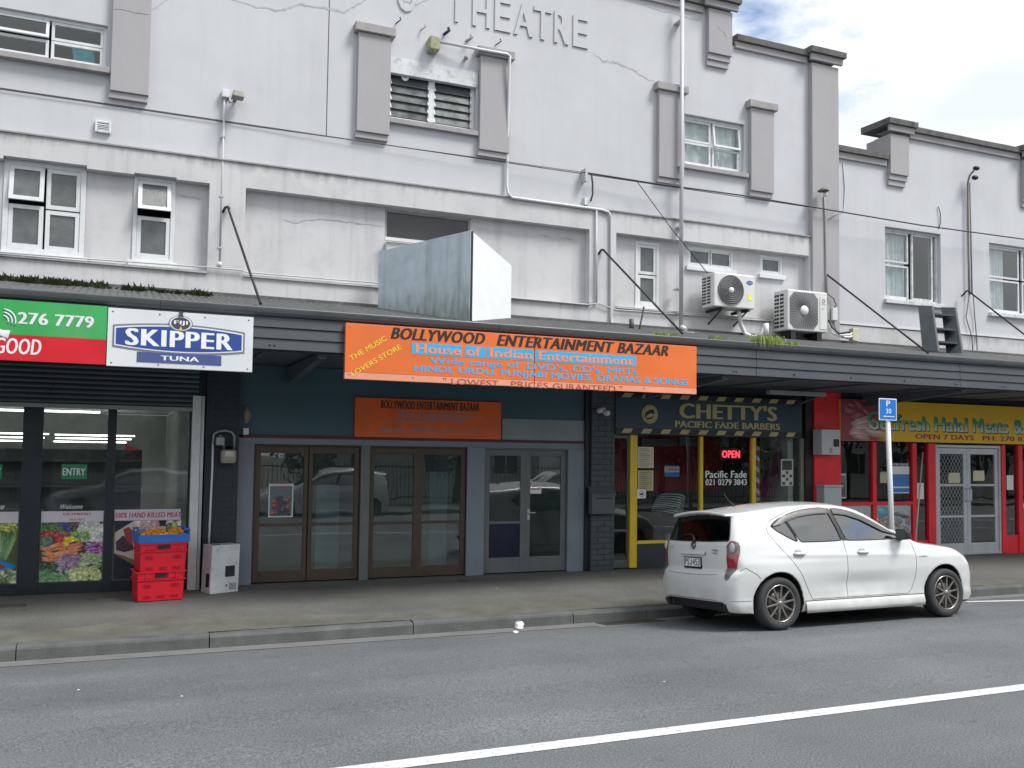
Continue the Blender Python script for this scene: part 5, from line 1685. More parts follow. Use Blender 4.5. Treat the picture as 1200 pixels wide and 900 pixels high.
# posters on the glass
yps = YS+.001
def panel_rect(i, pt, pb, l=0, r_=0):
    a, c_ = panes[i]
    return (a+l, c_-r_, W(60, pb, YS)[1], W(60, pt, YS)[1])
zb1, zb0 = W(80, 599, YS)[1], W(80, 612, YS)[1]
BAND = INK('band_lilac', (.62, .58, .66))
for i in range(len(panes)):
    a, c_ = panes[i]
    if i == 4:
        printed('meat_poster', meat_poster(), (a+.02, c_-.06, zglb+.01, zb0+.005), yps, gro)
        box('banner_strip', BAND, gro, a+.01, c_-.07, yps-.0015, yps+.0003, zb0+.01, zb1+.012)
        text('100% HAND KILLED MEAT', (W(135, 606, YS)[0], W(212.5, 606, YS)[0], zb0+.045, zb1-.025), yps-.003, INK('banner_red', (.5, .02, .05)), gro, bold=.03, shear=.18, depth=.001)
    else:
        printed('vegetable_poster', veg_poster() if i == 3 else veg_poster2(), (a+.012, c_-.012, zglb+.008, zb0), yps, gro)
        box('banner_strip', BAND, gro, a+.012, c_-.012, yps-.0015, yps+.0003, zb0+.002, zb1)
        if i in (2, 3):
            mx = a+(c_-a)*(.56 if i == 3 else .35); w_ = (c_-a)*.215
            text('GETFRESH', (mx-w_, mx+w_, zb0+.085, zb1-.022), yps-.003, INK('banner_red', (.5, .02, .05)), gro, bold=.05, depth=.001)
            text('HALAL MEATS', (mx-w_*.5, mx+w_*.6, zb0+.02, zb0+.045), yps-.003, INK('banner_red', (.5, .02, .05)), gro, bold=.03, depth=.001)
            text('Welcome', (W(71, 594, YS)[0], W(97, 594, YS)[0], W(80, 596.5, YS)[1], W(80, 591, YS)[1]) if i == 3 else (mx-.2, mx+.15, zb1+.03, zb1+.1), yps-.001, LETW, gro, bold=.01, shear=.35, depth=.001)
EXIT_G = INK('entry_green', (.01, .22, .10))
for (pa, pb) in (((72, 544), (101.5, 561.5)), ((-22, 544), (2, 561.5))):
    r = RW(pa, pb, YS)
    es = box('entry_sticker', EXIT_G, gro, r[0], r[1], yps-.002, yps, r[2], r[3])
    w_ = r[1]-r[0]; h_ = r[3]-r[2]
    text('ENTRY', (r[0]+w_*.06, r[1]-w_*.06, r[2]+h_*.26, r[3]-h_*.26), yps-.004, LETW, es, bold=.03, depth=.001)
r = RW((147, 520.5), (166, 528.5), YS)
MB().prism([(r[0], r[2]), (r[1], r[2]+.012), (r[0], r[3])], yps-.002, yps).build('red_pennant', INK('pennant_red', (.35, .02, .02)), gro)
# ceiling lights that are on
LAMP = mat('lit_tube', (1, .98, .92), emit=4.0)
for k, (px, py, yy, L_) in enumerate(((75, 483, 14.0, .9), (-8, 481, 14.0, 1.1), (112, 511, 17.4, 1.25), (110, 514.8, 18.3, 1.25), (106, 518.6, 19.2, 1.25), (8, 508.5, 17.4, 1.25), (5, 513, 18.3, 1.25), (1, 517, 19.2, 1.25))):
    x, zt3 = W(px, py, yy)
    box('ceiling_tube', LAMP, None, x-L_/2, x+L_/2, yy-.03, yy+.03, zt3, zt3+.022, label='lit fluorescent tube on the ceiling inside the grocery', cat='light', group='lit tubes inside the grocery')
# shelving inside
SHELF = mat('shelf_grey', (.25, .26, .27), rough=.6)
sh = thing('shop_shelf', 'dim grey goods shelves inside the grocery behind the glass', 'shelf', (-1, YS+3.5, zfl))
box('back_panel', SHELF, sh, GX0+.3, xg1-.5, YS+3.95, YS+4.0, zfl, 1.9)
for k in range(4):
    box('shelf', SHELF, sh, GX0+.3, xg1-.5, YS+3.5, YS+3.95, .5+k*.4, .53+k*.4)

# ---------- brick piers: every brick its own piece on a mortar core
_bm = {}
def brick_pier(label, x0, x1, y0, y1, z0, z1, m, core):
    t = thing('brick_pier', label, 'brick pier', ((x0+x1)/2, (y0+y1)/2, z0))
    o_ = ORG[t.name]
    box('core', core, t, x0+.004, x1-.004, y0+.006, y1, z0, z1)
    H = .086; n = int((z1-z0)/H); W_ = .235
    def piece(a, c_, z):
        key = (round(c_-a, 3), m.name)
        if key not in _bm:
            me = bpy.data.meshes.new('brick')
            w, d, h = c_-a, .05, H-.010
            v = [(0, 0, 0), (w, 0, 0), (w, d, 0), (0, d, 0), (0, 0, h), (w, 0, h), (w, d, h), (0, d, h)]
            me.from_pydata(v, [], [(0, 3, 2, 1), (4, 5, 6, 7), (0, 1, 5, 4), (1, 2, 6, 5), (2, 3, 7, 6), (3, 0, 4, 7)])
            me.materials.append(m)
            _bm[key] = me
        ob = bpy.data.objects.new('brick', _bm[key])
        C.objects.link(ob); ob.parent = t
        ob.location = Vector((a, y0+random.uniform(-.001, .0015), z))-o_
    for k in range(n):
        z = z0+k*H
        x = x0 - (W_/2 if k % 2 else 0)
        while x < x1-.02:
            a, c_ = max(x, x0), min(x+W_-.01, x1)
            if c_-a > .03: piece(a, c_, z)
            x += W_
    return t
BR1 = mat('painted_brick_dark', (.020, .029, .040), rough=.55, var=.2, scale=6, bump=.15, bscale=70)
BR2 = mat('painted_brick_slate', (.050, .066, .080), rough=.55, var=.2, scale=6, bump=.15, bscale=70)
MORT = mat('painted_mortar', (.02, .028, .036), rough=.7)
xp0, xp1 = W(238, 590, YS)[0], W(277, 590, YS)[0]
brick_pier('dark navy painted brick pier carrying the gas meter', xp0, xp1, YS-.09, YS+.3, zfl, 3.06, BR1, MORT)
xq0, xq1 = W(692.5, 590, YS-.06)[0], W(719.5, 590, YS-.06)[0]
brick_pier('slate painted brick pier with a letterbox beside the barber shop', xq0, xq1, YS-.07, YS+.3, zfl, 3.06, BR2, MORT)
box('pier_flank', BLACK, bpy.data.objects['brick_pier.001'], W(685, 590, YS)[0], xq0-.001, YS-.02, YS+.3, zfl, 3.06)

# ---------- entertainment shop
ent = thing('video_shopfront', 'closed blue grey video shopfront with brown and grey double doors', 'shopfront', (4.5, YS+.05, zfl))
YE = YS+.06
ex0, ex1 = xp1, W(685, 590, YE)[0]
zh_ = (W(297, 518, YE)[1]+W(664, 523, YE)[1])/2          # head of the doors
zstrip = W(500, 514.5, YE)[1]
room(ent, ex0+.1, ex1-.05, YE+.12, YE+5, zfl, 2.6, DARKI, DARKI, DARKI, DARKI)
box('upper_board', TEAL, ent, W(272, 470, YE)[0], W(689, 490, YE)[0], YE-.02, YE+.1, zstrip+.01, 3.06)
box('red_strip', mat('dark_red_strip', (.10, .012, .03), rough=.5), ent, W(284, 512, YE)[0], W(689, 518, YE)[0], YE-.05, YE+.05, zstrip-.025, zstrip+.008, .004)
r = RW((588, 490.5), (689, 516), YE)
box('pale_board', GREYPANEL, ent, r[0], r[1], YE-.03, YE-.021, zstrip+.012, r[3])
def ED(a, c_): return RW(a, c_, YE)
L1, L2, L3, L4 = ED((300, 524), (359.5, 681)), ED((361.5, 524), (418.5, 678)), ED((434, 525), (488.5, 675.5)), ED((490.5, 526), (544, 672.5))
R1, R2 = ED((568.5, 527), (615.3, 671)), ED((616.3, 527), (662.5, 670))
zt_ = zh_-.06; zb_ = zfl+.02
# jambs, posts and head
box('head', BGREY, ent, ex0, ex1, YE-.03, YE+.08, zh_-.03, zstrip-.027)
box('jamb', BGREY, ent, ex0, W(296, 590, YE)[0], YE-.03, YE+.09, zfl, zh_-.031, .006)
FR = mat('dark_brown_frame', (.035, .028, .022), rough=.5)
box('frame', FR, ent, W(296, 590, YE)[0]+.001, L1[0]-.002, YE-.01, YE+.08, zfl, zh_-.032)
box('post', DGREY, ent, W(421.5, 590, YE)[0], W(432, 590, YE)[0], YE-.035, YE+.09, zfl, zh_-.031, .006)
box('frame', FR, ent, L2[1]+.002, W(421.5, 590, YE)[0]-.001, YE-.01, YE+.08, zfl, zh_-.032)
box('frame', FR, ent, W(432, 590, YE)[0]+.001, L3[0]-.002, YE-.01, YE+.08, zfl, zh_-.032)
box('frame', FR, ent, L4[1]+.002, W(546, 590, YE)[0], YE-.01, YE+.08, zfl, zh_-.032)
box('pier', BGREY, ent, W(546, 590, YE)[0]+.001, W(566.5, 590, YE)[0], YE-.04, YE+.09, zfl, zh_-.031, .006)
box('pier', BGREY, ent, W(664, 590, YE)[0], ex1, YE-.04, YE+.09, zfl, zh_-.031, .006)
box('frame', FR, ent, L1[0], L2[1], YE-.01, YE+.08, zt_+.003, zh_-.032)
box('frame', FR, ent, L3[0], L4[1], YE-.01, YE+.08, zt_+.003, zh_-.032)
box('frame', DGREY, ent, R1[0]-.03, R2[1]+.02, YE-.01, YE+.08, zt_+.003, zh_-.032)
def ER(r): return (r[0], r[1], zb_, zt_)
zmid = W(390, 614, YE)[1]
for r in (L1, L2, L3, L4):
    doorleaf(ent, ER(r), YE+.01, BROWN, DUSTY, st=.07, top=.09, bot=.15, mids=(zmid,))
NAVYP = mat('navy_panel', (.008, .014, .04), rough=.35)
zm2 = W(590, 612.5, YE)[1]
doorleaf(ent, ER(R1), YE+.01, DGREY, DUSTY, st=.085, top=.09, bot=.22, mids=(zm2,), gl2=NAVYP)
dR = doorleaf(ent, ER(R2), YE+.01, DGREY, DUSTY, st=.085, top=.09, bot=.22)
hx, hz = W(619.5, 603, YE)
box('lock_plate', mat('lock_steel', (.62, .62, .6), rough=.3, metal=.6), dR, hx-.018, hx+.018, YE+.004, YE+.0095, hz-.08, hz+.08)
pipe('lever', MATS['lock_steel'], dR, [(hx, YE+.008, hz+.03), (hx, YE-.04, hz+.03), (hx+.09, YE-.045, hz+.03)], .009)
r = RW((622, 571.5), (635, 578.5), YE)
box('notice_card', LETW, dR, r[0], r[1], YE+.023, YE+.029, r[2], r[3])
box('notice_line', INK('banner_red', (.5, .02, .05)), dR, r[0]+.01, r[1]-.02, YE+.021, YE+.0225, r[3]-.03, r[3]-.012)
r = RW((315.5, 567), (343.5, 606), YE)
printed('film_poster', photo_poster(5), r, YE+.028, ent)
# a pale board leaning inside
for (pa, pb) in (((371, 572), (396, 663)), ((504, 580), (523, 660))):
    r = RW(pa, pb, YE+.6)
    box('leaning_board', mat('pale_leaning_board', (.50, .55, .58), rough=.7), None, r[0], r[1], YE+.6, YE+.64, zfl, r[3]+.35 if pa[0] > 500 else r[3]+.05, label='pale board leaning behind the brown door glass beside the '+('grey pier' if pa[0] > 500 else 'dividing post'), cat='board')
# lower orange sign
r = (W(416, 488, YE-.06)[0], W(587, 494, YE-.06)[0], zstrip+.012, (W(416, 464.5, YE-.06)[1]+W(587, 472.4, YE-.06)[1])/2)
los = thing('lower_orange_sign', 'small faded orange bazaar board above the brown doors', 'sign', ((r[0]+r[1])/2, YE-.06, r[2]))
box('panel', mat('sign_orange_deep', (.78, .13, .024), rough=.55, var=.1, scale=2), los, r[0], r[1], YE-.06, YE-.021, r[2], r[3], .003)
w_, h_ = r[1]-r[0], r[3]-r[2]
LCD = INK('faded_cyan', (.28, .27, .30))
def LR(u0, u1, v0, v1): return (r[0]+w_*u0, r[0]+w_*u1, r[2]+h_*v0, r[2]+h_*v1)
yq = YE-.063
text('BOLLYWOOD ENTERTAINMENT BAZAAR', LR(.165, .84, .74, .95), yq, LB, los, bold=.05, shear=.15, depth=.0015)
q = LR(.275, .80, .52, .70)
MB().frame(q[0], q[1], q[2], q[3], .008, yq, yq+.002).build('word_box', LCD, los)
text('House of Indian Entertainment', LR(.29, .79, .55, .67), yq, LCD, los, bold=.03, depth=.0015)
text("Wide range of DVD's, CD's, MP3's", LR(.265, .755, .36, .48), yq, LCD, los, bold=.02, depth=.0015)
text('HINDI, URDU, PUNJABI MOVIES, DRAMAS & SONGS', LR(.16, .84, .12, .25), yq, LCD, los, bold=.05, depth=.0015)
for (s, u, v, sg) in (('THE MUSIC', .075, .55, 1), ('LOVERS STORE', .115, .38, 1), ('THE MUSIC', .93, .52, -1), ('LOVERS STORE', .89, .36, -1)):
    cx2, cz2 = r[0]+w_*u, r[2]+h_*v
    text(s, (cx2-.13, cx2+.13, cz2-.018, cz2+.018), yq, INK('faded_yellow', (.6, .22, .04)), los, bold=.015, depth=.0015, rot=sg*.55)

# ---------- barber
bar = thing('barber_shopfront', 'yellow framed barber shopfront with lettered glass and red interior', 'shopfront', (9, YS, zfl))
YB = YS+.04
YELL = mat('yellow_paint', (.68, .48, .03), rough=.45, var=.08, scale=5, dirt=(.3, .2, .03), dirt_amt=.2, dirt_scale=8)
bx0, bx1 = xq1, W(941, 590, YB)[0]
zbt = W(830, 511.5, YB)[1]
zsl = W(765, 634.5, YB)[1]
REDI = mat('interior_red', (.55, .02, .035), rough=.5, var=.15)
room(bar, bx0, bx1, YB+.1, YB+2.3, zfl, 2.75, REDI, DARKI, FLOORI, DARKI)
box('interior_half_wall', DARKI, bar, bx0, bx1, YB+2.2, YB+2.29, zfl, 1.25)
def BX(px): return W(px, 590, YB)[0]
for (a, c_, z0_) in ((737.3, 745.6, zfl), (819.2, 822.8, zsl), (880.4, 884.8, zsl)):
    box('post', YELL, bar, BX(a), BX(c_), YB-.03, YB+.05, z0_+.02, zbt, .004)
box('end_post', mat('dull_post', (.2, .19, .15), rough=.6), bar, BX(937), BX(941), YB-.03, YB+.05, zfl, zbt)
box('sill_rail', YELL, bar, BX(745.6)+.001, BX(937)-.001, YB-.035, YB+.05, zsl-.03, zsl+.018, .004)
box('stall_riser', mat('riser_dark', (.025, .032, .042), rough=.5), bar, BX(745.6)+.001, BX(937)-.001, YB-.02, YB+.06, zfl, zsl-.031)
for (a, c_) in ((745.6, 819.2), (822.8, 880.4), (884.8, 937)):
    box('pane', DGLASS, bar, BX(a), BX(c_), YB+.01, YB+.016, zsl+.018, zbt)
doorleaf(bar, (bx0+.02, BX(737.3)-.005, zfl+.02, zbt), YB+.01, mat('alu_dark', (.12, .13, .135), rough=.4, metal=.4), DGLASS, st=.03, top=.06, bot=.12, mids=(W(725, 622, YB)[1],))
MB().frame(0, 0, 0, 0, 0, 0, 0)
box('header', HEADW, bar, bx0-.02, bx1+.02, YB+.02, YB+.12, zbt+.002, 3.06)
# the hazard-striped sign
YC = YS-.10
r = (W(721.5, 487, YC)[0], W(940, 489, YC)[0], (W(721, 510.5, YC)[1]+W(941, 511.5, YC)[1])/2, (W(721, 462, YC)[1]+W(939, 466, YC)[1])/2)
cs = thing('barber_sign', 'dark teal barber sign with gold lettering, round emblem and hazard stripes', 'sign', ((r[0]+r[1])/2, YC, r[2]))
box('panel', mat('barber_teal', (.016, .046, .07), rough=.45, var=.12), cs, r[0], r[1], YC, YC+.12, r[2], r[3], .003)
GOLD = INK('barber_gold', (.44, .375, .18), .5)
BLK2 = INK('stripe_black', (.012, .012, .012))
w_, h_ = r[1]-r[0], r[3]-r[2]
for (za, zb2) in ((r[2]+.012, r[2]+.095), (r[3]-.085, r[3]-.004)):
    box('stripe_ground', BLK2, cs, r[0]+.004, r[1]-.004, YC-.002, YC-.0003, za, zb2)
    n = 10
    for k in range(n):
        xa = r[0]+.1+k*(w_-.1)/n
        MB().prism([(xa, za+.006), (xa+.16, za+.006), (xa+.215, zb2-.006), (xa+.055, zb2-.006)], YC-.0045, YC-.0022).build('stripe', GOLD, cs)
def CR_(a, c_): return RW(a, c_, YC-.004)
q = (W(796, 483, YC)[0], W(910.5, 483, YC)[0], (W(796, 490.5, YC)[1]+W(910, 493, YC)[1])/2, (W(796, 472.5, YC)[1]+W(910, 475.5, YC)[1])/2)
text("CHETTY'S", q, YC-.004, GOLD, cs, bold=.055, depth=.003)
q2 = (W(791, 498, YC)[0], W(914, 498, YC)[0], (W(791, 501, YC)[1]+W(914, 503.5, YC)[1])/2, (W(791, 493.5, YC)[1]+W(914, 496, YC)[1])/2)
text('PACIFIC FADE BARBERS', q2, YC-.004, GOLD, cs, bold=.045, depth=.003)
ex, ez = W(761.5, 485.5, YC)
er = .155
for (rr_, m_, yy) in ((er, BLK2, -.002), (er*.95, GOLD, -.0045), (er*.80, INK('emblem_teal', (.03, .06, .07)), -.006), (er*.76, GOLD, -.0075)):
    MB().lathe([(0, 0), (rr_, 0), (rr_, .0014)], (ex, YC+yy, ez), 'y', 36, False).build('emblem', m_, cs)
MB().prism([(ex-.02, ez+.07), (ex+.05, ez+.08), (ex+.09, ez+.03), (ex+.05, ez+.0), (ex+.02, ez+.02), (ex-.03, ez-.0), (ex-.08, ez-.05), (ex-.04, ez-.06), (ex+.03, ez-.04), (ex+.07, ez-.02), (ex+.04, ez-.07), (ex-.05, ez-.09), (ex-.1, ez-.03), (ex-.08, ez+.03)], YC-.0095, YC-.0077).build('emblem_mark', BLK2, cs)
# lettering and stickers on the glass
yg = YB+.006
text('Pacific Fade', RW((827, 551.5), (875.5, 560), YB), yg, LETW, bar, bold=.03, depth=.001)
text('021 0279 3843', RW((827, 561.5), (875.5, 568.5), YB), yg, LETW, bar, bold=.03, depth=.001)
NEON = mat('neon_red', (1.0, .03, .05), emit=3.5)
nn = thing('neon_open_sign', 'glowing red OPEN sign hanging in the barber window', 'sign', (BX(857), YB+.12, 2))
rn = RW((846.5, 528), (867, 536.5), YB+.12)
text('OPEN', rn, YB+.12, NEON, nn, bold=.012, depth=.004, spacing=1.1)
box('backing', BLK2, nn, rn[0]-.04, rn[1]+.04, YB+.13, YB+.14, rn[2]-.03, rn[3]+.03)
oc = thing('open_card', 'small white and blue OPEN card hanging in the barber window', 'sign', (BX(788), YB+.06, 1.5))
ro = RW((779, 545.5), (796, 558.5), YB+.06)
box('card', LETW, oc, ro[0], ro[1], YB+.06, YB+.066, ro[2], ro[3])
box('blue_foot', INK('card_blue', (.03, .22, .55)), oc, ro[0], ro[1], YB+.056, YB+.0595, ro[2], ro[2]+(ro[3]-ro[2])*.4)
box('blue_head', INK('card_blue', (.03, .22, .55)), oc, ro[0], ro[1], YB+.056, YB+.0595, ro[3]-.02, ro[3])
text('OPEN', (ro[0]+.02, ro[1]-.02, ro[2]+(ro[3]-ro[2])*.48, ro[3]-.035), YB+.054, INK('card_red', (.5, .03, .05)), oc, bold=.03, depth=.001)
for (s, pa, pb, cols) in (('price_list', (746.5, 523.5), (765, 548.5), (.50, .47, .36)), ('price_list', (747, 551), (764.5, 575), (.38, .36, .16))):
    q = RW(pa, pb, YB+.03)
    p_ = Paint(24, 34, cols)
    for k in range(9): p_.rect(.12, .5+.35*random.random(), .08+.1*k, .11+.1*k, (.12, .12, .12))
    p_.rect(0, .04, 0, 1, (.6, .6, .6)); p_.rect(.96, 1, 0, 1, (.6, .6, .6))
    printed(s, p_.a, q, yg, bar)
q = RW((747, 573.5), (757, 584), YB)
box('no_dogs_card', LETW, bar, q[0], q[1], yg-.002, yg, q[2], q[3])
cxx, czz = (q[0]+q[1])/2, (q[2]+q[3])/2
MB().lathe([(.042, 0), (.05, 0), (.05, .001), (.042, .001)], (cxx, yg-.0035, czz), 'y', 20, False).build('no_dogs_ring', INK('card_red', (.5, .03, .05)), bar)
MB().prism([(cxx-.03, czz-.02), (cxx+.02, czz-.02), (cxx+.03, czz+.02), (cxx-.01, czz+.01), (cxx-.02, czz+.02)], yg-.0035, yg-.0025).build('no_dogs_mark', BLK2, bar)
q = RW((914, 538), (928.5, 569.5), YB+.03)
p_ = Paint(20, 40, (.45, .46, .46)); p_.rect(.1, .9, .05, .4, (.03, .03, .03))
for i in range(3):
    for j in range(4): p_.rect(.12+.28*i, .34+.28*i, .45+.13*j, .55+.13*j, (.05, .05, .05) if (i+j) % 2 else (.55, .55, .55))
printed('style_poster', p_.a, q, yg, bar)
# barber pole
bp = thing('barber_pole', 'slim red, white and blue spiral barber pole inside the window', 'barber pole', (BX(887.5), YB+.12, 1.2))
x, z0_ = W(887, 583, YB+.12); z1_ = W(887, 528, YB+.12)[1]
n, m_ = 60, 18
vs, fs, ci = [], [], []
for i in range(n+1):
    for k in range(m_):
        a_ = 2*math.pi*k/m_
        vs.append((x+.045*math.cos(a_), YB+.12+.045*math.sin(a_), z0_+(z1_-z0_)*i/n))
fa = [(i*m_+k, i*m_+(k+1) % m_, (i+1)*m_+(k+1) % m_, (i+1)*m_+k) for i in range(n) for k in range(m_)]
for (name, m2, lo, hi) in (('white_spiral', INK('pole_white', (.6, .62, .65)), 0, .4), ('blue_spiral', INK('pole_blue', (.04, .08, .4)), .4, .7), ('red_spiral', INK('pole_red', (.5, .03, .04)), .7, 1.01)):
    sel = [f for idx, f in enumerate(fa) if lo <= ((idx//m_)/14.0+(idx % m_)/m_) % 1.0 < hi]
    MB().add(vs, sel, True).build(name, m2, bp, fix=False)
MB().sphere((x, YB+.12, z1_+.03), .05).build('cap', mat('handle_steel', (.6, .6, .6)), bp)
MB().sphere((x, YB+.12, z0_-.03), .05).build('cap', mat('handle_steel', (.6, .6, .6)), bp)
# chair draped with a striped cape
bc = thing('barber_chair', 'barber chair draped with a black and white striped cape', 'chair', (BX(795), YB+1.0, zfl))
yc_ = YB+.75
x, z = W(796, 592, yc_)
hh_ = .36
n, k_ = 26, 18
vs = []
for i in range(n+1):
    for j in range(k_+1):
        u, v = i/n, j/k_
        vs.append((x-.36+.62*u+.18*max(0, v-.5)*u, yc_+.10*math.sin(u*7+v*2)+.25*abs(u-.45)+.1*v, z+hh_*.55-.75*v*hh_*(1+.9*u)-.22*(2*u-.8)**2*hh_))
fa = [(i*(k_+1)+j, (i+1)*(k_+1)+j, (i+1)*(k_+1)+j+1, i*(k_+1)+j+1) for i in range(n) for j in range(k_)]
CWH, CBK = INK('cape_white', (.80, .82, .80), .8), INK('cape_black', (.02, .022, .025), .8)
MB().add(vs, [f for idx, f in enumerate(fa) if (idx % k_) % 2 == 0], True).build('cape_white_stripes', CWH, bc, fix=False)
MB().add(vs, [f for idx, f in enumerate(fa) if (idx % k_) % 2 != 0], True).build('cape', CBK, bc, fix=False)
box('backrest', CBK, bc, x-.22, x+.2, yc_+.38, yc_+.48, .95, z+.12, .03)
box('seat', CBK, bc, x-.25, x+.25, yc_+.1, yc_+.6, .62, .74, .03)
pipe('pedestal', MATS['handle_steel'], bc, [(x, yc_+.35, zfl), (x, yc_+.35, .62)], .05)
MB().lathe([(.0, .06), (.06, .05), (.24, .015), (.25, 0)], (x, yc_+.35, zfl), 'z', 24).build('base', MATS['handle_steel'], bc)
for s_ in (-1, 1): box('armrest', MATS['door_grey'], bc, x+s_*.28-.03, x+s_*.28+.03, yc_+.15, yc_+.55, .88, .93, .015)
# clutter seen through the glass: mirrors and shelves
GLOW = mat('pale_mirror', (.35, .38, .4), rough=.2)
for i, (pa, pb) in enumerate((((752, 514), (790, 523)), ((797, 512), (817, 523)), ((848, 512), (868, 524)))):
    q = RW(pa, pb, YB+2.1)
    box('wall_unit', GLOW if i != 2 else ACW, None, q[0], q[1], YB+2.1, YB+2.2, q[2], q[3], .01, label=('pale wall mirror high inside the barber shop', 'white notice high inside the barber shop window', 'white wall unit high inside the barber shop')[i], cat=('mirror', 'notice', 'wall unit')[i])
sh = thing('display_shelf', 'narrow shelf of small products inside the barber window', 'shelf', (BX(900), YB+.6, 1.2))
for k in range(4):
    zz = W(900, 530+13*k, YB+.6)[1]
    box('shelf_board', YELL if k < 3 else CHAR, sh, W(891, 540, YB+.6)[0], W(911, 540, YB+.6)[0], YB+.5, YB+.75, zz, zz+.02)
rb = random.Random(3)
for k in range(3):
    zz = W(900, 530+13*k, YB+.6)[1]+.02
    for j in range(5):
        xx = W(892+3.8*j, 540, YB+.6)[0]; h = rb.uniform(.05, .1)
        MB().lathe([(.02, 0), (.02, h*.7), (.009, h*.8), (.009, h), (0, h)], (xx, YB+.58, zz), 'z', 10).build('product_bottle', INK('bottle_%d' % ((k*5+j) % 4), [(.5, .5, .5), (.35, .05, .05), (.04, .05, .1), (.25, .2, .05)][(k*5+j) % 4]), None, label='small product bottle on the shelf inside the barber window', cat='bottle', group='bottles on the barber shelf')
MB().prism([(W(886, 583, YB+.3)[0], W(886, 583, YB+.3)[1]), (W(908, 583, YB+.3)[0], W(908, 583, YB+.3)[1]), (W(922, 520, YB+.3)[0], W(922, 518, YB+.3)[1]), (W(914, 520, YB+.3)[0], W(914, 520, YB+.3)[1])], YB+.3, YB+.32).build('hanging_flag', mat('flag_purple', (.12, .02, .05), rough=.8, var=.4, scale=12), None, label='dark red patterned cloth hanging inside the barber window', cat='flag')
box('side_wall_white', WALLI, bar, BX(930), BX(936), YB+.15, YB+.9, zfl, 2.5)

# ---------- butcher
but = thing('butcher_shopfront', 'bright red butcher shopfront with silver double doors', 'shopfront', (14, YS, zfl))
YR = YS+.03
REDP = mat('red_paint', (.76, .016, .032), rough=.45, var=.1, scale=3, dirt=(.25, .01, .015), dirt_amt=.3, dirt_scale=4)
SILV = mat('silver_frame', (.50, .53, .56), rough=.4, metal=.3, var=.08)
def RX(px, py=590): return W(px, py, YR)[0]
zrt = 3.06
box('black_jamb', BLACK, but, bx1+.001, RX(950), YR-.06, YR+.3, zfl, zrt)
box('red_pier', REDP, but, RX(950), RX(981), YR-.10, YR+.3, zfl, zrt, .006)
RE = 21.0
zsg = W(985, 515.6, YR-.1)[1]-.02
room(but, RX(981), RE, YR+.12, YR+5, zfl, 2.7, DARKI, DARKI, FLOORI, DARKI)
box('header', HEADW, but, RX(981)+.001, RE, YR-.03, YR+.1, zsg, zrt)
zrl = W(1045, 589.5, YR)[1]
posts = [(981, 984), (1021.3, 1025.6), (1068, 1073), (1086.5, 1095.2), (1172.5, 1177), (1192, 1197)]
for a, c_ in posts:
    box('post', REDP, but, RX(a), RX(c_), YR-.04, YR+.06, zfl, zsg-.002, .004)
for (a, c_) in ((984, 1021.3), (1025.6, 1068)):
    box('mid_rail', REDP, but, RX(a)+.001, RX(c_)-.001, YR-.035, YR+.055, zrl-.03, zrl+.025, .004)
    box('pane', DGLASS, but, RX(a), RX(c_), YR+.01, YR+.016, zrl+.025, zsg)
    p_ = Paint(50, 40, (.42, .48, .5))
    p_.heap(0, 1, .3, 1, 40, .12, .06, [(.5, .4, .36), (.55, .58, .6), (.2, .25, .3), (.3, .22, .2)], int(a))
    p_.ell(.2, .2, .2, .12, (.1, .35, .45)); p_.ell(.7, .35, .25, .05, (.08, .1, .14), .3)
    printed('animal_panel', p_.noise(.2, 3).a, (RX(a)+.01, RX(c_)-.01, .55, zrl-.032), YR+.005, but)
    box('stall_riser', REDP, but, RX(a)+.001, RX(c_)-.001, YR-.02, YR+.06, zfl, .545)
box('pane', DGLASS, but, RX(1073), RX(1086.5), YR+.01, YR+.016, zfl+.3, zsg)
box('stall_riser', REDP, but, RX(1073)+.001, RX(1086.5)-.001, YR-.02, YR+.06, zfl, zfl+.3)
box('pane', DGLASS, but, RX(1177), RX(1192), YR+.01, YR+.016, W(1185, 627, YR)[1], zsg)
box('stall_riser', REDP, but, RX(1177)+.001, RX(1192)-.001, YR-.02, YR+.06, zfl, W(1185, 627, YR)[1])
box('pane', DGLASS, but, RX(1197), RE, YR+.01, YR+.016, 1.0, zsg)
box('stall_riser', REDP, but, RX(1197)+.001, RE, YR-.02, YR+.06, zfl, .998)
# silver doors: security mesh behind the left leaf
zd1 = W(1134, 525.5, YR)[1]
MB().frame(RX(1095.2)+.002, RX(1172.5)-.002, zfl+.005, zd1+.06, .05, YR-.02, YR+.06).build('door_frame', SILV, but, .003)
xd0, xdm, xd1 = RX(1095.2)+.055, RX(1133.7), RX(1172.5)-.055
zm1, zm2 = W(1134, 568.5, YR)[1], W(1134, 605, YR)[1]
dl = doorleaf(but, (xd0, xdm-.003, zfl+.02, zd1), YR, SILV, DGLASS, st=.09, top=.11, bot=.2, mids=(zm1, zm2), handle=(xdm-.05, W(1133, 580, YR)[1]))
doorleaf(but, (xdm+.003, xd1, zfl+.02, zd1), YR, SILV, DGLASS, st=.09, top=.11, bot=.2, mids=(zm1, zm2), handle=(xdm+.05, W(1133, 580, YR)[1]))
b = MB()
mx0, mx1, mz0, mz1 = xd0+.09, xdm-.093, zfl+.22, zd1-.11
s_ = .085
for sg in (1, -1):
    t = -(mz1-mz0)/1.5
    while t < (mx1-mx0)+(mz1-mz0)/1.5:
        # diagonal line z = z0 + 1.5*(x - x0 - t)
        pts = []
        xa = max(mx0, mx0+t); xb = min(mx1, mx0+t+(mz1-mz0)/1.5)
        if xb-xa > .02:
            za, zb2 = mz0+1.5*(xa-mx0-t), mz0+1.5*(xb-mx0-t)
            if sg < 0: za, zb2 = mz0+mz1-za, mz0+mz1-zb2
            b.tube([(xa, YR+.012, za), (xb, YR+.012, zb2)], .0045, 4, False)
        t += s_
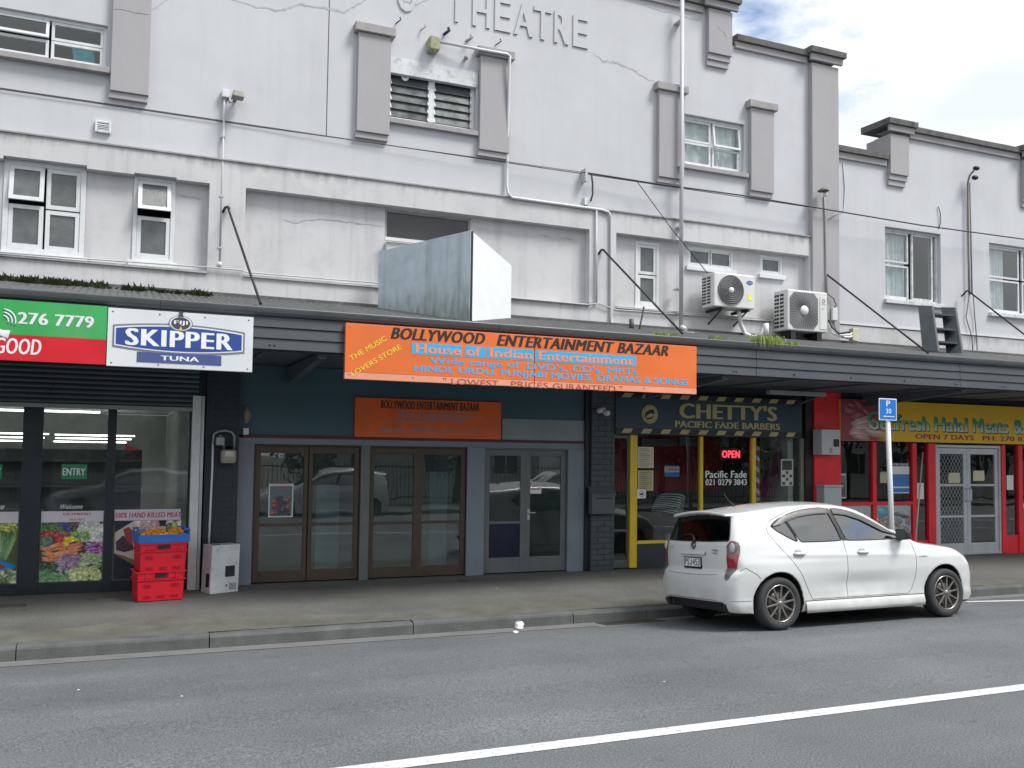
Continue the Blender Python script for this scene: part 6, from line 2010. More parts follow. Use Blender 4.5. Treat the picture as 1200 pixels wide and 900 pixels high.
b.build('security_mesh', SILV, dl)
PAPER = INK('notice_paper', (.62, .58, .40), .8)
for (pa, pb, par) in (((1112, 554), (1126, 566), dl), ((1141, 551.5), (1154.5, 563.5), dl), ((1032, 553), (1043, 566), but)):
    q = RW(pa, pb, YR)
    MB().prism([(q[0], q[2]), (q[1]-.02, q[2]), (q[1], q[2]+.03), (q[1]-.01, q[3]), (q[0]+.02, q[3]), (q[0], q[3]-.03)], YR+.012, YR+.0155).build('paper_notice', PAPER, par)
q = RW((1045, 542), (1066, 578), YR)
ls = box('lease_poster', LETW, but, q[0], q[1], YR+.006, YR+.009, q[2], q[3])
h_ = q[3]-q[2]
box('poster_head', INK('poster_dark', (.03, .05, .1)), ls, q[0], q[1], YR+.003, YR+.0057, q[3]-h_*.12, q[3])
box('poster_blue', INK('poster_blue', (.05, .2, .52)), ls, q[0], q[1], YR+.003, YR+.0057, q[2]+h_*.22, q[2]+h_*.62)
box('poster_blue', INK('poster_blue', (.05, .2, .52)), ls, q[0], q[1], YR+.003, YR+.0057, q[2]+h_*.03, q[2]+h_*.17)
text('FOR LEASE', (q[0]+.02, q[1]-.02, q[3]-h_*.095, q[3]-h_*.025), YR+.002, LETW, ls, bold=.03, depth=.001)
q = RW((1074.5, 566), (1083, 585), YR); box('small_notice', LETW, but, q[0], q[1], YR+.006, YR+.009, q[2], q[3])
q = RW((1180, 557), (1188, 574), YR); box('small_notice', LETW, but, q[0], q[1], YR+.006, YR+.009, q[2], q[3])
q = RW((982.5, 555), (992, 584), YR); printed('style_poster', photo_poster(9, 20, 40), q, YR+.006, but)
q = RW((1198, 590), (1240, 625), YR); box('pale_poster', mat('pale_green_poster', (.5, .6, .5)), but, q[0], q[1], YR+.006, YR+.009, q[2], q[3])
xa, za = W(1085, 530, YR-.15); xb, zb2 = W(1073.5, 625, YR-.35)
pipe('leaning_rod', mat('pale_rod', (.5, .5, .48), rough=.5), None, [(xa, YR-.08, za), (xb, YR-.3, zfl+.01)], .013, label='thin pale rod leaning against the red butcher window post', cat='rod')
# yellow butcher sign
YH = YS-.11
zb2 = W(985, 515.8, YH)[1]
hs = thing('butcher_sign', 'yellow halal meats sign with green lettering above the red shopfront', 'sign', (14, YH, zb2))
xh0, xh1 = W(985, 490, YH)[0], 18.2
zt2 = zb2+.72
AMB = mat('sign_amber', (.80, .47, .012), rough=.45, var=.06, scale=1.5)
box('panel', AMB, hs, xh0, xh1, YH, YH+.09, zb2, zt2, .003)
xm = W(1037, 490, YH)[0]
p_ = Paint(64, 70, (.30, .04, .06))
p_.poly([(0, 0), (1, 0), (.8, .35), (0, .1)], (.22, .03, .06))
p_.heap(.15, .6, .05, .5, 12, .2, .06, [(.35, .06, .09), (.25, .03, .05)], 3, (.3, .9))
for k in range(7): p_.ell(.42+.05*math.sin(k), .5+.07*k, .26-.01*k, .07, (.55, .36, .33) if k % 2 else (.42, .24, .22), -.5+.12*k)
p_.ell(.75, .82, .28, .1, (.45, .28, .26), .1); p_.ell(.72, .78, .24, .05, (.58, .4, .38), .15)
img = p_.noise(.2, 7).a
u_ = np.linspace(0, 1, 64)[None, :, None]
img = img*(1-np.clip((u_-.75)/.25, 0, 1))+np.array((.80, .47, .012))*np.clip((u_-.75)/.25, 0, 1)
printed('meat_picture', img.astype(np.float32), (xh0+.004, xm+.1, zb2+.004, zt2-.004), YH-.002, hs)
HG = INK('halal_green', (.02, .26, .13))
_t = HG.node_tree; _b = _t.nodes['Principled BSDF']      # two-tone print: green caps fading to pale feet
_g = _t.nodes.new('ShaderNodeNewGeometry'); _s = _t.nodes.new('ShaderNodeSeparateXYZ'); _t.links.new(_g.outputs['Position'], _s.inputs[0])
_m = _t.nodes.new('ShaderNodeMapRange'); _m.inputs['From Min'].default_value = zb2+.24; _m.inputs['From Max'].default_value = zb2+.38; _t.links.new(_s.outputs['Z'], _m.inputs['Value'])
_x = _t.nodes.new('ShaderNodeMix'); _x.data_type = 'RGBA'; _x.inputs['A'].default_value = (.50, .66, .56, 1); _x.inputs['B'].default_value = (.015, .27, .14, 1)
_t.links.new(_m.outputs[0], _x.inputs['Factor']); _t.links.new(_x.outputs['Result'], _b.inputs['Base Color'])
HD = INK('halal_shadow', (.01, .03, .02)); HW = INK('halal_light', (.55, .68, .6))
zl0, zl1 = zb2+.20, zb2+.47
for (s, a, c_, up) in (('G', 1016.5, 1029.5, .05), ('etf', 1030.5, 1056, .02), ('resh', 1056.5, 1088.5, 0), ('Halal', 1094.5, 1133.5, .0), ('Meats', 1139.5, 1181.5, 0), ('&', 1187, 1198.5, 0)):
    xa, xb = W(a, 492, YH)[0], W(c_, 494, YH)[0]
    lowz = zl0; hiz = zl1+up if s not in ('resh',) else zl1
    text(s, (xa+.018, xb+.018, lowz-.018, hiz-.018), YH-.004, HD, hs, bold=.05, depth=.001)
    text(s, (xa, xb, lowz, hiz), YH-.007, HG, hs, bold=.045, depth=.0015)
    text(s, (xa+.01, xb-.01, lowz+.015, lowz+(hiz-lowz)*.62), YH-.0095, HW, hs, name='lettering_sheen', bold=-.004, depth=.001) if False else None
HR = INK('halal_red', (.30, .012, .02))
text('OPEN 7 DAYS', (W(1072.5, 513, YH)[0], W(1141, 514, YH)[0], zb2+.055, zb2+.145), YH-.004, HR, hs, bold=.03, depth=.001)
text('PH: 270 83', (W(1151.5, 515, YH)[0], W(1203, 517, YH)[0], zb2+.055, zb2+.145), YH-.004, HR, hs, bold=.03, depth=.001)

# ================================================================== SMALL THINGS BY THE SHOPS
# gas meter on the pier
METER = mat('meter_tan', (.30, .285, .24), rough=.5, var=.15, scale=20)
STEELP = mat('galvanised', (.32, .33, .33), rough=.45, metal=.4, var=.2, scale=20)
YM = YS-.2
gm = thing('gas_meter', 'tan gas meter with looped grey pipes on the dark brick pier', 'gas meter', (W(262, 540, YM)[0], YM, .2))
q = RW((259, 523), (276, 543), YM)
box('meter_body', METER, gm, q[0], q[1], YM-.1, YM+.1, q[2], q[3]-.04, .03)
box('meter_dial', mat('dial', (.5, .5, .46), rough=.3), gm, q[0]+.04, q[1]-.03, YM-.112, YM-.101, q[3]-.13, q[3]-.06, .004)
MB().lathe([(.06, -.11), (.06, .1)], ((q[0]+q[1])/2, YM, q[3]-.04), 'y', 16).build('meter_drum', METER, gm)
def MP(px, py): x, z = W(px, py, YM); return (x, YM, z)
pipe('pipe', STEELP, gm, [MP(274, 526), MP(275, 512), MP(272, 506.5), MP(264, 504.5), MP(256, 505.5), MP(250.5, 509), MP(249.5, 520)], .016)
pipe('pipe', STEELP, gm, [MP(262, 524), MP(262, 513), MP(257, 510)], .014)
box('regulator', STEELP, gm, W(253, 515, YM)[0], W(263, 515, YM)[0], YM-.05, YM+.05, W(258, 522, YM)[1], W(258, 512, YM)[1], .012)
pipe('pipe', PVC, gm, [MP(249.5, 520), MP(249, 545), MP(246.5, 600), MP(244.5, 643)], .013)
# white heater box standing in front of the pier
wx, wy = G(246, 696, .13); wx2, wy2 = G(279, 692.5, .13)
hb2 = thing('heater_box', 'dented white metal heater box with a square hole standing on the footpath', 'heater', ((wx+wx2)/2, wy+.13, foot_z(wy)))
HWH = mat('heater_white', (.58, .61, .64), rough=.45, var=.06, scale=6, dirt=(.3, .29, .28), dirt_amt=.55, dirt_scale=10)
a_ = math.atan2(wy2-wy, wx2-wx); wl = math.hypot(wx2-wx, wy2-wy)
ca, sa = math.cos(a_), math.sin(a_)
z0_ = foot_z(wy)
hgt = .60; dp_ = .24
def HL(u, v, w): return (wx+u*ca-v*sa, wy+u*sa+v*ca, z0_+w)
lean = .06
def HLl(u, v, w): return HL(u+lean*w*.6, v+lean*w*.4, w)
def hbox(name, m, u0, u1, v0, v1, w0, w1, bev=0.0):
    return MB().hexa([HLl(u0, v0, w0), HLl(u1, v0, w0), HLl(u1, v1, w0), HLl(u0, v1, w0), HLl(u0, v0, w1), HLl(u1, v0, w1), HLl(u1, v1, w1), HLl(u0, v1, w1)]).build(name, m, hb2, bev)
hbox('casing', HWH, 0, wl, 0, dp_, 0, hgt, .008)
hbox('square_hole', BLACK, wl*.5, wl*.84, -.004, .01, .20, .335)
hbox('side_slot', BLACK, -.004, .01, .04, .12, .08, .25)
hbox('data_plate', mat('data_plate', (.3, .3, .3), rough=.5, var=.5, scale=60), wl*.66, wl*.92, -.003, .006, .035, .12)
hbox('small_hole', BLACK, wl*.54, wl*.59, -.003, .006, .08, .105)
for k in range(2):
    MB().lathe([(.02, .004), (.03, .0)], HLl(wl*(.16+.18*k), .1, hgt), 'z', 12).build('pipe_stub', BLACK, hb2)
# alarm sounder and small box on the teal board
q = RW((284.5, 476), (293, 495), YE-.06)
am = thing('bulkhead_light', 'small oval bulkhead light on the dark board by the brick pier', 'light', (q[0], YE, q[2]))
b = MB().sphere(((q[0]+q[1])/2, YE-.03, (q[2]+q[3])/2), 1, 14, 9, ((q[1]-q[0])/2, .06, (q[3]-q[2])/2)); b.build('lens', mat('lens_tan', (.25, .22, .16), rough=.3), am)
MB().lathe([(1, .0), (1.1, .01), (1.1, .03)], (0, 0, 0), 'y', 20)
b = MB().lathe([(.95, -.02), (1.08, -.02), (1.12, .02)], (0, 0, 0), 'y', 24); b.v = [((q[0]+q[1])/2+p[0]*(q[1]-q[0])/2, YE-.02+p[1], (q[2]+q[3])/2+p[2]*(q[3]-q[2])/2) for p in b.v]
b.build('rim', STEELP, am)
q = RW((284.5, 501.5), (291, 509.5), YE-.04)
box('switch_box', PVC, None, q[0], q[1], YE-.09, YE-.051, q[2], q[3], .006, label='small white switch box below the bulkhead light', cat='switch box')
# letterbox and twin lamp on the slate pier
q = RW((692.5, 571.5), (719, 602), YS-.15)
lb = thing('letterbox', 'slate painted letterbox with sloping lid on the brick pier', 'letterbox', ((q[0]+q[1])/2, YS-.12, q[2]))
LBM = mat('letterbox_slate', (.085, .10, .115), rough=.5, var=.1)
MB().hexa([(q[0], YS-.19, q[2]), (q[1], YS-.19, q[2]), (q[1], YS-.072, q[2]), (q[0], YS-.072, q[2]), (q[0], YS-.19, q[3]-.1), (q[1], YS-.19, q[3]-.1), (q[1], YS-.072, q[3]), (q[0], YS-.072, q[3])]).build('body', LBM, lb, .006)
MB().hexa([(q[0]-.015, YS-.215, q[3]-.115), (q[1]+.015, YS-.215, q[3]-.115), (q[1]+.015, YS-.072, q[3]+.005), (q[0]-.015, YS-.072, q[3]+.005), (q[0]-.015, YS-.215, q[3]-.1), (q[1]+.015, YS-.215, q[3]-.1), (q[1]+.015, YS-.072, q[3]+.02), (q[0]-.015, YS-.072, q[3]+.02)]).build('lid', LBM, lb, .003)
box('slot', BLACK, lb, q[0]+.06, q[1]-.06, YS-.193, YS-.1895, q[3]-.17, q[3]-.15)
tl = thing('twin_spotlight', 'white twin spotlight on the slate pier under the orange board', 'light', (W(706, 482, YS-.12)[0], YS-.1, 2.5))
for px, py in ((702.5, 481), (710.5, 484)):
    x, z = W(px, py, YS-.16)
    MB().lathe([(.0, -.06), (.04, -.055), (.045, 0), (.03, .05)], (x, YS-.16, z), 'y', 16).build('lamp_head', PVC, tl)
box('bracket', PVC, tl, W(704, 479, YS-.1)[0], W(709, 479, YS-.1)[0], YS-.12, YS-.072, W(706, 484, YS-.1)[1], W(706, 478, YS-.1)[1])
# meter box and pale bin on the red pier
def cabinet(nm, label, pa, pb, d, m, win=True):
    q = RW(pa, pb, YR-.1-d)
    t = thing(nm, label, 'cabinet', ((q[0]+q[1])/2, YR-.1-d/2, q[2]))
    box('casing', m, t, q[0], q[1], YR-.1-d, YR-.102, q[2], q[3], .01)
    if win:
        box('window', BLACK, t, q[0]+(q[1]-q[0])*.62, q[1]-.03, YR-.1-d-.004, YR-.1-d-.0005, q[2]+(q[3]-q[2])*.32, q[2]+(q[3]-q[2])*.62)
        box('label_plate', mat('data_plate', (.3, .3, .3)), t, q[0]+(q[1]-q[0])*.42, q[0]+(q[1]-q[0])*.56, YR-.1-d-.004, YR-.1-d-.0005, q[2]+.03, q[2]+.12)
    else:
        box('lid', m, t, q[0]-.015, q[1]+.015, YR-.1-d-.02, YR-.102, q[3]+.002, q[3]+.04, .006)
    return t
cabinet('meter_cabinet', 'white electricity meter cabinet with dark window on the red pier', (963, 503), (985, 533), .22, mat('cabinet_white', (.50, .52, .54), rough=.4, var=.06))
cabinet('letter_cabinet', 'pale grey metal letter cabinet low on the red pier', (966, 571), (986.5, 600), .2, mat('cabinet_grey', (.42, .46, .48), rough=.4, var=.06), False)

# crates and fruit tray
CRED = mat('crate_red', (.66, .010, .030), rough=.38, var=.06, scale=4)
def crate(label, x, y, z, w, d, h, ang):
    t = thing('plastic_crate', label, 'crate', (x, y, z), 'red crates stacked before the grocery')
    t.rotation_euler = (0, 0, ang)
    ORG[t.name] = Vector((0, 0, 0))
    # children are modelled about the crate's own base
    tp = 1.06
    def wall(u0, u1, v0, v1, nrm):
        pass
    def slotted(name, axis):
        b = MB()
        nx = 14
        L_ = w if axis in ('f', 'b') else d
        th = .006
        rows = [(0, .06, 0), (.06, .17, 1), (.17, .30, 0), (.30, .42, 0), (.42, .56, 2), (.56, .70, 0), (.70, .78, 3), (.78, 1.0, 0)]
        def pt(s_, hh, off):
            k = (1+(tp-1)*hh)
            if axis == 'f': return (s_*k, (-d/2)*k+off, hh*h)
            if axis == 'b': return (s_*k, (d/2)*k-off, hh*h)
            if axis == 'l': return ((-w/2)*k+off, s_*k, hh*h)
            return ((w/2)*k-off, s_*k, hh*h)
        def plate(s0, s1, h0, h1):
            v = [pt(s0, h0, 0), pt(s1, h0, 0), pt(s1, h0, th), pt(s0, h0, th), pt(s0, h1, 0), pt(s1, h1, 0), pt(s1, h1, th), pt(s0, h1, th)]
            b.hexa(v)
        groups = [(-.78, -.42), (-.18, .18), (.42, .78)]
        for (h0, h1, kind) in rows:
            if kind == 0:
                plate(-L_/2, L_/2, h0, h1); continue
            gs_ = groups if kind == 1 else [groups[0], groups[2]]
            cur = -1.0
            for (g0, g1) in gs_:
                plate(cur*L_/2, g0*L_/2, h0, h1)
                nsl = 5
                for q in range(nsl):
                    a = g0+(g1-g0)*(q+.5)/nsl
                    plate((a-.022)*L_/2, (a+.022)*L_/2, h0, h1)
                cur = g1
            plate(cur*L_/2, L_/2, h0, h1)
        b.build(name, CRED, t)
    MB().hexa([(-w/2+.012, -d/2+.012, .013), (w/2-.012, -d/2+.012, .013), (w/2-.012, d/2-.012, .013), (-w/2+.012, d/2-.012, .013), (-w/2*1.04+.012, -d/2*1.04+.012, h*.9), (w/2*1.04-.012, -d/2*1.04+.012, h*.9), (w/2*1.04-.012, d/2*1.04-.012, h*.9), (-w/2*1.04+.012, d/2*1.04-.012, h*.9)]).build('shade_liner', mat('crate_shade', (.10, .008, .012), rough=.8), t)  # dark liner put in so the slots read as shaded openings
    for ax in 'fblr': slotted('crate_wall', ax)
    box('crate_floor', CRED, t, -w/2+.01, w/2-.01, -d/2+.01, d/2-.01, .0, .012)
    k = tp
    MB().frame(-w/2*k-.012, w/2*k+.012, -d/2*k-.012, d/2*k+.012, .02, 0, 1)
    b = MB()
    for (a0, a1, c0, c1) in ((-w/2*k-.014, w/2*k+.014, -d/2*k-.014, -d/2*k), (-w/2*k-.014, w/2*k+.014, d/2*k, d/2*k+.014), (-w/2*k-.014, -w/2*k, -d/2*k, d/2*k), (w/2*k, w/2*k+.014, -d/2*k, d/2*k)):
        b.box(a0, a1, c0, c1, h*.955, h)
        b.box(a0, a1, c0, c1, h*.70, h*.725)
    b.build('crate_rim', CRED, t)
    for s_ in np.linspace(-.97, .97, 7):
        MB().box(s_*w/2*1.04-.005, s_*w/2*1.04+.005, -d/2*1.055-.012, -d/2*1.04, h*.725, h*.95).build('rib', CRED, t)
    MB().box(-.065, .065, -d/2*1.06-.0155, -d/2*1.06+.004, h*.80, h*.93).build('hand_hole', BLACK, t)
    return t
cx0, cy0 = G(161, 705, .125); cx1, cy1 = G(214, 701.5, .125)
cw = math.hypot(cx1-cx0, cy1-cy0); ang = math.atan2(cy1-cy0, cx1-cx0)
dd = .38
hc = .345
mxc, myc = (cx0+cx1)/2-math.sin(ang)*dd/2, (cy0+cy1)/2+math.cos(ang)*dd/2
zc0 = foot_z(myc)+.004
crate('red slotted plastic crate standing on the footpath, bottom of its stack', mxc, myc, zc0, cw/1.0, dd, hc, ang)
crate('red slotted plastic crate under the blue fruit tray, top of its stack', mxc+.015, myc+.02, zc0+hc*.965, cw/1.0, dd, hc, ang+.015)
# blue cardboard tray
CBL = mat('tray_blue', (.015, .14, .50), rough=.5, var=.08, scale=5)
tz = zc0+hc*1.965+.004
tt = thing('fruit_tray', 'open blue cardboard fruit tray on top of the red crates', 'tray', (mxc+.02, myc, tz))
tt.rotation_euler = (0, 0, ang+.02)
ORG[tt.name] = Vector((0, 0, 0))
tw, td, th_ = cw*1.14, .40, .095
box('tray_floor', CBL, tt, -tw/2, tw/2, -td/2, td/2, 0, .006)
box('tray_front', CBL, tt, -tw/2, tw/2, -td/2, -td/2+.008, .0065, th_)
box('tray_back', CBL, tt, -tw/2, tw/2, td/2-.008, td/2, .0065, th_)
for s_ in (-1, 1):
    MB().prism([(-td/2+.009, .0065), (td/2-.009, .0065), (td/2-.009, th_*1.75), (td/2-.1, th_*1.75), (td/2-.13, th_*1.1), (-td/2+.13, th_*1.1), (-td/2+.1, th_*1.75), (-td/2+.009, th_*1.75)], s_*tw/2-.004, s_*tw/2+.004, 'yz').build('tray_end', CBL, tt)
for s_ in (-1, 1):
    for q in (-1, 1):
        MB().prism([(s_*tw/2*.985, q*(td/2-.012)), (s_*(tw/2-.07), q*(td/2-.012)), (s_*tw/2*.985, q*(td/2-.075))], th_*1.5, th_*1.72, 'xy').build('tray_corner', CBL, tt)
ORF = mat('orange_fruit', (.75, .30, .02), rough=.45, var=.12, scale=14, bump=.1, bscale=200)
rr = random.Random(5)
k = 0
Rz = Matrix.Rotation(ang+.02, 4, 'Z')
for j in range(4):
    for i in range(8):
        x = -tw/2+.05+i*(tw-.1)/7+rr.uniform(-.01, .01); y = -td/2+.055+j*.092
        if rr.random() < .14: continue
        p = Rz @ Vector((x, y, 0))+Vector((mxc+.02, myc, tz))
        r_ = rr.uniform(.032, .04)
        MB().sphere((p.x, p.y, tz+.03+r_+rr.uniform(0, .03)+.012*j), r_, 12, 8, (1, 1, .94)).build('orange_fruit', ORF, None, label='ripe orange lying in the open blue fruit tray', cat='fruit', group='oranges in the blue tray')

# ------------------------------------------------------------------ parking sign
ps = thing('parking_sign', 'blue P 30 parking sign on a slightly leaning white post at the kerb', 'sign', (10.3, 10.12, .06))
POSTM = mat('post_white', (.62, .66, .68), rough=.35, var=.05)
YK = 10.12
xa, za = W(1039.5, 489, YK); 
pipe('post', POSTM, ps, [(W(1047.5, 660, YK)[0], YK, foot_z(YK)-.02), (xa, YK, za+.25)], .036, 14)
q = RW((1029.8, 466.5), (1050.8, 493), YK-.05)
PBL = INK('parking_blue', (.012, .16, .55), .35)
tp_ = box('plate', LETW, ps, q[0], q[1], YK-.052, YK-.046, q[2], q[3], .003)
box('plate_face', PBL, tp_, q[0]+.014, q[1]-.014, YK-.0545, YK-.0525, q[2]+.014, q[3]-.014)
w_, h_ = q[1]-q[0], q[3]-q[2]
text('P', (q[0]+w_*.40, q[0]+w_*.62, q[3]-h_*.36, q[3]-h_*.10), YK-.0565, LETW, tp_, bold=.02, depth=.001)
text('30', (q[0]+w_*.38, q[0]+w_*.68, q[3]-h_*.68, q[3]-h_*.46), YK-.0565, LETW, tp_, bold=.01, depth=.001)
box('arrow_shaft', LETW, tp_, q[0]+w_*.3, q[1]-w_*.15, YK-.0565, YK-.055, q[2]+h_*.165, q[2]+h_*.195)
MB().prism([(q[0]+w_*.22, q[2]+h_*.18), (q[0]+w_*.32, q[2]+h_*.14), (q[0]+w_*.32, q[2]+h_*.22)], YK-.0565, YK-.055).build('arrow_head', LETW, tp_)

# ------------------------------------------------------------------ ground floor walls to the far right of the barber etc. stay inside the shopfront things above
box('party_wall', HEADW, theatre, XL, XN0, YW+.02, YW+.3, 3.062, 3.6)
box('party_wall', HEADW, neigh, XN0, XN1, YN+.02, YN+.3, 3.062, 3.5)

for m_ in (ORANGE, MATS['sign_board_white'], SGREEN, SRED, AMB):
    t_ = m_.node_tree; g_ = t_.nodes.new('ShaderNodeNewGeometry'); n_ = t_.nodes.new('ShaderNodeTexNoise'); n_.inputs['Scale'].default_value = 1.6; n_.inputs['Detail'].default_value = 1
    b_ = t_.nodes.new('ShaderNodeBump'); b_.inputs['Strength'].default_value = .35; b_.inputs['Distance'].default_value = .06
    t_.links.new(g_.outputs['Position'], n_.inputs['Vector']); t_.links.new(n_.outputs['Fac'], b_.inputs['Height']); t_.links.new(b_.outputs['Normal'], t_.nodes['Principled BSDF'].inputs['Normal'])
# ================================================================== PARKED CAR
def smax(a, b, k):
    h = np.clip(0.5+0.5*(a-b)/k, 0, 1)
    return b*(1-h)+a*h+k*h*(1-h)
def smin(a, b, k): return -smax(-a, -b, k)
_xs = np.linspace(-1.0, 3.8, 961)
def curve(pts, s=9):
    p = np.array(pts, float)
    v = np.interp(_xs, p[:, 0], p[:, 1])
    g = np.exp(-0.5*(np.arange(-3*s, 3*s+1)/s)**2); g /= g.sum()
    return np.convolve(np.pad(v, 3*s, 'edge'), g, 'valid')
TOPC = curve([(-1, 1.315), (-.45, 1.325), (-.1, 1.375), (.3, 1.418), (.75, 1.438), (1.05, 1.432), (1.3, 1.40), (1.5, 1.335), (2.12, .995), (2.25, .955), (2.7, .90), (3.0, .83), (3.18, .74), (3.3, .63), (3.8, .4)], 10)
PLANC = curve([(-1, .80), (-.66, .885), (-.5, .94), (-.3, .975), (0, .998), (.4, .99), (.9, .985), (1.6, .985), (2.2, .985), (2.6, .985), (2.95, .93), (3.15, .85), (3.35, .66), (3.8, .3)], 10)
BOTC = curve([(-1, .24), (-.5, .20), (-.3, .17), (3.0, .165), (3.35, .17), (3.8, .2)], 6)
_zs = np.linspace(0, 1.6, 801)
def curvez(pts, s=12):
    p = np.array(pts, float)
    v = np.interp(_zs, p[:, 0], p[:, 1])
    g = np.exp(-0.5*(np.arange(-3*s, 3*s+1)/s)**2); g /= g.sum()
    return np.convolve(np.pad(v, 3*s, 'edge'), g, 'valid')
WIDZ = curvez([(0, .77), (.15, .795), (.28, .825), (.36, .820), (.50, .836), (.62, .848), (.74, .846), (.84, .822), (.93, .800), (.98, .782), (1.15, .722), (1.30, .655), (1.40, .60), (1.6, .5)], 8)
REARZ = curvez([(0, -.56), (.18, -.60), (.28, -.645), (.50, -.660), (.60, -.652), (.645, -.63), (.67, -.595), (.80, -.600), (.95, -.585), (1.0, -.560), (1.2, -.478), (1.32, -.42), (1.6, -.3)], 6)
FRONZ = curvez([(0, 3.20), (.16, 3.27), (.24, 3.345), (.34, 3.33), (.50, 3.335), (.62, 3.30), (.72, 3.22), (.85, 3.05), (1.6, 2.0)], 8)
WHEELS = [(0.0, .292), (2.55, .292)]
def car_f(x, y, z):
    ay = np.abs(y)
    top = np.interp(x, _xs, TOPC)
    crown = np.where(x < 1.9, 0.055*(ay/.6)**2, 0.05*(ay/.7)**2)
    f_top = (z-(top-crown))*np.where((x > 1.35) & (x < 2.2), .86, .97)
    taper = 1-.085*np.clip((0.9-x)/1.5, 0, 1)**1.5*np.clip((z-.95)/.25, 0, 1)
    taper = taper*(1-.10*np.clip((x-1.2)/1.0, 0, 1)*np.clip((z-.95)/.2, 0, 1))
    w = np.interp(z, _zs, WIDZ)*np.interp(x, _xs, PLANC)*taper
    # haunch over the rear wheel, flare over the front wheel, scooped lower doors, shoulder crease
    w = w+.020*np.exp(-((x-.0)/.36)**2-((z-.60)/.17)**2)+.014*np.exp(-((x-2.55)/.36)**2-((z-.60)/.15)**2)
    w = w-.030*np.exp(-((x-1.25)/.62)**2-((z-.46)/.10)**2)
    w = w+.011*np.exp(-((z-.80-.03*(1.2-x)/1.2)/.035)**2)*np.clip((x+.3)/.5, 0, 1)*np.clip((2.3-x)/.5, 0, 1)
    f_side = (ay-w)*.96
    f_rear = np.interp(z, _zs, REARZ)+.075*(ay/.75)**4-x
    f_front = x-(np.interp(z, _zs, FRONZ)-.26*(ay/.8)**2.4)
    f_bot = np.interp(x, _xs, BOTC)-z
    f = smax(f_side, f_top, .07)
    f = smax(f, f_rear*.95, .06)
    f = smax(f, f_front*.9, .08)
    f = smax(f, f_bot, .03)
    # roof spoiler lip
    sp = smax(smax(np.abs(x+.36)-.155, np.abs(z-(1.322+.02*(x+.36)-.05*(ay/.6)**2))-.018, .02), ay-.575, .05)
    f = smin(f, sp, .03)
    # bumper underside scooped in the middle
    sc = smax(np.abs(x+.66)-.12, smax(z-.315, ay-.56-.35*(z-.2), .02), .01)
    f = smax(f, -sc, .012)
    # wheel openings
    for (wx_, wz_) in WHEELS:
        cy = np.hypot(x-wx_, z-wz_)-.345
        cy = np.maximum(cy, .52-ay)
        f = smax(f, -cy, .012)
    return f
def build_car_surface(h=.015):
    gx = np.arange(-.74, 3.44, h); gy = np.arange(-h*1.5, .93, h); gz = np.arange(.10, 1.50, h)
    X, Y_, Z = np.meshgrid(gx, gy, gz, indexing='ij')
    F = car_f(X, Y_, Z)
    s = F < 0
    nx, ny, nz = F.shape
    cell = np.zeros((nx-1, ny-1, nz-1), np.int32)
    acc = np.zeros((nx-1, ny-1, nz-1, 3)); cnt = np.zeros((nx-1, ny-1, nz-1))
    base = np.stack(np.meshgrid(gx[:-1], gy[:-1], gz[:-1], indexing='ij'), -1)
    def edge(o1, o2):
        a = F[o1[0]:nx-1+o1[0], o1[1]:ny-1+o1[1], o1[2]:nz-1+o1[2]]; b_ = F[o2[0]:nx-1+o2[0], o2[1]:ny-1+o2[1], o2[2]:nz-1+o2[2]]
        m = (a < 0) != (b_ < 0)
        t = np.where(m, a/np.where(np.abs(a-b_) < 1e-12, 1, a-b_), 0)
        for k in range(3):
            acc[..., k] += np.where(m, o1[k]+(o2[k]-o1[k])*t, 0)
        cnt[...] += m
    cs_ = [(i, j, k) for i in (0, 1) for j in (0, 1) for k in (0, 1)]
    for a in cs_:
        for b_ in cs_:
            if a < b_ and sum(abs(p-q) for p, q in zip(a, b_)) == 1: edge(a, b_)
    act = cnt > 0
    idx = -np.ones(act.shape, np.int64); idx[act] = np.arange(act.sum())
    P_ = base[act]+acc[act]/cnt[act][:, None]*h
    quads = []
    for ax in range(3):
        d = [0, 0, 0]; d[ax] = 1
        a = s[1:-1, 1:-1, 1:-1]; b_ = s[1+d[0]:nx-1+d[0], 1+d[1]:ny-1+d[1], 1+d[2]:nz-1+d[2]]
        ch = np.argwhere(a != b_)+1
        sg = s[ch[:, 0], ch[:, 1], ch[:, 2]]
        o1, o2 = [(1, 2), (2, 0), (0, 1)][ax]
        def gi(du, dv):
            c_ = ch.copy(); c_[:, o1] -= du; c_[:, o2] -= dv
            ok = (c_[:, 0] < nx-1) & (c_[:, 1] < ny-1) & (c_[:, 2] < nz-1)
            c_[~ok] = 0
            r_ = idx[c_[:, 0], c_[:, 1], c_[:, 2]]; r_[~ok] = -1
            return r_
        q = np.stack([gi(0, 0), gi(1, 0), gi(1, 1), gi(0, 1)], 1)
        ok = (q >= 0).all(1); q = q[ok]; sgn = sg[ok]
        q[~sgn] = q[~sgn][:, ::-1]
        quads.append(q)
    Q = np.concatenate(quads)
    # settle the vertices on the surface
    e = 1e-3
    def grad(P):
        g = np.stack([car_f(P[:, 0]+e, P[:, 1], P[:, 2])-car_f(P[:, 0]-e, P[:, 1], P[:, 2]), car_f(P[:, 0], P[:, 1]+e, P[:, 2])-car_f(P[:, 0], P[:, 1]-e, P[:, 2]), car_f(P[:, 0], P[:, 1], P[:, 2]+e)-car_f(P[:, 0], P[:, 1], P[:, 2]-e)], 1)/(2*e)
        return g
    for _ in range(3):
        g = grad(P_); fv = car_f(P_[:, 0], P_[:, 1], P_[:, 2])
        st_ = fv[:, None]*g/np.maximum((g*g).sum(1), .2)[:, None]
        P_ = P_-np.clip(st_, -.008, .008)
    return P_, Q, grad
_P, _Q, car_grad = build_car_surface()
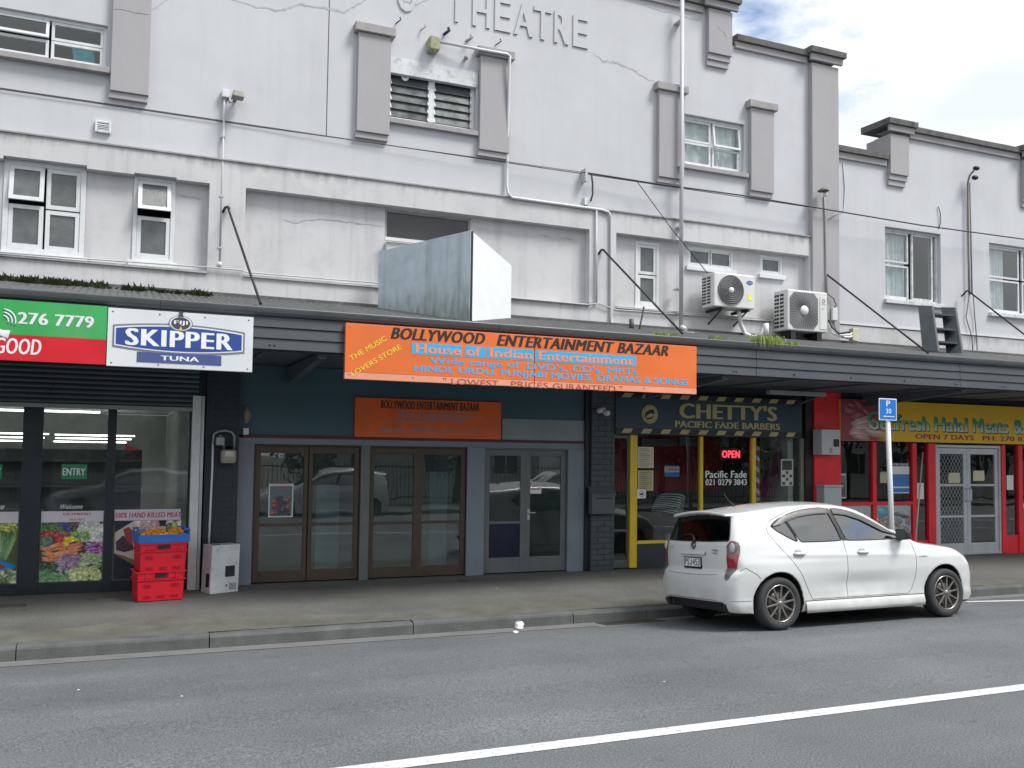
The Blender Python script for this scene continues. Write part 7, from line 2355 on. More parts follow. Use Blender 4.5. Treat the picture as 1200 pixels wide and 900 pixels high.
def car_surface_bm():
    P_ = _P.copy()
    # keep the half y >= 0 and mirror it
    keep = (_P[_Q][:, :, 1] > -1e-4).all(1) | ((_P[_Q][:, :, 1].max(1) > .004))
    Q = _Q[keep]
    P_[:, 1] = np.where(P_[:, 1] < .0085, 0.0, P_[:, 1])
    used = np.unique(Q); mp = -np.ones(len(P_), int); mp[used] = np.arange(len(used))
    P2 = P_[used]; Q2 = mp[Q]
    bm = bmesh.new()
    vs = [bm.verts.new(p) for p in P2]
    mv = [v if abs(p[1]) < 1e-9 else bm.verts.new((p[0], -p[1], p[2])) for v, p in zip(vs, P2)]
    for q in Q2:
        for src, rev in ((vs, False), (mv, True)):
            f = [src[i] for i in q]
            if len(set(f)) < 3: continue
            ff = []
            for v in f:
                if v not in ff: ff.append(v)
            if rev: ff = ff[::-1]
            try: bm.faces.new(ff)
            except ValueError: pass
    return bm
def surf_y(x, z):
    lo, hi = 0.0, 1.0
    ys_ = np.linspace(.3, .95, 261)
    f = car_f(np.full(261, x), ys_, np.full(261, z))
    k = np.argmax(f > 0) if (f > 0).any() else 260
    if k == 0: return ys_[0]
    return ys_[k-1]+(ys_[k]-ys_[k-1])*(-f[k-1])/(f[k]-f[k-1]+1e-12)
def surf_rear(y, z):
    xs2 = np.linspace(.2, -.75, 381)
    f = car_f(xs2, np.full(381, y), np.full(381, z))
    k = np.argmax(f > 0)
    return xs2[k-1]+(xs2[k]-xs2[k-1])*(-f[k-1])/(f[k]-f[k-1]+1e-12)
def densify(poly, step=.04, closed=True):
    out = []
    n = len(poly)
    for i in range(n if closed else n-1):
        a, b_ = poly[i], poly[(i+1) % n]
        k = max(1, int(math.hypot(b_[0]-a[0], b_[1]-a[1])/step))
        for j in range(k): out.append((a[0]+(b_[0]-a[0])*j/k, a[1]+(b_[1]-a[1])*j/k))
    if not closed: out.append(poly[-1])
    return out
def smooth_poly(poly, it=2, closed=True):
    p = [tuple(q) for q in poly]
    for _ in range(it):
        o = []
        n = len(p)
        for i in range(n if closed else n-1):
            a, b_ = p[i], p[(i+1) % n]
            o.append((a[0]*.75+b_[0]*.25, a[1]*.75+b_[1]*.25)); o.append((a[0]*.25+b_[0]*.75, a[1]*.25+b_[1]*.75))
        if not closed: o = [p[0]]+o+[p[-1]]
        p = o
    return p
def inside(poly, u, v):
    c = False
    n = len(poly)
    for i in range(n):
        (x0, y0), (x1, y1) = poly[i], poly[(i+1) % n]
        if (y0 > v) != (y1 > v) and u < (x1-x0)*(v-y0)/(y1-y0)+x0: c = not c
    return c
# outlines in side view (x, z) and rear view (y, z)
Q_GLASS = smooth_poly([(.005, 1.135), (.06, 1.185), (.215, 1.255), (.245, 1.20), (.34, .985), (.30, .968)], 1)
R_GLASS = smooth_poly([(.265, 1.20), (.235, 1.262), (.45, 1.318), (.70, 1.347), (.86, 1.350), (.90, 1.30), (.985, .99), (.97, .965), (.40, .962), (.365, .975)], 1)
F_GLASS = smooth_poly([(1.045, .985), (.955, 1.30), (.965, 1.345), (1.15, 1.325), (1.36, 1.265), (1.60, 1.155), (1.80, 1.045), (1.90, .985), (1.88, .966), (1.08, .962)], 1)
V_GLASS = [(1.955, .968), (1.84, 1.028), (1.855, 1.05), (2.0, .972)]
R_DOOR = [(1.0, .315), (1.0, .97), (.925, 1.33), (.90, 1.374), (.62, 1.368), (.30, 1.31), (.05, 1.22), (-.045, 1.15), (-.055, 1.08), (.02, .95), (.16, .79), (.30, .62), (.42, .42), (.475, .315)]
F_DOOR = [(1.008, .315), (1.008, .97), (.933, 1.33), (.91, 1.374), (1.12, 1.352), (1.40, 1.275), (1.70, 1.125), (2.00, .965), (2.06, .90), (2.085, .72), (2.06, .50), (2.0, .36), (1.93, .315)]
HATCH_G = smooth_poly([(-.535, 1.275), (.535, 1.275), (.575, 1.20), (.635, 1.02), (.62, .985), (-.62, .985), (-.635, 1.02), (-.575, 1.20)], 1)
LAMP_R = smooth_poly([(.630, .985), (.690, 1.0), (.748, .965), (.768, .86), (.765, .76), (.745, .66), (.695, .565), (.650, .555), (.632, .65), (.625, .82)], 1)
HEAD_L = smooth_poly([(2.80, .80), (2.95, .86), (3.12, .80), (3.26, .66), (3.22, .60), (3.08, .645), (2.92, .72)], 1)
WIND = smooth_poly([(1.42, .60), (1.42, -.60), (2.10, -.72), (2.17, -.5), (2.19, 0), (2.17, .5), (2.10, .72)], 0)

CARP = mat('car_white', (.60, .615, .62), rough=.2, var=.02, scale=2, coat=.7, spec=.5, rvar=.03, dirt=(.60, .60, .59), dirt_amt=.12, dirt_scale=2)
def grime(m, lo, hi, amount, col):
    t = m.node_tree; n = t.nodes; l = t.links; b = n['Principled BSDF']; src = b.inputs['Base Color'].links[0].from_socket
    g = n.new('ShaderNodeNewGeometry'); sp = n.new('ShaderNodeSeparateXYZ'); l.new(g.outputs['Position'], sp.inputs[0])
    mr = n.new('ShaderNodeMapRange'); mr.inputs['From Min'].default_value = hi; mr.inputs['From Max'].default_value = lo; l.new(sp.outputs['Z'], mr.inputs['Value'])
    nz = n.new('ShaderNodeTexNoise'); nz.inputs['Scale'].default_value = 5; nz.inputs['Detail'].default_value = 8; l.new(g.outputs['Position'], nz.inputs['Vector'])
    a = n.new('ShaderNodeMath'); a.operation = 'MULTIPLY'; l.new(mr.outputs[0], a.inputs[0]); l.new(nz.outputs['Fac'], a.inputs[1])
    r = n.new('ShaderNodeMapRange'); r.inputs['From Min'].default_value = .15; r.inputs['From Max'].default_value = .6; r.inputs['To Max'].default_value = amount; l.new(a.outputs[0], r.inputs['Value'])
    x = n.new('ShaderNodeMix'); x.data_type = 'RGBA'; l.new(r.outputs[0], x.inputs['Factor']); l.new(src, x.inputs['A']); x.inputs['B'].default_value = col+(1,)
    l.new(x.outputs['Result'], b.inputs['Base Color'])
grime(CARP, .2, .62, .55, (.27, .26, .24))
CARB = mat('car_black_plastic', (.018, .018, .02), rough=.5)
CGLASS = glass('car_glass', (.30, .33, .33), boost=4.5)
CGLASS_R = glass('car_rear_glass', (.035, .038, .042), boost=1.3)
TYRE = mat('tyre_rubber', (.028, .029, .031), rough=.75, var=.15, scale=15)
RIMM = mat('rim_grey', (.30, .285, .27), rough=.3, metal=.8, var=.1, scale=20)
LAMPR = mat('lamp_red', (.27, .003, .012), rough=.12, spec=.8, coat=.5)
LAMPC = mat('lamp_clear', (.50, .52, .54), rough=.1, spec=.8, coat=.6)
LAMPG = mat('lamp_smoke', (.10, .12, .125), rough=.15, spec=.7, coat=.5)
SHUT = mat('shut_line', (.06, .06, .06), rough=.8)
VISOR = mat('visor_smoke', (.085, .085, .088), rough=.35, spec=.4)

car = thing('parked_car', 'white hatchback with multi spoke grey wheels parked at the kerb', 'car', (0, 0, 0))
cbm = car_surface_bm()
def cut(poly, proj, side, pad=.05):
    """slice the faces around a outline along its edges"""
    us, vs_ = [p[0] for p in poly], [p[1] for p in poly]
    u0, u1, v0, v1 = min(us)-pad, max(us)+pad, min(vs_)-pad, max(vs_)+pad
    n = len(poly)
    for i in range(n):
        a, b_ = poly[i], poly[(i+1) % n]
        fs = []
        lu0, lu1, lv0, lv1 = min(a[0], b_[0])-.03, max(a[0], b_[0])+.03, min(a[1], b_[1])-.03, max(a[1], b_[1])+.03
        for f in cbm.faces:
            c_ = f.calc_center_median()
            if not side(c_): continue
            u, v = proj(c_)
            if lu0 < u < lu1 and lv0 < v < lv1: fs.append(f)
        if not fs: continue
        d = (b_[0]-a[0], b_[1]-a[1])
        nu, nv = -d[1], d[0]
        if proj is pxz: co, no = Vector((a[0], 0, a[1])), Vector((nu, 0, nv))
        elif proj is pyz: co, no = Vector((0, a[0], a[1])), Vector((0, nu, nv))
        else: co, no = Vector((a[0], a[1], 0)), Vector((nu, nv, 0))
        gset = set(fs); es = set(); vset = set()
        for f in fs:
            es.update(f.edges); vset.update(f.verts)
        bmesh.ops.bisect_plane(cbm, geom=list(gset)+list(es)+list(vset), dist=1e-5, plane_co=co, plane_no=no.normalized())
pxz = lambda c_: (c_[0], c_[2])
pyz = lambda c_: (c_[1], c_[2])
pxy = lambda c_: (c_[0], c_[1])
sideR = lambda c_: c_[1] < -.45
sideL = lambda c_: c_[1] > .45
sideB = lambda c_: c_[0] < -.25 and c_[2] > .5
sideB2 = lambda c_: c_[0] < -.2 and c_[2] > .5 and c_[1] < 0
sideW = lambda c_: 1.2 < c_[0] < 2.4 and c_[2] > .9
LAMP_Rm = [(-a, b_) for a, b_ in LAMP_R]
jobs = []
for sd in (sideR, sideL):
    for pl in (Q_GLASS, R_GLASS, F_GLASS, V_GLASS, R_DOOR, F_DOOR): cut(pl, pxz, sd)
cut(HATCH_G, pyz, sideB)
for pl in (LAMP_R, LAMP_Rm): cut(pl, pyz, sideB)
for sd in (sideR, sideL): cut(HEAD_L, pxz, sd)
cut(WIND, pxy, sideW)
cbm.faces.ensure_lookup_table()
CLS = {}
def classify(f):
    c_ = f.calc_center_median()
    x, y, z = c_
    for (wx_, wz_) in WHEELS:
        if math.hypot(x-wx_, z-wz_) < .347 and abs(y) < .86 and (abs(f.normal.y) < .75 or abs(y) < .6): return 'well'+('F' if wx_ > 1 else 'B')+('L' if y > 0 else 'R')
    if z < .20 and f.normal.z < -.5: return 'under'
    if abs(y) > .45 and -.1 < x < 2.3:
        S = 'R' if y < 0 else 'L'
        for nm, pl in (('Q', Q_GLASS), ('G', R_GLASS), ('F', F_GLASS), ('V', V_GLASS)):
            if inside(pl, x, z): return 'glass'+nm+S
        if inside(R_DOOR, x, z): return 'doorR'+S
        if inside(F_DOOR, x, z): return 'doorF'+S
    if x < -.2 and z > .5 and abs(f.normal.x) > .05:
        if inside(HATCH_G, y, z) and f.normal.x < -.2 and z < 1.28: return 'glassH'
        if inside(LAMP_R, y, z) or inside(LAMP_Rm, y, z): return 'lamp'+('L' if y > 0 else 'R')+('r' if .69 < z < .85 else ('c' if z >= .85 else 'g'))
    if 2.7 < x and abs(y) > .40 and inside(HEAD_L, x, z): return 'head'+('L' if y > 0 else 'R')
    if 1.38 < x < 2.25 and z > .94 and abs(y) < .74 and inside(WIND, x, y) and f.normal.z > .3 and f.normal.x > .2: return 'glassW'
    if x < -.5 and z < .305 and abs(y) < .64: return 'diffuser'
    return 'body'
cbm.normal_update()
groups = {}
for f in cbm.faces:
    groups.setdefault(classify(f), []).append(f)
def emit(key, name, m, parent, off=0.0):
    fs = groups.get(key)
    if not fs: return None
    vm, vs, fa = {}, [], []
    for f in fs:
        t = []
        for v in f.verts:
            if v.index not in vm:
                vm[v.index] = len(vs); vs.append(tuple(v.co))
            t.append(vm[v.index])
        fa.append(t)
    P_ = np.array(vs)
    g = car_grad(P_); g /= np.maximum(np.linalg.norm(g, axis=1), 1e-6)[:, None]
    if off: P_ = P_+g*off
    me = bpy.data.meshes.new(name)
    me.from_pydata(P_.tolist(), [], fa)
    me.polygons.foreach_set('use_smooth', [True]*len(me.polygons))
    me.update()
    if not key.startswith(('well', 'under', 'diff')):
        me.normals_split_custom_set_from_vertices(g.tolist())
    me.materials.append(m)
    ob = bpy.data.objects.new(name, me)
    C.objects.link(ob); ob.parent = parent
    ORG[ob.name] = Vector((0, 0, 0))
    return ob
cbm.verts.index_update()
emit('body', 'body', CARP, car)
[emit('well'+k, 'wheel_well', CARB, car) for k in ('FL', 'FR', 'BL', 'BR')]; emit('under', 'underside', CARB, car); emit('diffuser', 'diffuser', CARB, car)
doors = {}
for S in 'RL':
    doors['R'+S] = emit('doorR'+S, 'door', CARP, car)
    doors['F'+S] = emit('doorF'+S, 'door', CARP, car)
    for k, d in (('Q', 'R'), ('G', 'R'), ('F', 'F'), ('V', 'F')):
        emit('glass'+k+S, 'window', CGLASS, doors[d+S] or car, -.004)
emit('glassH', 'rear_window', CGLASS_R, car, -.003)
emit('glassW', 'windscreen', CGLASS, car, -.003)
for S in 'LR':
    emit('lamp'+S+'c', 'tail_light', LAMPG, car, .004); emit('lamp'+S+'r', 'tail_light', LAMPR, car, .004); emit('lamp'+S+'g', 'tail_light', LAMPG, car, .004)
    emit('head'+S, 'headlight', LAMPC, car, .003)
cbm.free()
def side_line(name, poly, r_, m, parent, s, closed=True, off=0.0, step=.03):
    pts = densify(poly, step, closed)
    if closed: pts = pts+[pts[0]]
    Q = [(p[0], s*(surf_y(p[0], p[1])+off), p[1]) for p in pts]
    return pipe(name, m, parent, Q, r_, 6)
def rear_line(name, poly, r_, m, parent, closed=True, off=0.0, step=.03):
    pts = densify(poly, step, closed)
    if closed: pts = pts+[pts[0]]
    Q = [(surf_rear(abs(p[0]), p[1])-off, p[0], p[1]) for p in pts]
    return pipe(name, m, parent, Q, r_, 6)
for s, S in ((-1, 'R'), (1, 'L')):
    side_line('shut_line', R_DOOR[4:], .0028, SHUT, car, s, False)
    side_line('shut_line', [(1.004, .315), (1.004, .97)], .0028, SHUT, car, s, False)
    side_line('shut_line', F_DOOR[7:], .0028, SHUT, car, s, False)
    side_line('shut_line', [(.475, .315), (1.93, .315)], .0028, SHUT, car, s, False)
    for nm, pl, d in (('Q', Q_GLASS, 'R'), ('G', R_GLASS, 'R'), ('F', F_GLASS, 'F')):
        side_line('window_seal', pl, .0085, CARB, doors[d+S], s, True, .0)
    # smoked weather shields over the window heads
    for nm, pts, d in (('r', [(.04, 1.155), (.22, 1.255), (.45, 1.312), (.70, 1.342), (.885, 1.346)], 'R'), ('f', [(.965, 1.342), (1.15, 1.322), (1.36, 1.262), (1.60, 1.152), (1.83, 1.03)], 'F')):
        pl = densify(pts, .03, False)
        b = MB(); vs = []
        n = len(pl)
        for i, p in enumerate(pl):
            t = i/(n-1)
            wd = .062*min(1, 5*t+.15 if nm == 'r' else 1)*min(1, (1-t)*4+.12 if nm == 'f' else 1)
            z2 = p[1]-wd
            vs += [(p[0], s*(surf_y(p[0], p[1])+.004), p[1]+.006), (p[0], s*(surf_y(p[0], (p[1]+z2)/2)+.020), (p[1]+z2)/2), (p[0], s*(surf_y(p[0], z2)+.016), z2)]
        b.add(vs, [(3*i+k, 3*i+3+k, 3*i+4+k, 3*i+1+k) for i in range(n-1) for k in (0, 1)], True)
        b.build('weather_shield', VISOR, doors[d+S], fix=False)
    # dark B pillar
    b = MB(); vs = []
    for z in np.linspace(.965, 1.345, 12):
        c0 = .985+(z-.985)*(.90-.985)/.315; c1 = 1.045+(z-.985)*(.955-1.045)/.315
        for xx in (c0, (c0+c1)/2, c1): vs.append((xx, s*(surf_y(xx, z)+.0035), z))
    b.add(vs, [(3*i+k, 3*i+1+k, 3*i+4+k, 3*i+3+k) for i in range(11) for k in (0, 1)], True)
    b.build('pillar_trim', CARB, car, fix=False)
    # handles
    for (hx, hz, d) in ((.245, .835, 'R'), (1.20, .825, 'F')):
        yy = surf_y(hx, hz)
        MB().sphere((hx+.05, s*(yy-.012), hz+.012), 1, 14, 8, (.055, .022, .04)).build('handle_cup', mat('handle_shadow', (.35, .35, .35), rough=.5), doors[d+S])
        h_ = pipe('handle', CARP, doors[d+S], [(hx-.03, s*(yy+.004), hz), (hx, s*(yy+.022), hz), (hx+.10, s*(yy+.024), hz-.002), (hx+.14, s*(yy+.003), hz-.006)], [.012, .017, .017, .012], 10)
    # mirror
    mx_, mz_ = 1.86, 1.0
    yy = surf_y(mx_, mz_)
    mo = thing  # noqa
    y0_, y1_ = yy+.055, yy+.245
    b = MB().hexa([(mx_-.07, s*y0_, mz_-.055), (mx_+.075, s*y0_, mz_-.045), (mx_+.03, s*y1_, mz_-.035), (mx_-.065, s*y1_, mz_-.045), (mx_-.07, s*y0_, mz_+.095), (mx_+.03, s*y0_, mz_+.085), (mx_+.0, s*y1_, mz_+.06), (mx_-.065, s*y1_, mz_+.07)])
    mir = b.build('mirror', CARB, car, .028)
    MB().hexa([(mx_-.076, s*(y0_+.02), mz_-.035), (mx_-.069, s*(y0_+.02), mz_-.035), (mx_-.066, s*(y1_-.02), mz_-.03), (mx_-.071, s*(y1_-.02), mz_-.03), (mx_-.076, s*(y0_+.02), mz_+.075), (mx_-.069, s*(y0_+.02), mz_+.075), (mx_-.066, s*(y1_-.02), mz_+.055), (mx_-.071, s*(y1_-.02), mz_+.055)]).build('mirror_glass', mat('mirror_dark', (.06, .065, .07), rough=.12, spec=.7), mir)
    pipe('mirror_arm', CARB, mir, [(mx_+.04, s*(yy-.02), mz_-.045), (mx_+.01, s*(yy+.07), mz_-.035)], .026, 8)
    # side skirt
    b = MB(); vs = []
    xs2 = np.linspace(.37, 2.19, 30)
    for xx in xs2:
        yy = surf_y(xx, .27)
        fl = .012+.01*math.sin(math.pi*(xx-.37)/1.82)
        for (o_, z) in ((-.03, .300), (.006, .292), (.016, .262), (fl+.012, .215), (fl+.004, .165), (-.08, .155)):
            vs.append((xx, s*(yy+o_), z))
    n = 6
    b.add(vs, [(i*n+k, (i+1)*n+k, (i+1)*n+k+1, i*n+k+1) for i in range(29) for k in range(5)], True)
    b.build('side_skirt', CARP, car, fix=False)
    side_line('skirt_line', [(.36, .300), (2.19, .300)], .0032, SHUT, car, s, False, .004)
    # bumper joins
    side_line('shut_line', [(-.30, .62), (-.44, .70), (-.50, .66)], .003, SHUT, car, s, False)
    side_line('shut_line', [(-.30, .62), (-.26, .58)], .003, SHUT, car, s, False)
    side_line('shut_line', [(-.33, .335), (-.58, .335)], .003, SHUT, car, s, False)
    text_side = None
# hatch lines, lamp rims, boot details
rear_line('shut_line', smooth_poly([(-.62, .985), (-.632, .80), (-.632, .66), (-.55, .615), (0, .605), (.55, .615), (.632, .66), (.632, .80), (.62, .985)], 1, False), .0028, SHUT, car, False)
rear_line('window_seal', HATCH_G, .008, CARB, car)
rear_line('bumper_line', [(-.62, .335), (.62, .335)], .0032, SHUT, car, False)
for s, S in ((-1, 'R'), (1, 'L')):
    cy_, cz_ = s*.692, .92
    xx = surf_rear(.692, cz_)
    MB().lathe([(.0, -.012), (.03, -.01), (.05, -.002), (.056, .004)], (xx-.002, cy_, cz_), 'x', 24).build('tail_lens', LAMPC, car)
    pts = [(surf_rear(min(.80, abs(cy_+.058*math.cos(t))), cz_+.062*math.sin(t))-.007, cy_+.058*math.cos(t), cz_+.062*math.sin(t)) for t in np.linspace(0, 2*math.pi, 25)]
    pipe('tail_ring', LAMPR, car, pts, .005, 6)
# number plate
xx = surf_rear(0, .74)-.012
pl = MB().hexa([(xx-.004, -.18, .672), (xx+.01, -.18, .672), (xx+.01, .18, .672), (xx-.004, .18, .672), (xx-.004, -.18, .802), (xx+.01, -.18, .802), (xx+.01, .18, .802), (xx-.004, .18, .802)]).build('number_plate', mat('plate_frame', (.015, .018, .04), rough=.4), car)
MB().box(xx-.0065, xx-.0045, -.168, .168, .695, .79).build('plate_face', LETW, pl)
PINK_ = mat('plate_ink', (.012, .012, .014), rough=.4)
for (s_, a0, a1) in (('PS', -.158, -.058), ('453', .005, .158)):
    text(s_, (a0, a1, .705, .785), 0.0, PINK_, pl, 'plate_lettering', bold=.012, depth=.001, mesh_fn=lambda c_: Vector((xx-.008+c_.y, -c_.x, c_.z)))
b = MB()
b.hexa([(xx-.008, .010, .728), (xx-.0067, .010, .728), (xx-.0067, .022, .728), (xx-.008, .022, .728), (xx-.008, .010, .785), (xx-.0067, .010, .785), (xx-.0067, .022, .785), (xx-.008, .022, .785)])
jp = [(.016, .728), (.018, .715), (.028, .7105), (.038, .715), (.041, .728)]
b.tube([(xx-.0074, p[0], p[1]) for p in jp], .006, 6)
b.v = [(max(xx-.0085, min(xx-.0066, p[0])), p[1], p[2]) for p in b.v]
b.build('plate_lettering', PINK_, pl)
# garnish above the plate, emblem, badges
b = MB(); vs = []
for yy in np.linspace(-.27, .27, 12):
    x1_ = surf_rear(abs(yy), .83)
    vs += [(x1_+.005, yy, .868), (x1_-.022, yy, .855), (x1_-.026, yy, .835), (x1_+.004, yy, .818)]
b.add(vs, [(i*4+k, i*4+4+k, i*4+5+k, i*4+1+k) for i in range(11) for k in range(3)])
b.build('plate_garnish', CARP, car, .004)
xe = surf_rear(0, .935)-.006
EMB = mat('emblem_blue', (.02, .035, .12), rough=.25, coat=.5)
b = MB().lathe([(0, -.006), (.043, -.004), (.047, .002)], (0, 0, 0), 'x', 24); b.v = [(xe+p[0], p[1]*1.15, .935+p[2]) for p in b.v]
em = b.build('emblem', EMB, car)
for (ry, rz, cz3) in ((.040, .030, .935), (.016, .029, .935), (.030, .010, .950)):
    pts = [(xe-.008, ry*1.1*math.cos(t), cz3+rz*math.sin(t)) for t in np.linspace(0, 2*math.pi, 25)]
    pipe('emblem_ring', mat('chrome', (.55, .56, .58), rough=.15, metal=.9), em, pts, .0028, 5)
BADGE = mat('badge_grey', (.22, .24, .26), rough=.3, metal=.5)
def rear_text(s, y0, y1, z0, z1, m, nm='badge'):
    xq = surf_rear((abs(y0)+abs(y1))/2, (z0+z1)/2)-.003
    text(s, (y0, y1, z0, z1), 0.0, m, car, nm, bold=.02, depth=.001, mesh_fn=lambda c_: Vector((xq+c_.y+.02*(abs(c_.x)-(abs(y0)+abs(y1))/2), -c_.x, c_.z)))
rear_text('HYBRID', .37, .49, .875, .897, BADGE)
rear_text('SYNERGY', .37, .49, .845, .865, BADGE)
rear_text('AQUA', -.53, -.45, .895, .912, BADGE)
for k in range(2):
    z = 1.115-k*.035; x_ = -.27
    MB().box(x_, x_+.05, -surf_y(x_, z)-.001, -surf_y(x_, z)+.004, z-.006, z+.006).build('decal', BADGE, car)
text('HYBRID', (2.13, 2.27, .735, .752), 0.0, BADGE, car, 'badge', bold=.02, depth=.001, mesh_fn=lambda c_: Vector((c_.x, -surf_y(c_.x, c_.z)-.002+c_.y, c_.z)))
# rear wiper, brake light, aerial
pts = []
for (yy, zz, o_) in ((-.02, .965, .02), (-.03, 1.005, .035), (.03, 1.05, .03), (.12, 1.062, .022), (.30, 1.05, .018)):
    pts.append((surf_rear(abs(yy), zz)-o_, yy, zz))
pipe('rear_wiper', CARB, car, pts, [.02, .016, .011, .009, .006], 8)
xs_b = surf_rear(0, 1.29)-.004
MB().box(xs_b-.004, xs_b+.02, -.15, .15, 1.278, 1.292).build('brake_light', LAMPR, car)
zr_ = float(np.interp(.02, _xs, TOPC))
pipe('aerial', CARB, car, [(.02, 0, zr_-.004), (.0, 0, zr_+.02), (-.06, 0, zr_+.07), (-.13, 0, zr_+.15)], [.022, .012, .004, .003], 8)
# front bits
MB().box(3.18, 3.30, -.42, .42, .26, .42).build('grille', CARB, car)
MB().hexa([(3.05, -.66, .155), (3.36, -.40, .155), (3.36, .40, .155), (3.05, .66, .155), (3.05, -.66, .19), (3.36, -.40, .19), (3.36, .40, .19), (3.05, .66, .19)]).build('front_lip', CARB, car)
# cabin: floor, seats, dash, wheel
CAB = mat('cabin_dark', (.03, .03, .033), rough=.8, var=.2)
MB().box(-.45, 2.2, -.70, .70, .20, .42).build('cabin_floor', CAB, car)
MB().hexa([(1.75, -.68, .42), (2.1, -.68, .42), (2.1, .68, .42), (1.75, .68, .42), (1.85, -.66, .93), (2.12, -.66, .95), (2.12, .66, .95), (1.85, .66, .93)]).build('dashboard', CAB, car)
for (x_, y_) in ((1.05, -.34), (1.05, .34), (.18, -.36), (.18, .36)):
    MB().hexa([(x_-.02, y_-.23, .42), (x_+.5, y_-.23, .42), (x_+.5, y_+.23, .42), (x_-.02, y_+.23, .42), (x_, y_-.23, .60), (x_+.5, y_-.23, .62), (x_+.5, y_+.23, .62), (x_, y_+.23, .60)]).build('seat', CAB, car, .03)
    MB().hexa([(x_-.06, y_-.23, .55), (x_+.08, y_-.23, .55), (x_+.08, y_+.23, .55), (x_-.06, y_+.23, .55), (x_-.24, y_-.20, 1.08), (x_-.13, y_-.20, 1.08), (x_-.13, y_+.20, 1.08), (x_-.24, y_+.20, 1.08)]).build('seat_back', CAB, car, .03)
    MB().hexa([(x_-.26, y_-.12, 1.10), (x_-.17, y_-.12, 1.10), (x_-.17, y_+.12, 1.10), (x_-.26, y_+.12, 1.10), (x_-.29, y_-.11, 1.25), (x_-.21, y_-.11, 1.25), (x_-.21, y_+.11, 1.25), (x_-.29, y_+.11, 1.25)]).build('headrest', CAB, car, .03)
pts = [(1.72+.03*math.sin(t)*2, -.36+.18*math.cos(t), .93+.17*math.sin(t)) for t in np.linspace(0, 2*math.pi, 25)]
pipe('steering_wheel', CAB, car, pts, .014, 8)
# wheels
def wheel(x_, s):
    yo = s*.832            # outer face
    w = thing('wheel_tmp', '', '')
    bpy.data.objects.remove(w, do_unlink=True)
    prof = [(.205, -.005), (.215, .006), (.24, .012), (.268, .010), (.284, -.004), (.292, -.024), (.293, -.09), (.292, -.15), (.282, -.172), (.262, -.180), (.215, -.175), (.205, -.165)]
    ty = MB().lathe([(r_, s*a_) for r_, a_ in prof], (x_, yo, .292), 'y', 56)
    t_ = ty.build('wheel', TYRE, car)
    b = MB()
    b.lathe([(.208, s*.0), (.204, s*.006), (.196, s*.004), (.192, -s*.02), (.190, -s*.10), (.185, -s*.15)], (x_, yo, .292), 'y', 56)
    b.build('rim', RIMM, t_)
    MB().lathe([(0, -s*.06), (.19, -s*.062)], (x_, yo, .292), 'y', 32).build('brake_shadow', mat('brake_dark', (.012, .012, .013), rough=.6), t_)
    MB().lathe([(.05, -s*.05), (.125, -s*.052), (.128, -s*.058)], (x_, yo, .292), 'y', 32).build('brake_disc', mat('disc_steel', (.14, .13, .125), rough=.4, metal=.6), t_)
    for k in range(10):
        a_ = 2*math.pi*k/10+.16
        ca_, sa_ = math.cos(a_), math.sin(a_)
        def pt(r_, t__, yy): return (x_+r_*ca_-t__*sa_, yo+s*yy, .292+r_*sa_+t__*ca_)
        b = MB()
        b.hexa([pt(.03, -.014, -.03), pt(.03, .014, -.03), pt(.03, .014, -.005), pt(.03, -.014, -.005), pt(.197, -.009, -.022), pt(.197, .009, -.022), pt(.197, .006, .001), pt(.197, -.006, .001)])
        b.build('spoke', RIMM, t_, .003)
    MB().lathe([(0, s*.012), (.022, s*.011), (.030, s*.004), (.034, -s*.02), (.052, -s*.022)], (x_, yo, .292), 'y', 24).build('hub_cap', RIMM, t_)
    for k in range(5):
        a_ = 2*math.pi*k/5
        MB().lathe([(0, s*.0), (.009, -s*.001), (.010, -s*.02)], (x_+.045*math.cos(a_), yo-s*.006, .292+.045*math.sin(a_)), 'y', 8).build('wheel_nut', CARB, t_)
for x_ in (0.0, 2.55):
    for s in (-1, 1): wheel(x_, s)
# stand the car on the cambered road
yn = 8.20
xr_, yr2 = G(914, 738.5, road_z(yn)); xf_, yf2 = G(1107, 722.5, road_z(yn))
SC = (xf_-xr_)/2.55
TILT = math.atan2(road_z(9.72)-road_z(yn), 1.52)
CAR_W = .945
car_rot = Matrix.Rotation(math.atan2(yf2-yr2, xf_-xr_)*0.5, 4, 'Z') @ Matrix.Rotation(TILT, 4, 'X')
car.matrix_world = Matrix.Translation((xr_, yn, road_z(yn)+.003)) @ car_rot @ Matrix.Diagonal((SC, SC*CAR_W, SC, 1)) @ Matrix.Translation((0, .80, 0))
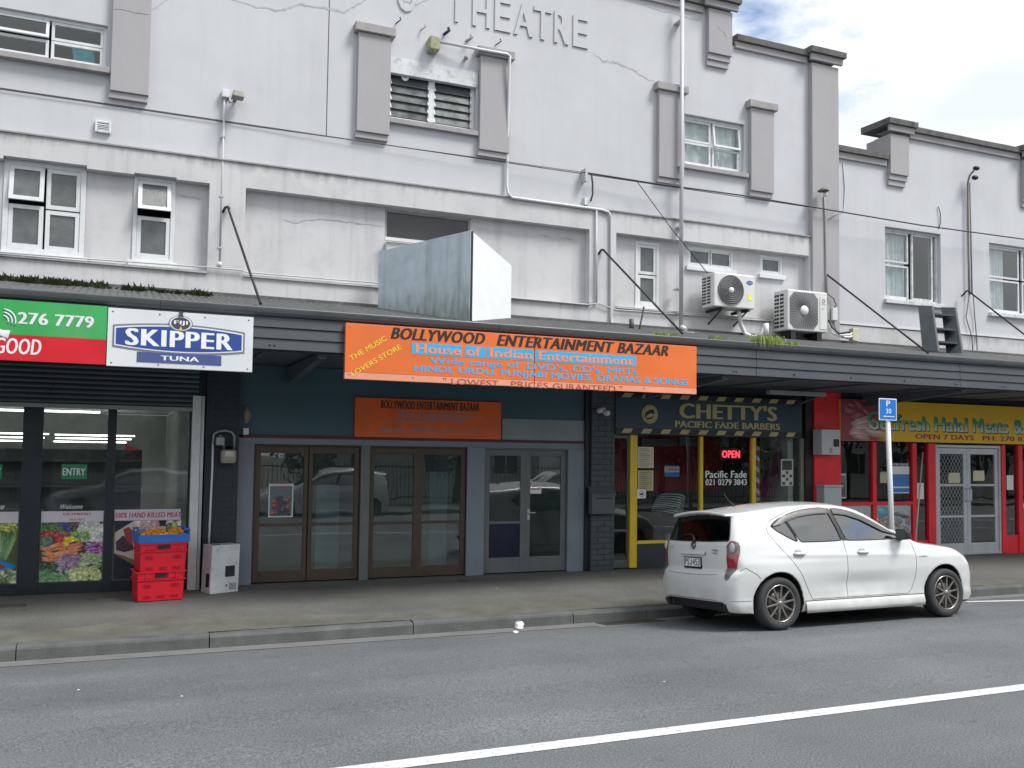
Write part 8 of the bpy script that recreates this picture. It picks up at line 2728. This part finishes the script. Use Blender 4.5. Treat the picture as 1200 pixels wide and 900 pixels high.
# ================================================================== ACROSS THE ROAD (seen in the glass)
HOUSEW = mat('house_weatherboard', (.55, .56, .55), rough=.7, var=.06)
HOUSER = mat('house_roof', (.10, .09, .09), rough=.7)
FENCEM = mat('fence_black', (.02, .02, .022), rough=.5)
def house(label, x0, x1, y0, y1, h, zr):
    t = thing('house', label, 'house', ((x0+x1)/2, (y0+y1)/2, 0))
    box('wall', HOUSEW, t, x0, x1, y0, y1, -.2, h)
    xm = (x0+x1)/2; o_ = .4
    b = MB()
    b.add([(x0-o_, y0-o_, h), (x1+o_, y0-o_, h), (x1+o_, y1+o_, h), (x0-o_, y1+o_, h), (x0+2.2, (y0+y1)/2, h+zr), (x1-2.2, (y0+y1)/2, h+zr)], [(0, 1, 5, 4), (1, 2, 5), (2, 3, 4, 5), (3, 0, 4), (0, 3, 2, 1)])
    b.build('roof', HOUSER, t)
    n = int((x1-x0)/2.6)
    for k in range(n):
        xa = x0+(x1-x0)*(k+.5)/n
        for z in ((1.0, 3.5) if h > 4 else (1.0,)):
            w = MB().frame(xa-.6, xa+.6, z, z+1.3, .08, y1-.02, y1+.06).build('window', WHITE, t)
            box('pane', DARKI, w, xa-.52, xa+.52, y1+.0, y1+.02, z+.08, z+1.22)
            box('glazing_bar', WHITE, w, xa-.025, xa+.025, y1+.021, y1+.05, z+.08, z+1.22)
    return t
house('white two storey house across the road mirrored in the shop glass', -7, 3.5, -19, -11, 5.4, 1.6)
house('low white house across the road beyond the black fence', 7.5, 17, -18, -11.5, 3.0, 1.5)
house('long white house far along the other side of the road', 20, 31, -18, -11, 4.6, 1.5)
house('grey roofed white house far to the right across the road', 34, 46, -20, -12, 4.8, 1.6)
house('last white house of the row across the road', 49, 62, -20, -12, 5.2, 1.6)
fe = thing('steel_fence', 'black steel picket fence along the footpath across the road', 'fence', (5, -6.6, 0))
for z in (.25, 1.35):
    box('rail', FENCEM, fe, -12, 28, -6.62, -6.58, z, z+.04)
FENCE_ME = None
for i in range(267):
    x = -12+i*.15
    if FENCE_ME is None:
        o = box('picket', FENCEM, fe, x-.009, x+.009, -6.578, -6.562, .05, 1.5)
        FENCE_ME = o.data; X0P = x
    else:
        o = bpy.data.objects.new('picket', FENCE_ME); C.objects.link(o); o.parent = fe; o.location = (x-X0P, 0, 0)
# trees
LEAF = mat('tree_leaf', (.035, .055, .022), rough=.7, var=.4, scale=3)
BARK = mat('bark', (.06, .05, .04), rough=.9)
def tree(label, x, y, h, r_, seed):
    rr = random.Random(seed)
    t = thing('garden_tree', label, 'tree', (x, y, 0), 'trees across the road')
    b = MB()
    b.tube([(x, y, -.1), (x+.1, y, h*.3), (x-.05, y+.1, h*.62)], [.16, .12, .06], 8)
    for k in range(5):
        a_ = rr.uniform(0, 6.28)
        b.tube([(x+.05, y, h*(.3+.06*k)), (x+math.cos(a_)*r_*.6, y+math.sin(a_)*r_*.6, h*(.55+.07*k))], [.06, .02], 6)
    b.build('trunk', BARK, t)
    L_ = MB()
    cl = [(x+rr.gauss(0, .45)*r_, y+rr.gauss(0, .45)*r_, h*.65+rr.gauss(0, .17)*h, rr.uniform(.25, .5)*r_) for _ in range(26)]
    for (cx2, cy2, cz2, cr) in cl:
        for _ in range(90):
            v = Vector((rr.gauss(0, 1), rr.gauss(0, 1), rr.gauss(0, 1))).normalized()*cr*rr.random()**.4
            p = Vector((cx2, cy2, cz2))+v
            u = Vector((rr.gauss(0, 1), rr.gauss(0, 1), rr.gauss(0, 1))).normalized()*.13
            w = Vector((rr.gauss(0, 1), rr.gauss(0, 1), rr.gauss(0, 1))).normalized()*.09
            L_.add([p-u, p+w, p+u, p-w], [(0, 1, 2, 3)])
    L_.build('crown', LEAF, t, fix=False)
for i, (x, y, h, r_) in enumerate(((-5.5, -8.5, 4.5, 1.8), (-2.2, -9.0, 5.2, 2.0), (4.4, -8.6, 5.6, 2.2), (6.6, -9.4, 4.2, 1.8), (12.2, -8.8, 5.0, 2.1), (17.6, -9.2, 6.0, 2.4), (-9.5, -9.0, 6.0, 2.3), (21.5, -8.8, 5.2, 2.2), (1.6, -9.2, 3.8, 1.4), (27, -8.8, 5.8, 2.4), (32, -9, 6.4, 2.6), (37, -8.7, 5.4, 2.3), (42.5, -9, 6.2, 2.6), (48, -9, 6.6, 2.8), (55, -9.5, 6.5, 2.8), (24, -9.5, 4.6, 2.0))):
    tree('dark leafy garden tree behind the fence across the road', x, y, h, r_, 50+i)
# two more parked cars, the far side of the road
def recolour(o, m):
    for ch in o.children_recursive:
        if ch.type == 'MESH' and ch.data.materials and ch.data.materials[0] == CARP:
            ch.material_slots[0].link = 'OBJECT'; ch.material_slots[0].material = m
for (label, x, m) in (('silver hatchback parked across the road, mirrored in the grocery glass', 1.6, mat('car_silver', (.36, .38, .41), rough=.3, metal=.4, var=.04, coat=.5)), ('pale grey hatchback parked across the road, mirrored in the brown doors', 6.9, mat('car_pale', (.5, .51, .52), rough=.3, metal=.0, var=.05, coat=.5)), ('dark grey hatchback parked across the road, mirrored in the butcher glass', 14.5, mat('car_grey', (.06, .065, .07), rough=.3, var=.05, coat=.5))):
    c2 = copy_tree(car)
    recolour(c2, m)
    c2['label'] = label
    c2.matrix_world = Matrix.Translation((x, -2.15, road_z(-2.2)-.01)) @ Matrix.Rotation(math.pi, 4, 'Z')
flush_texts()
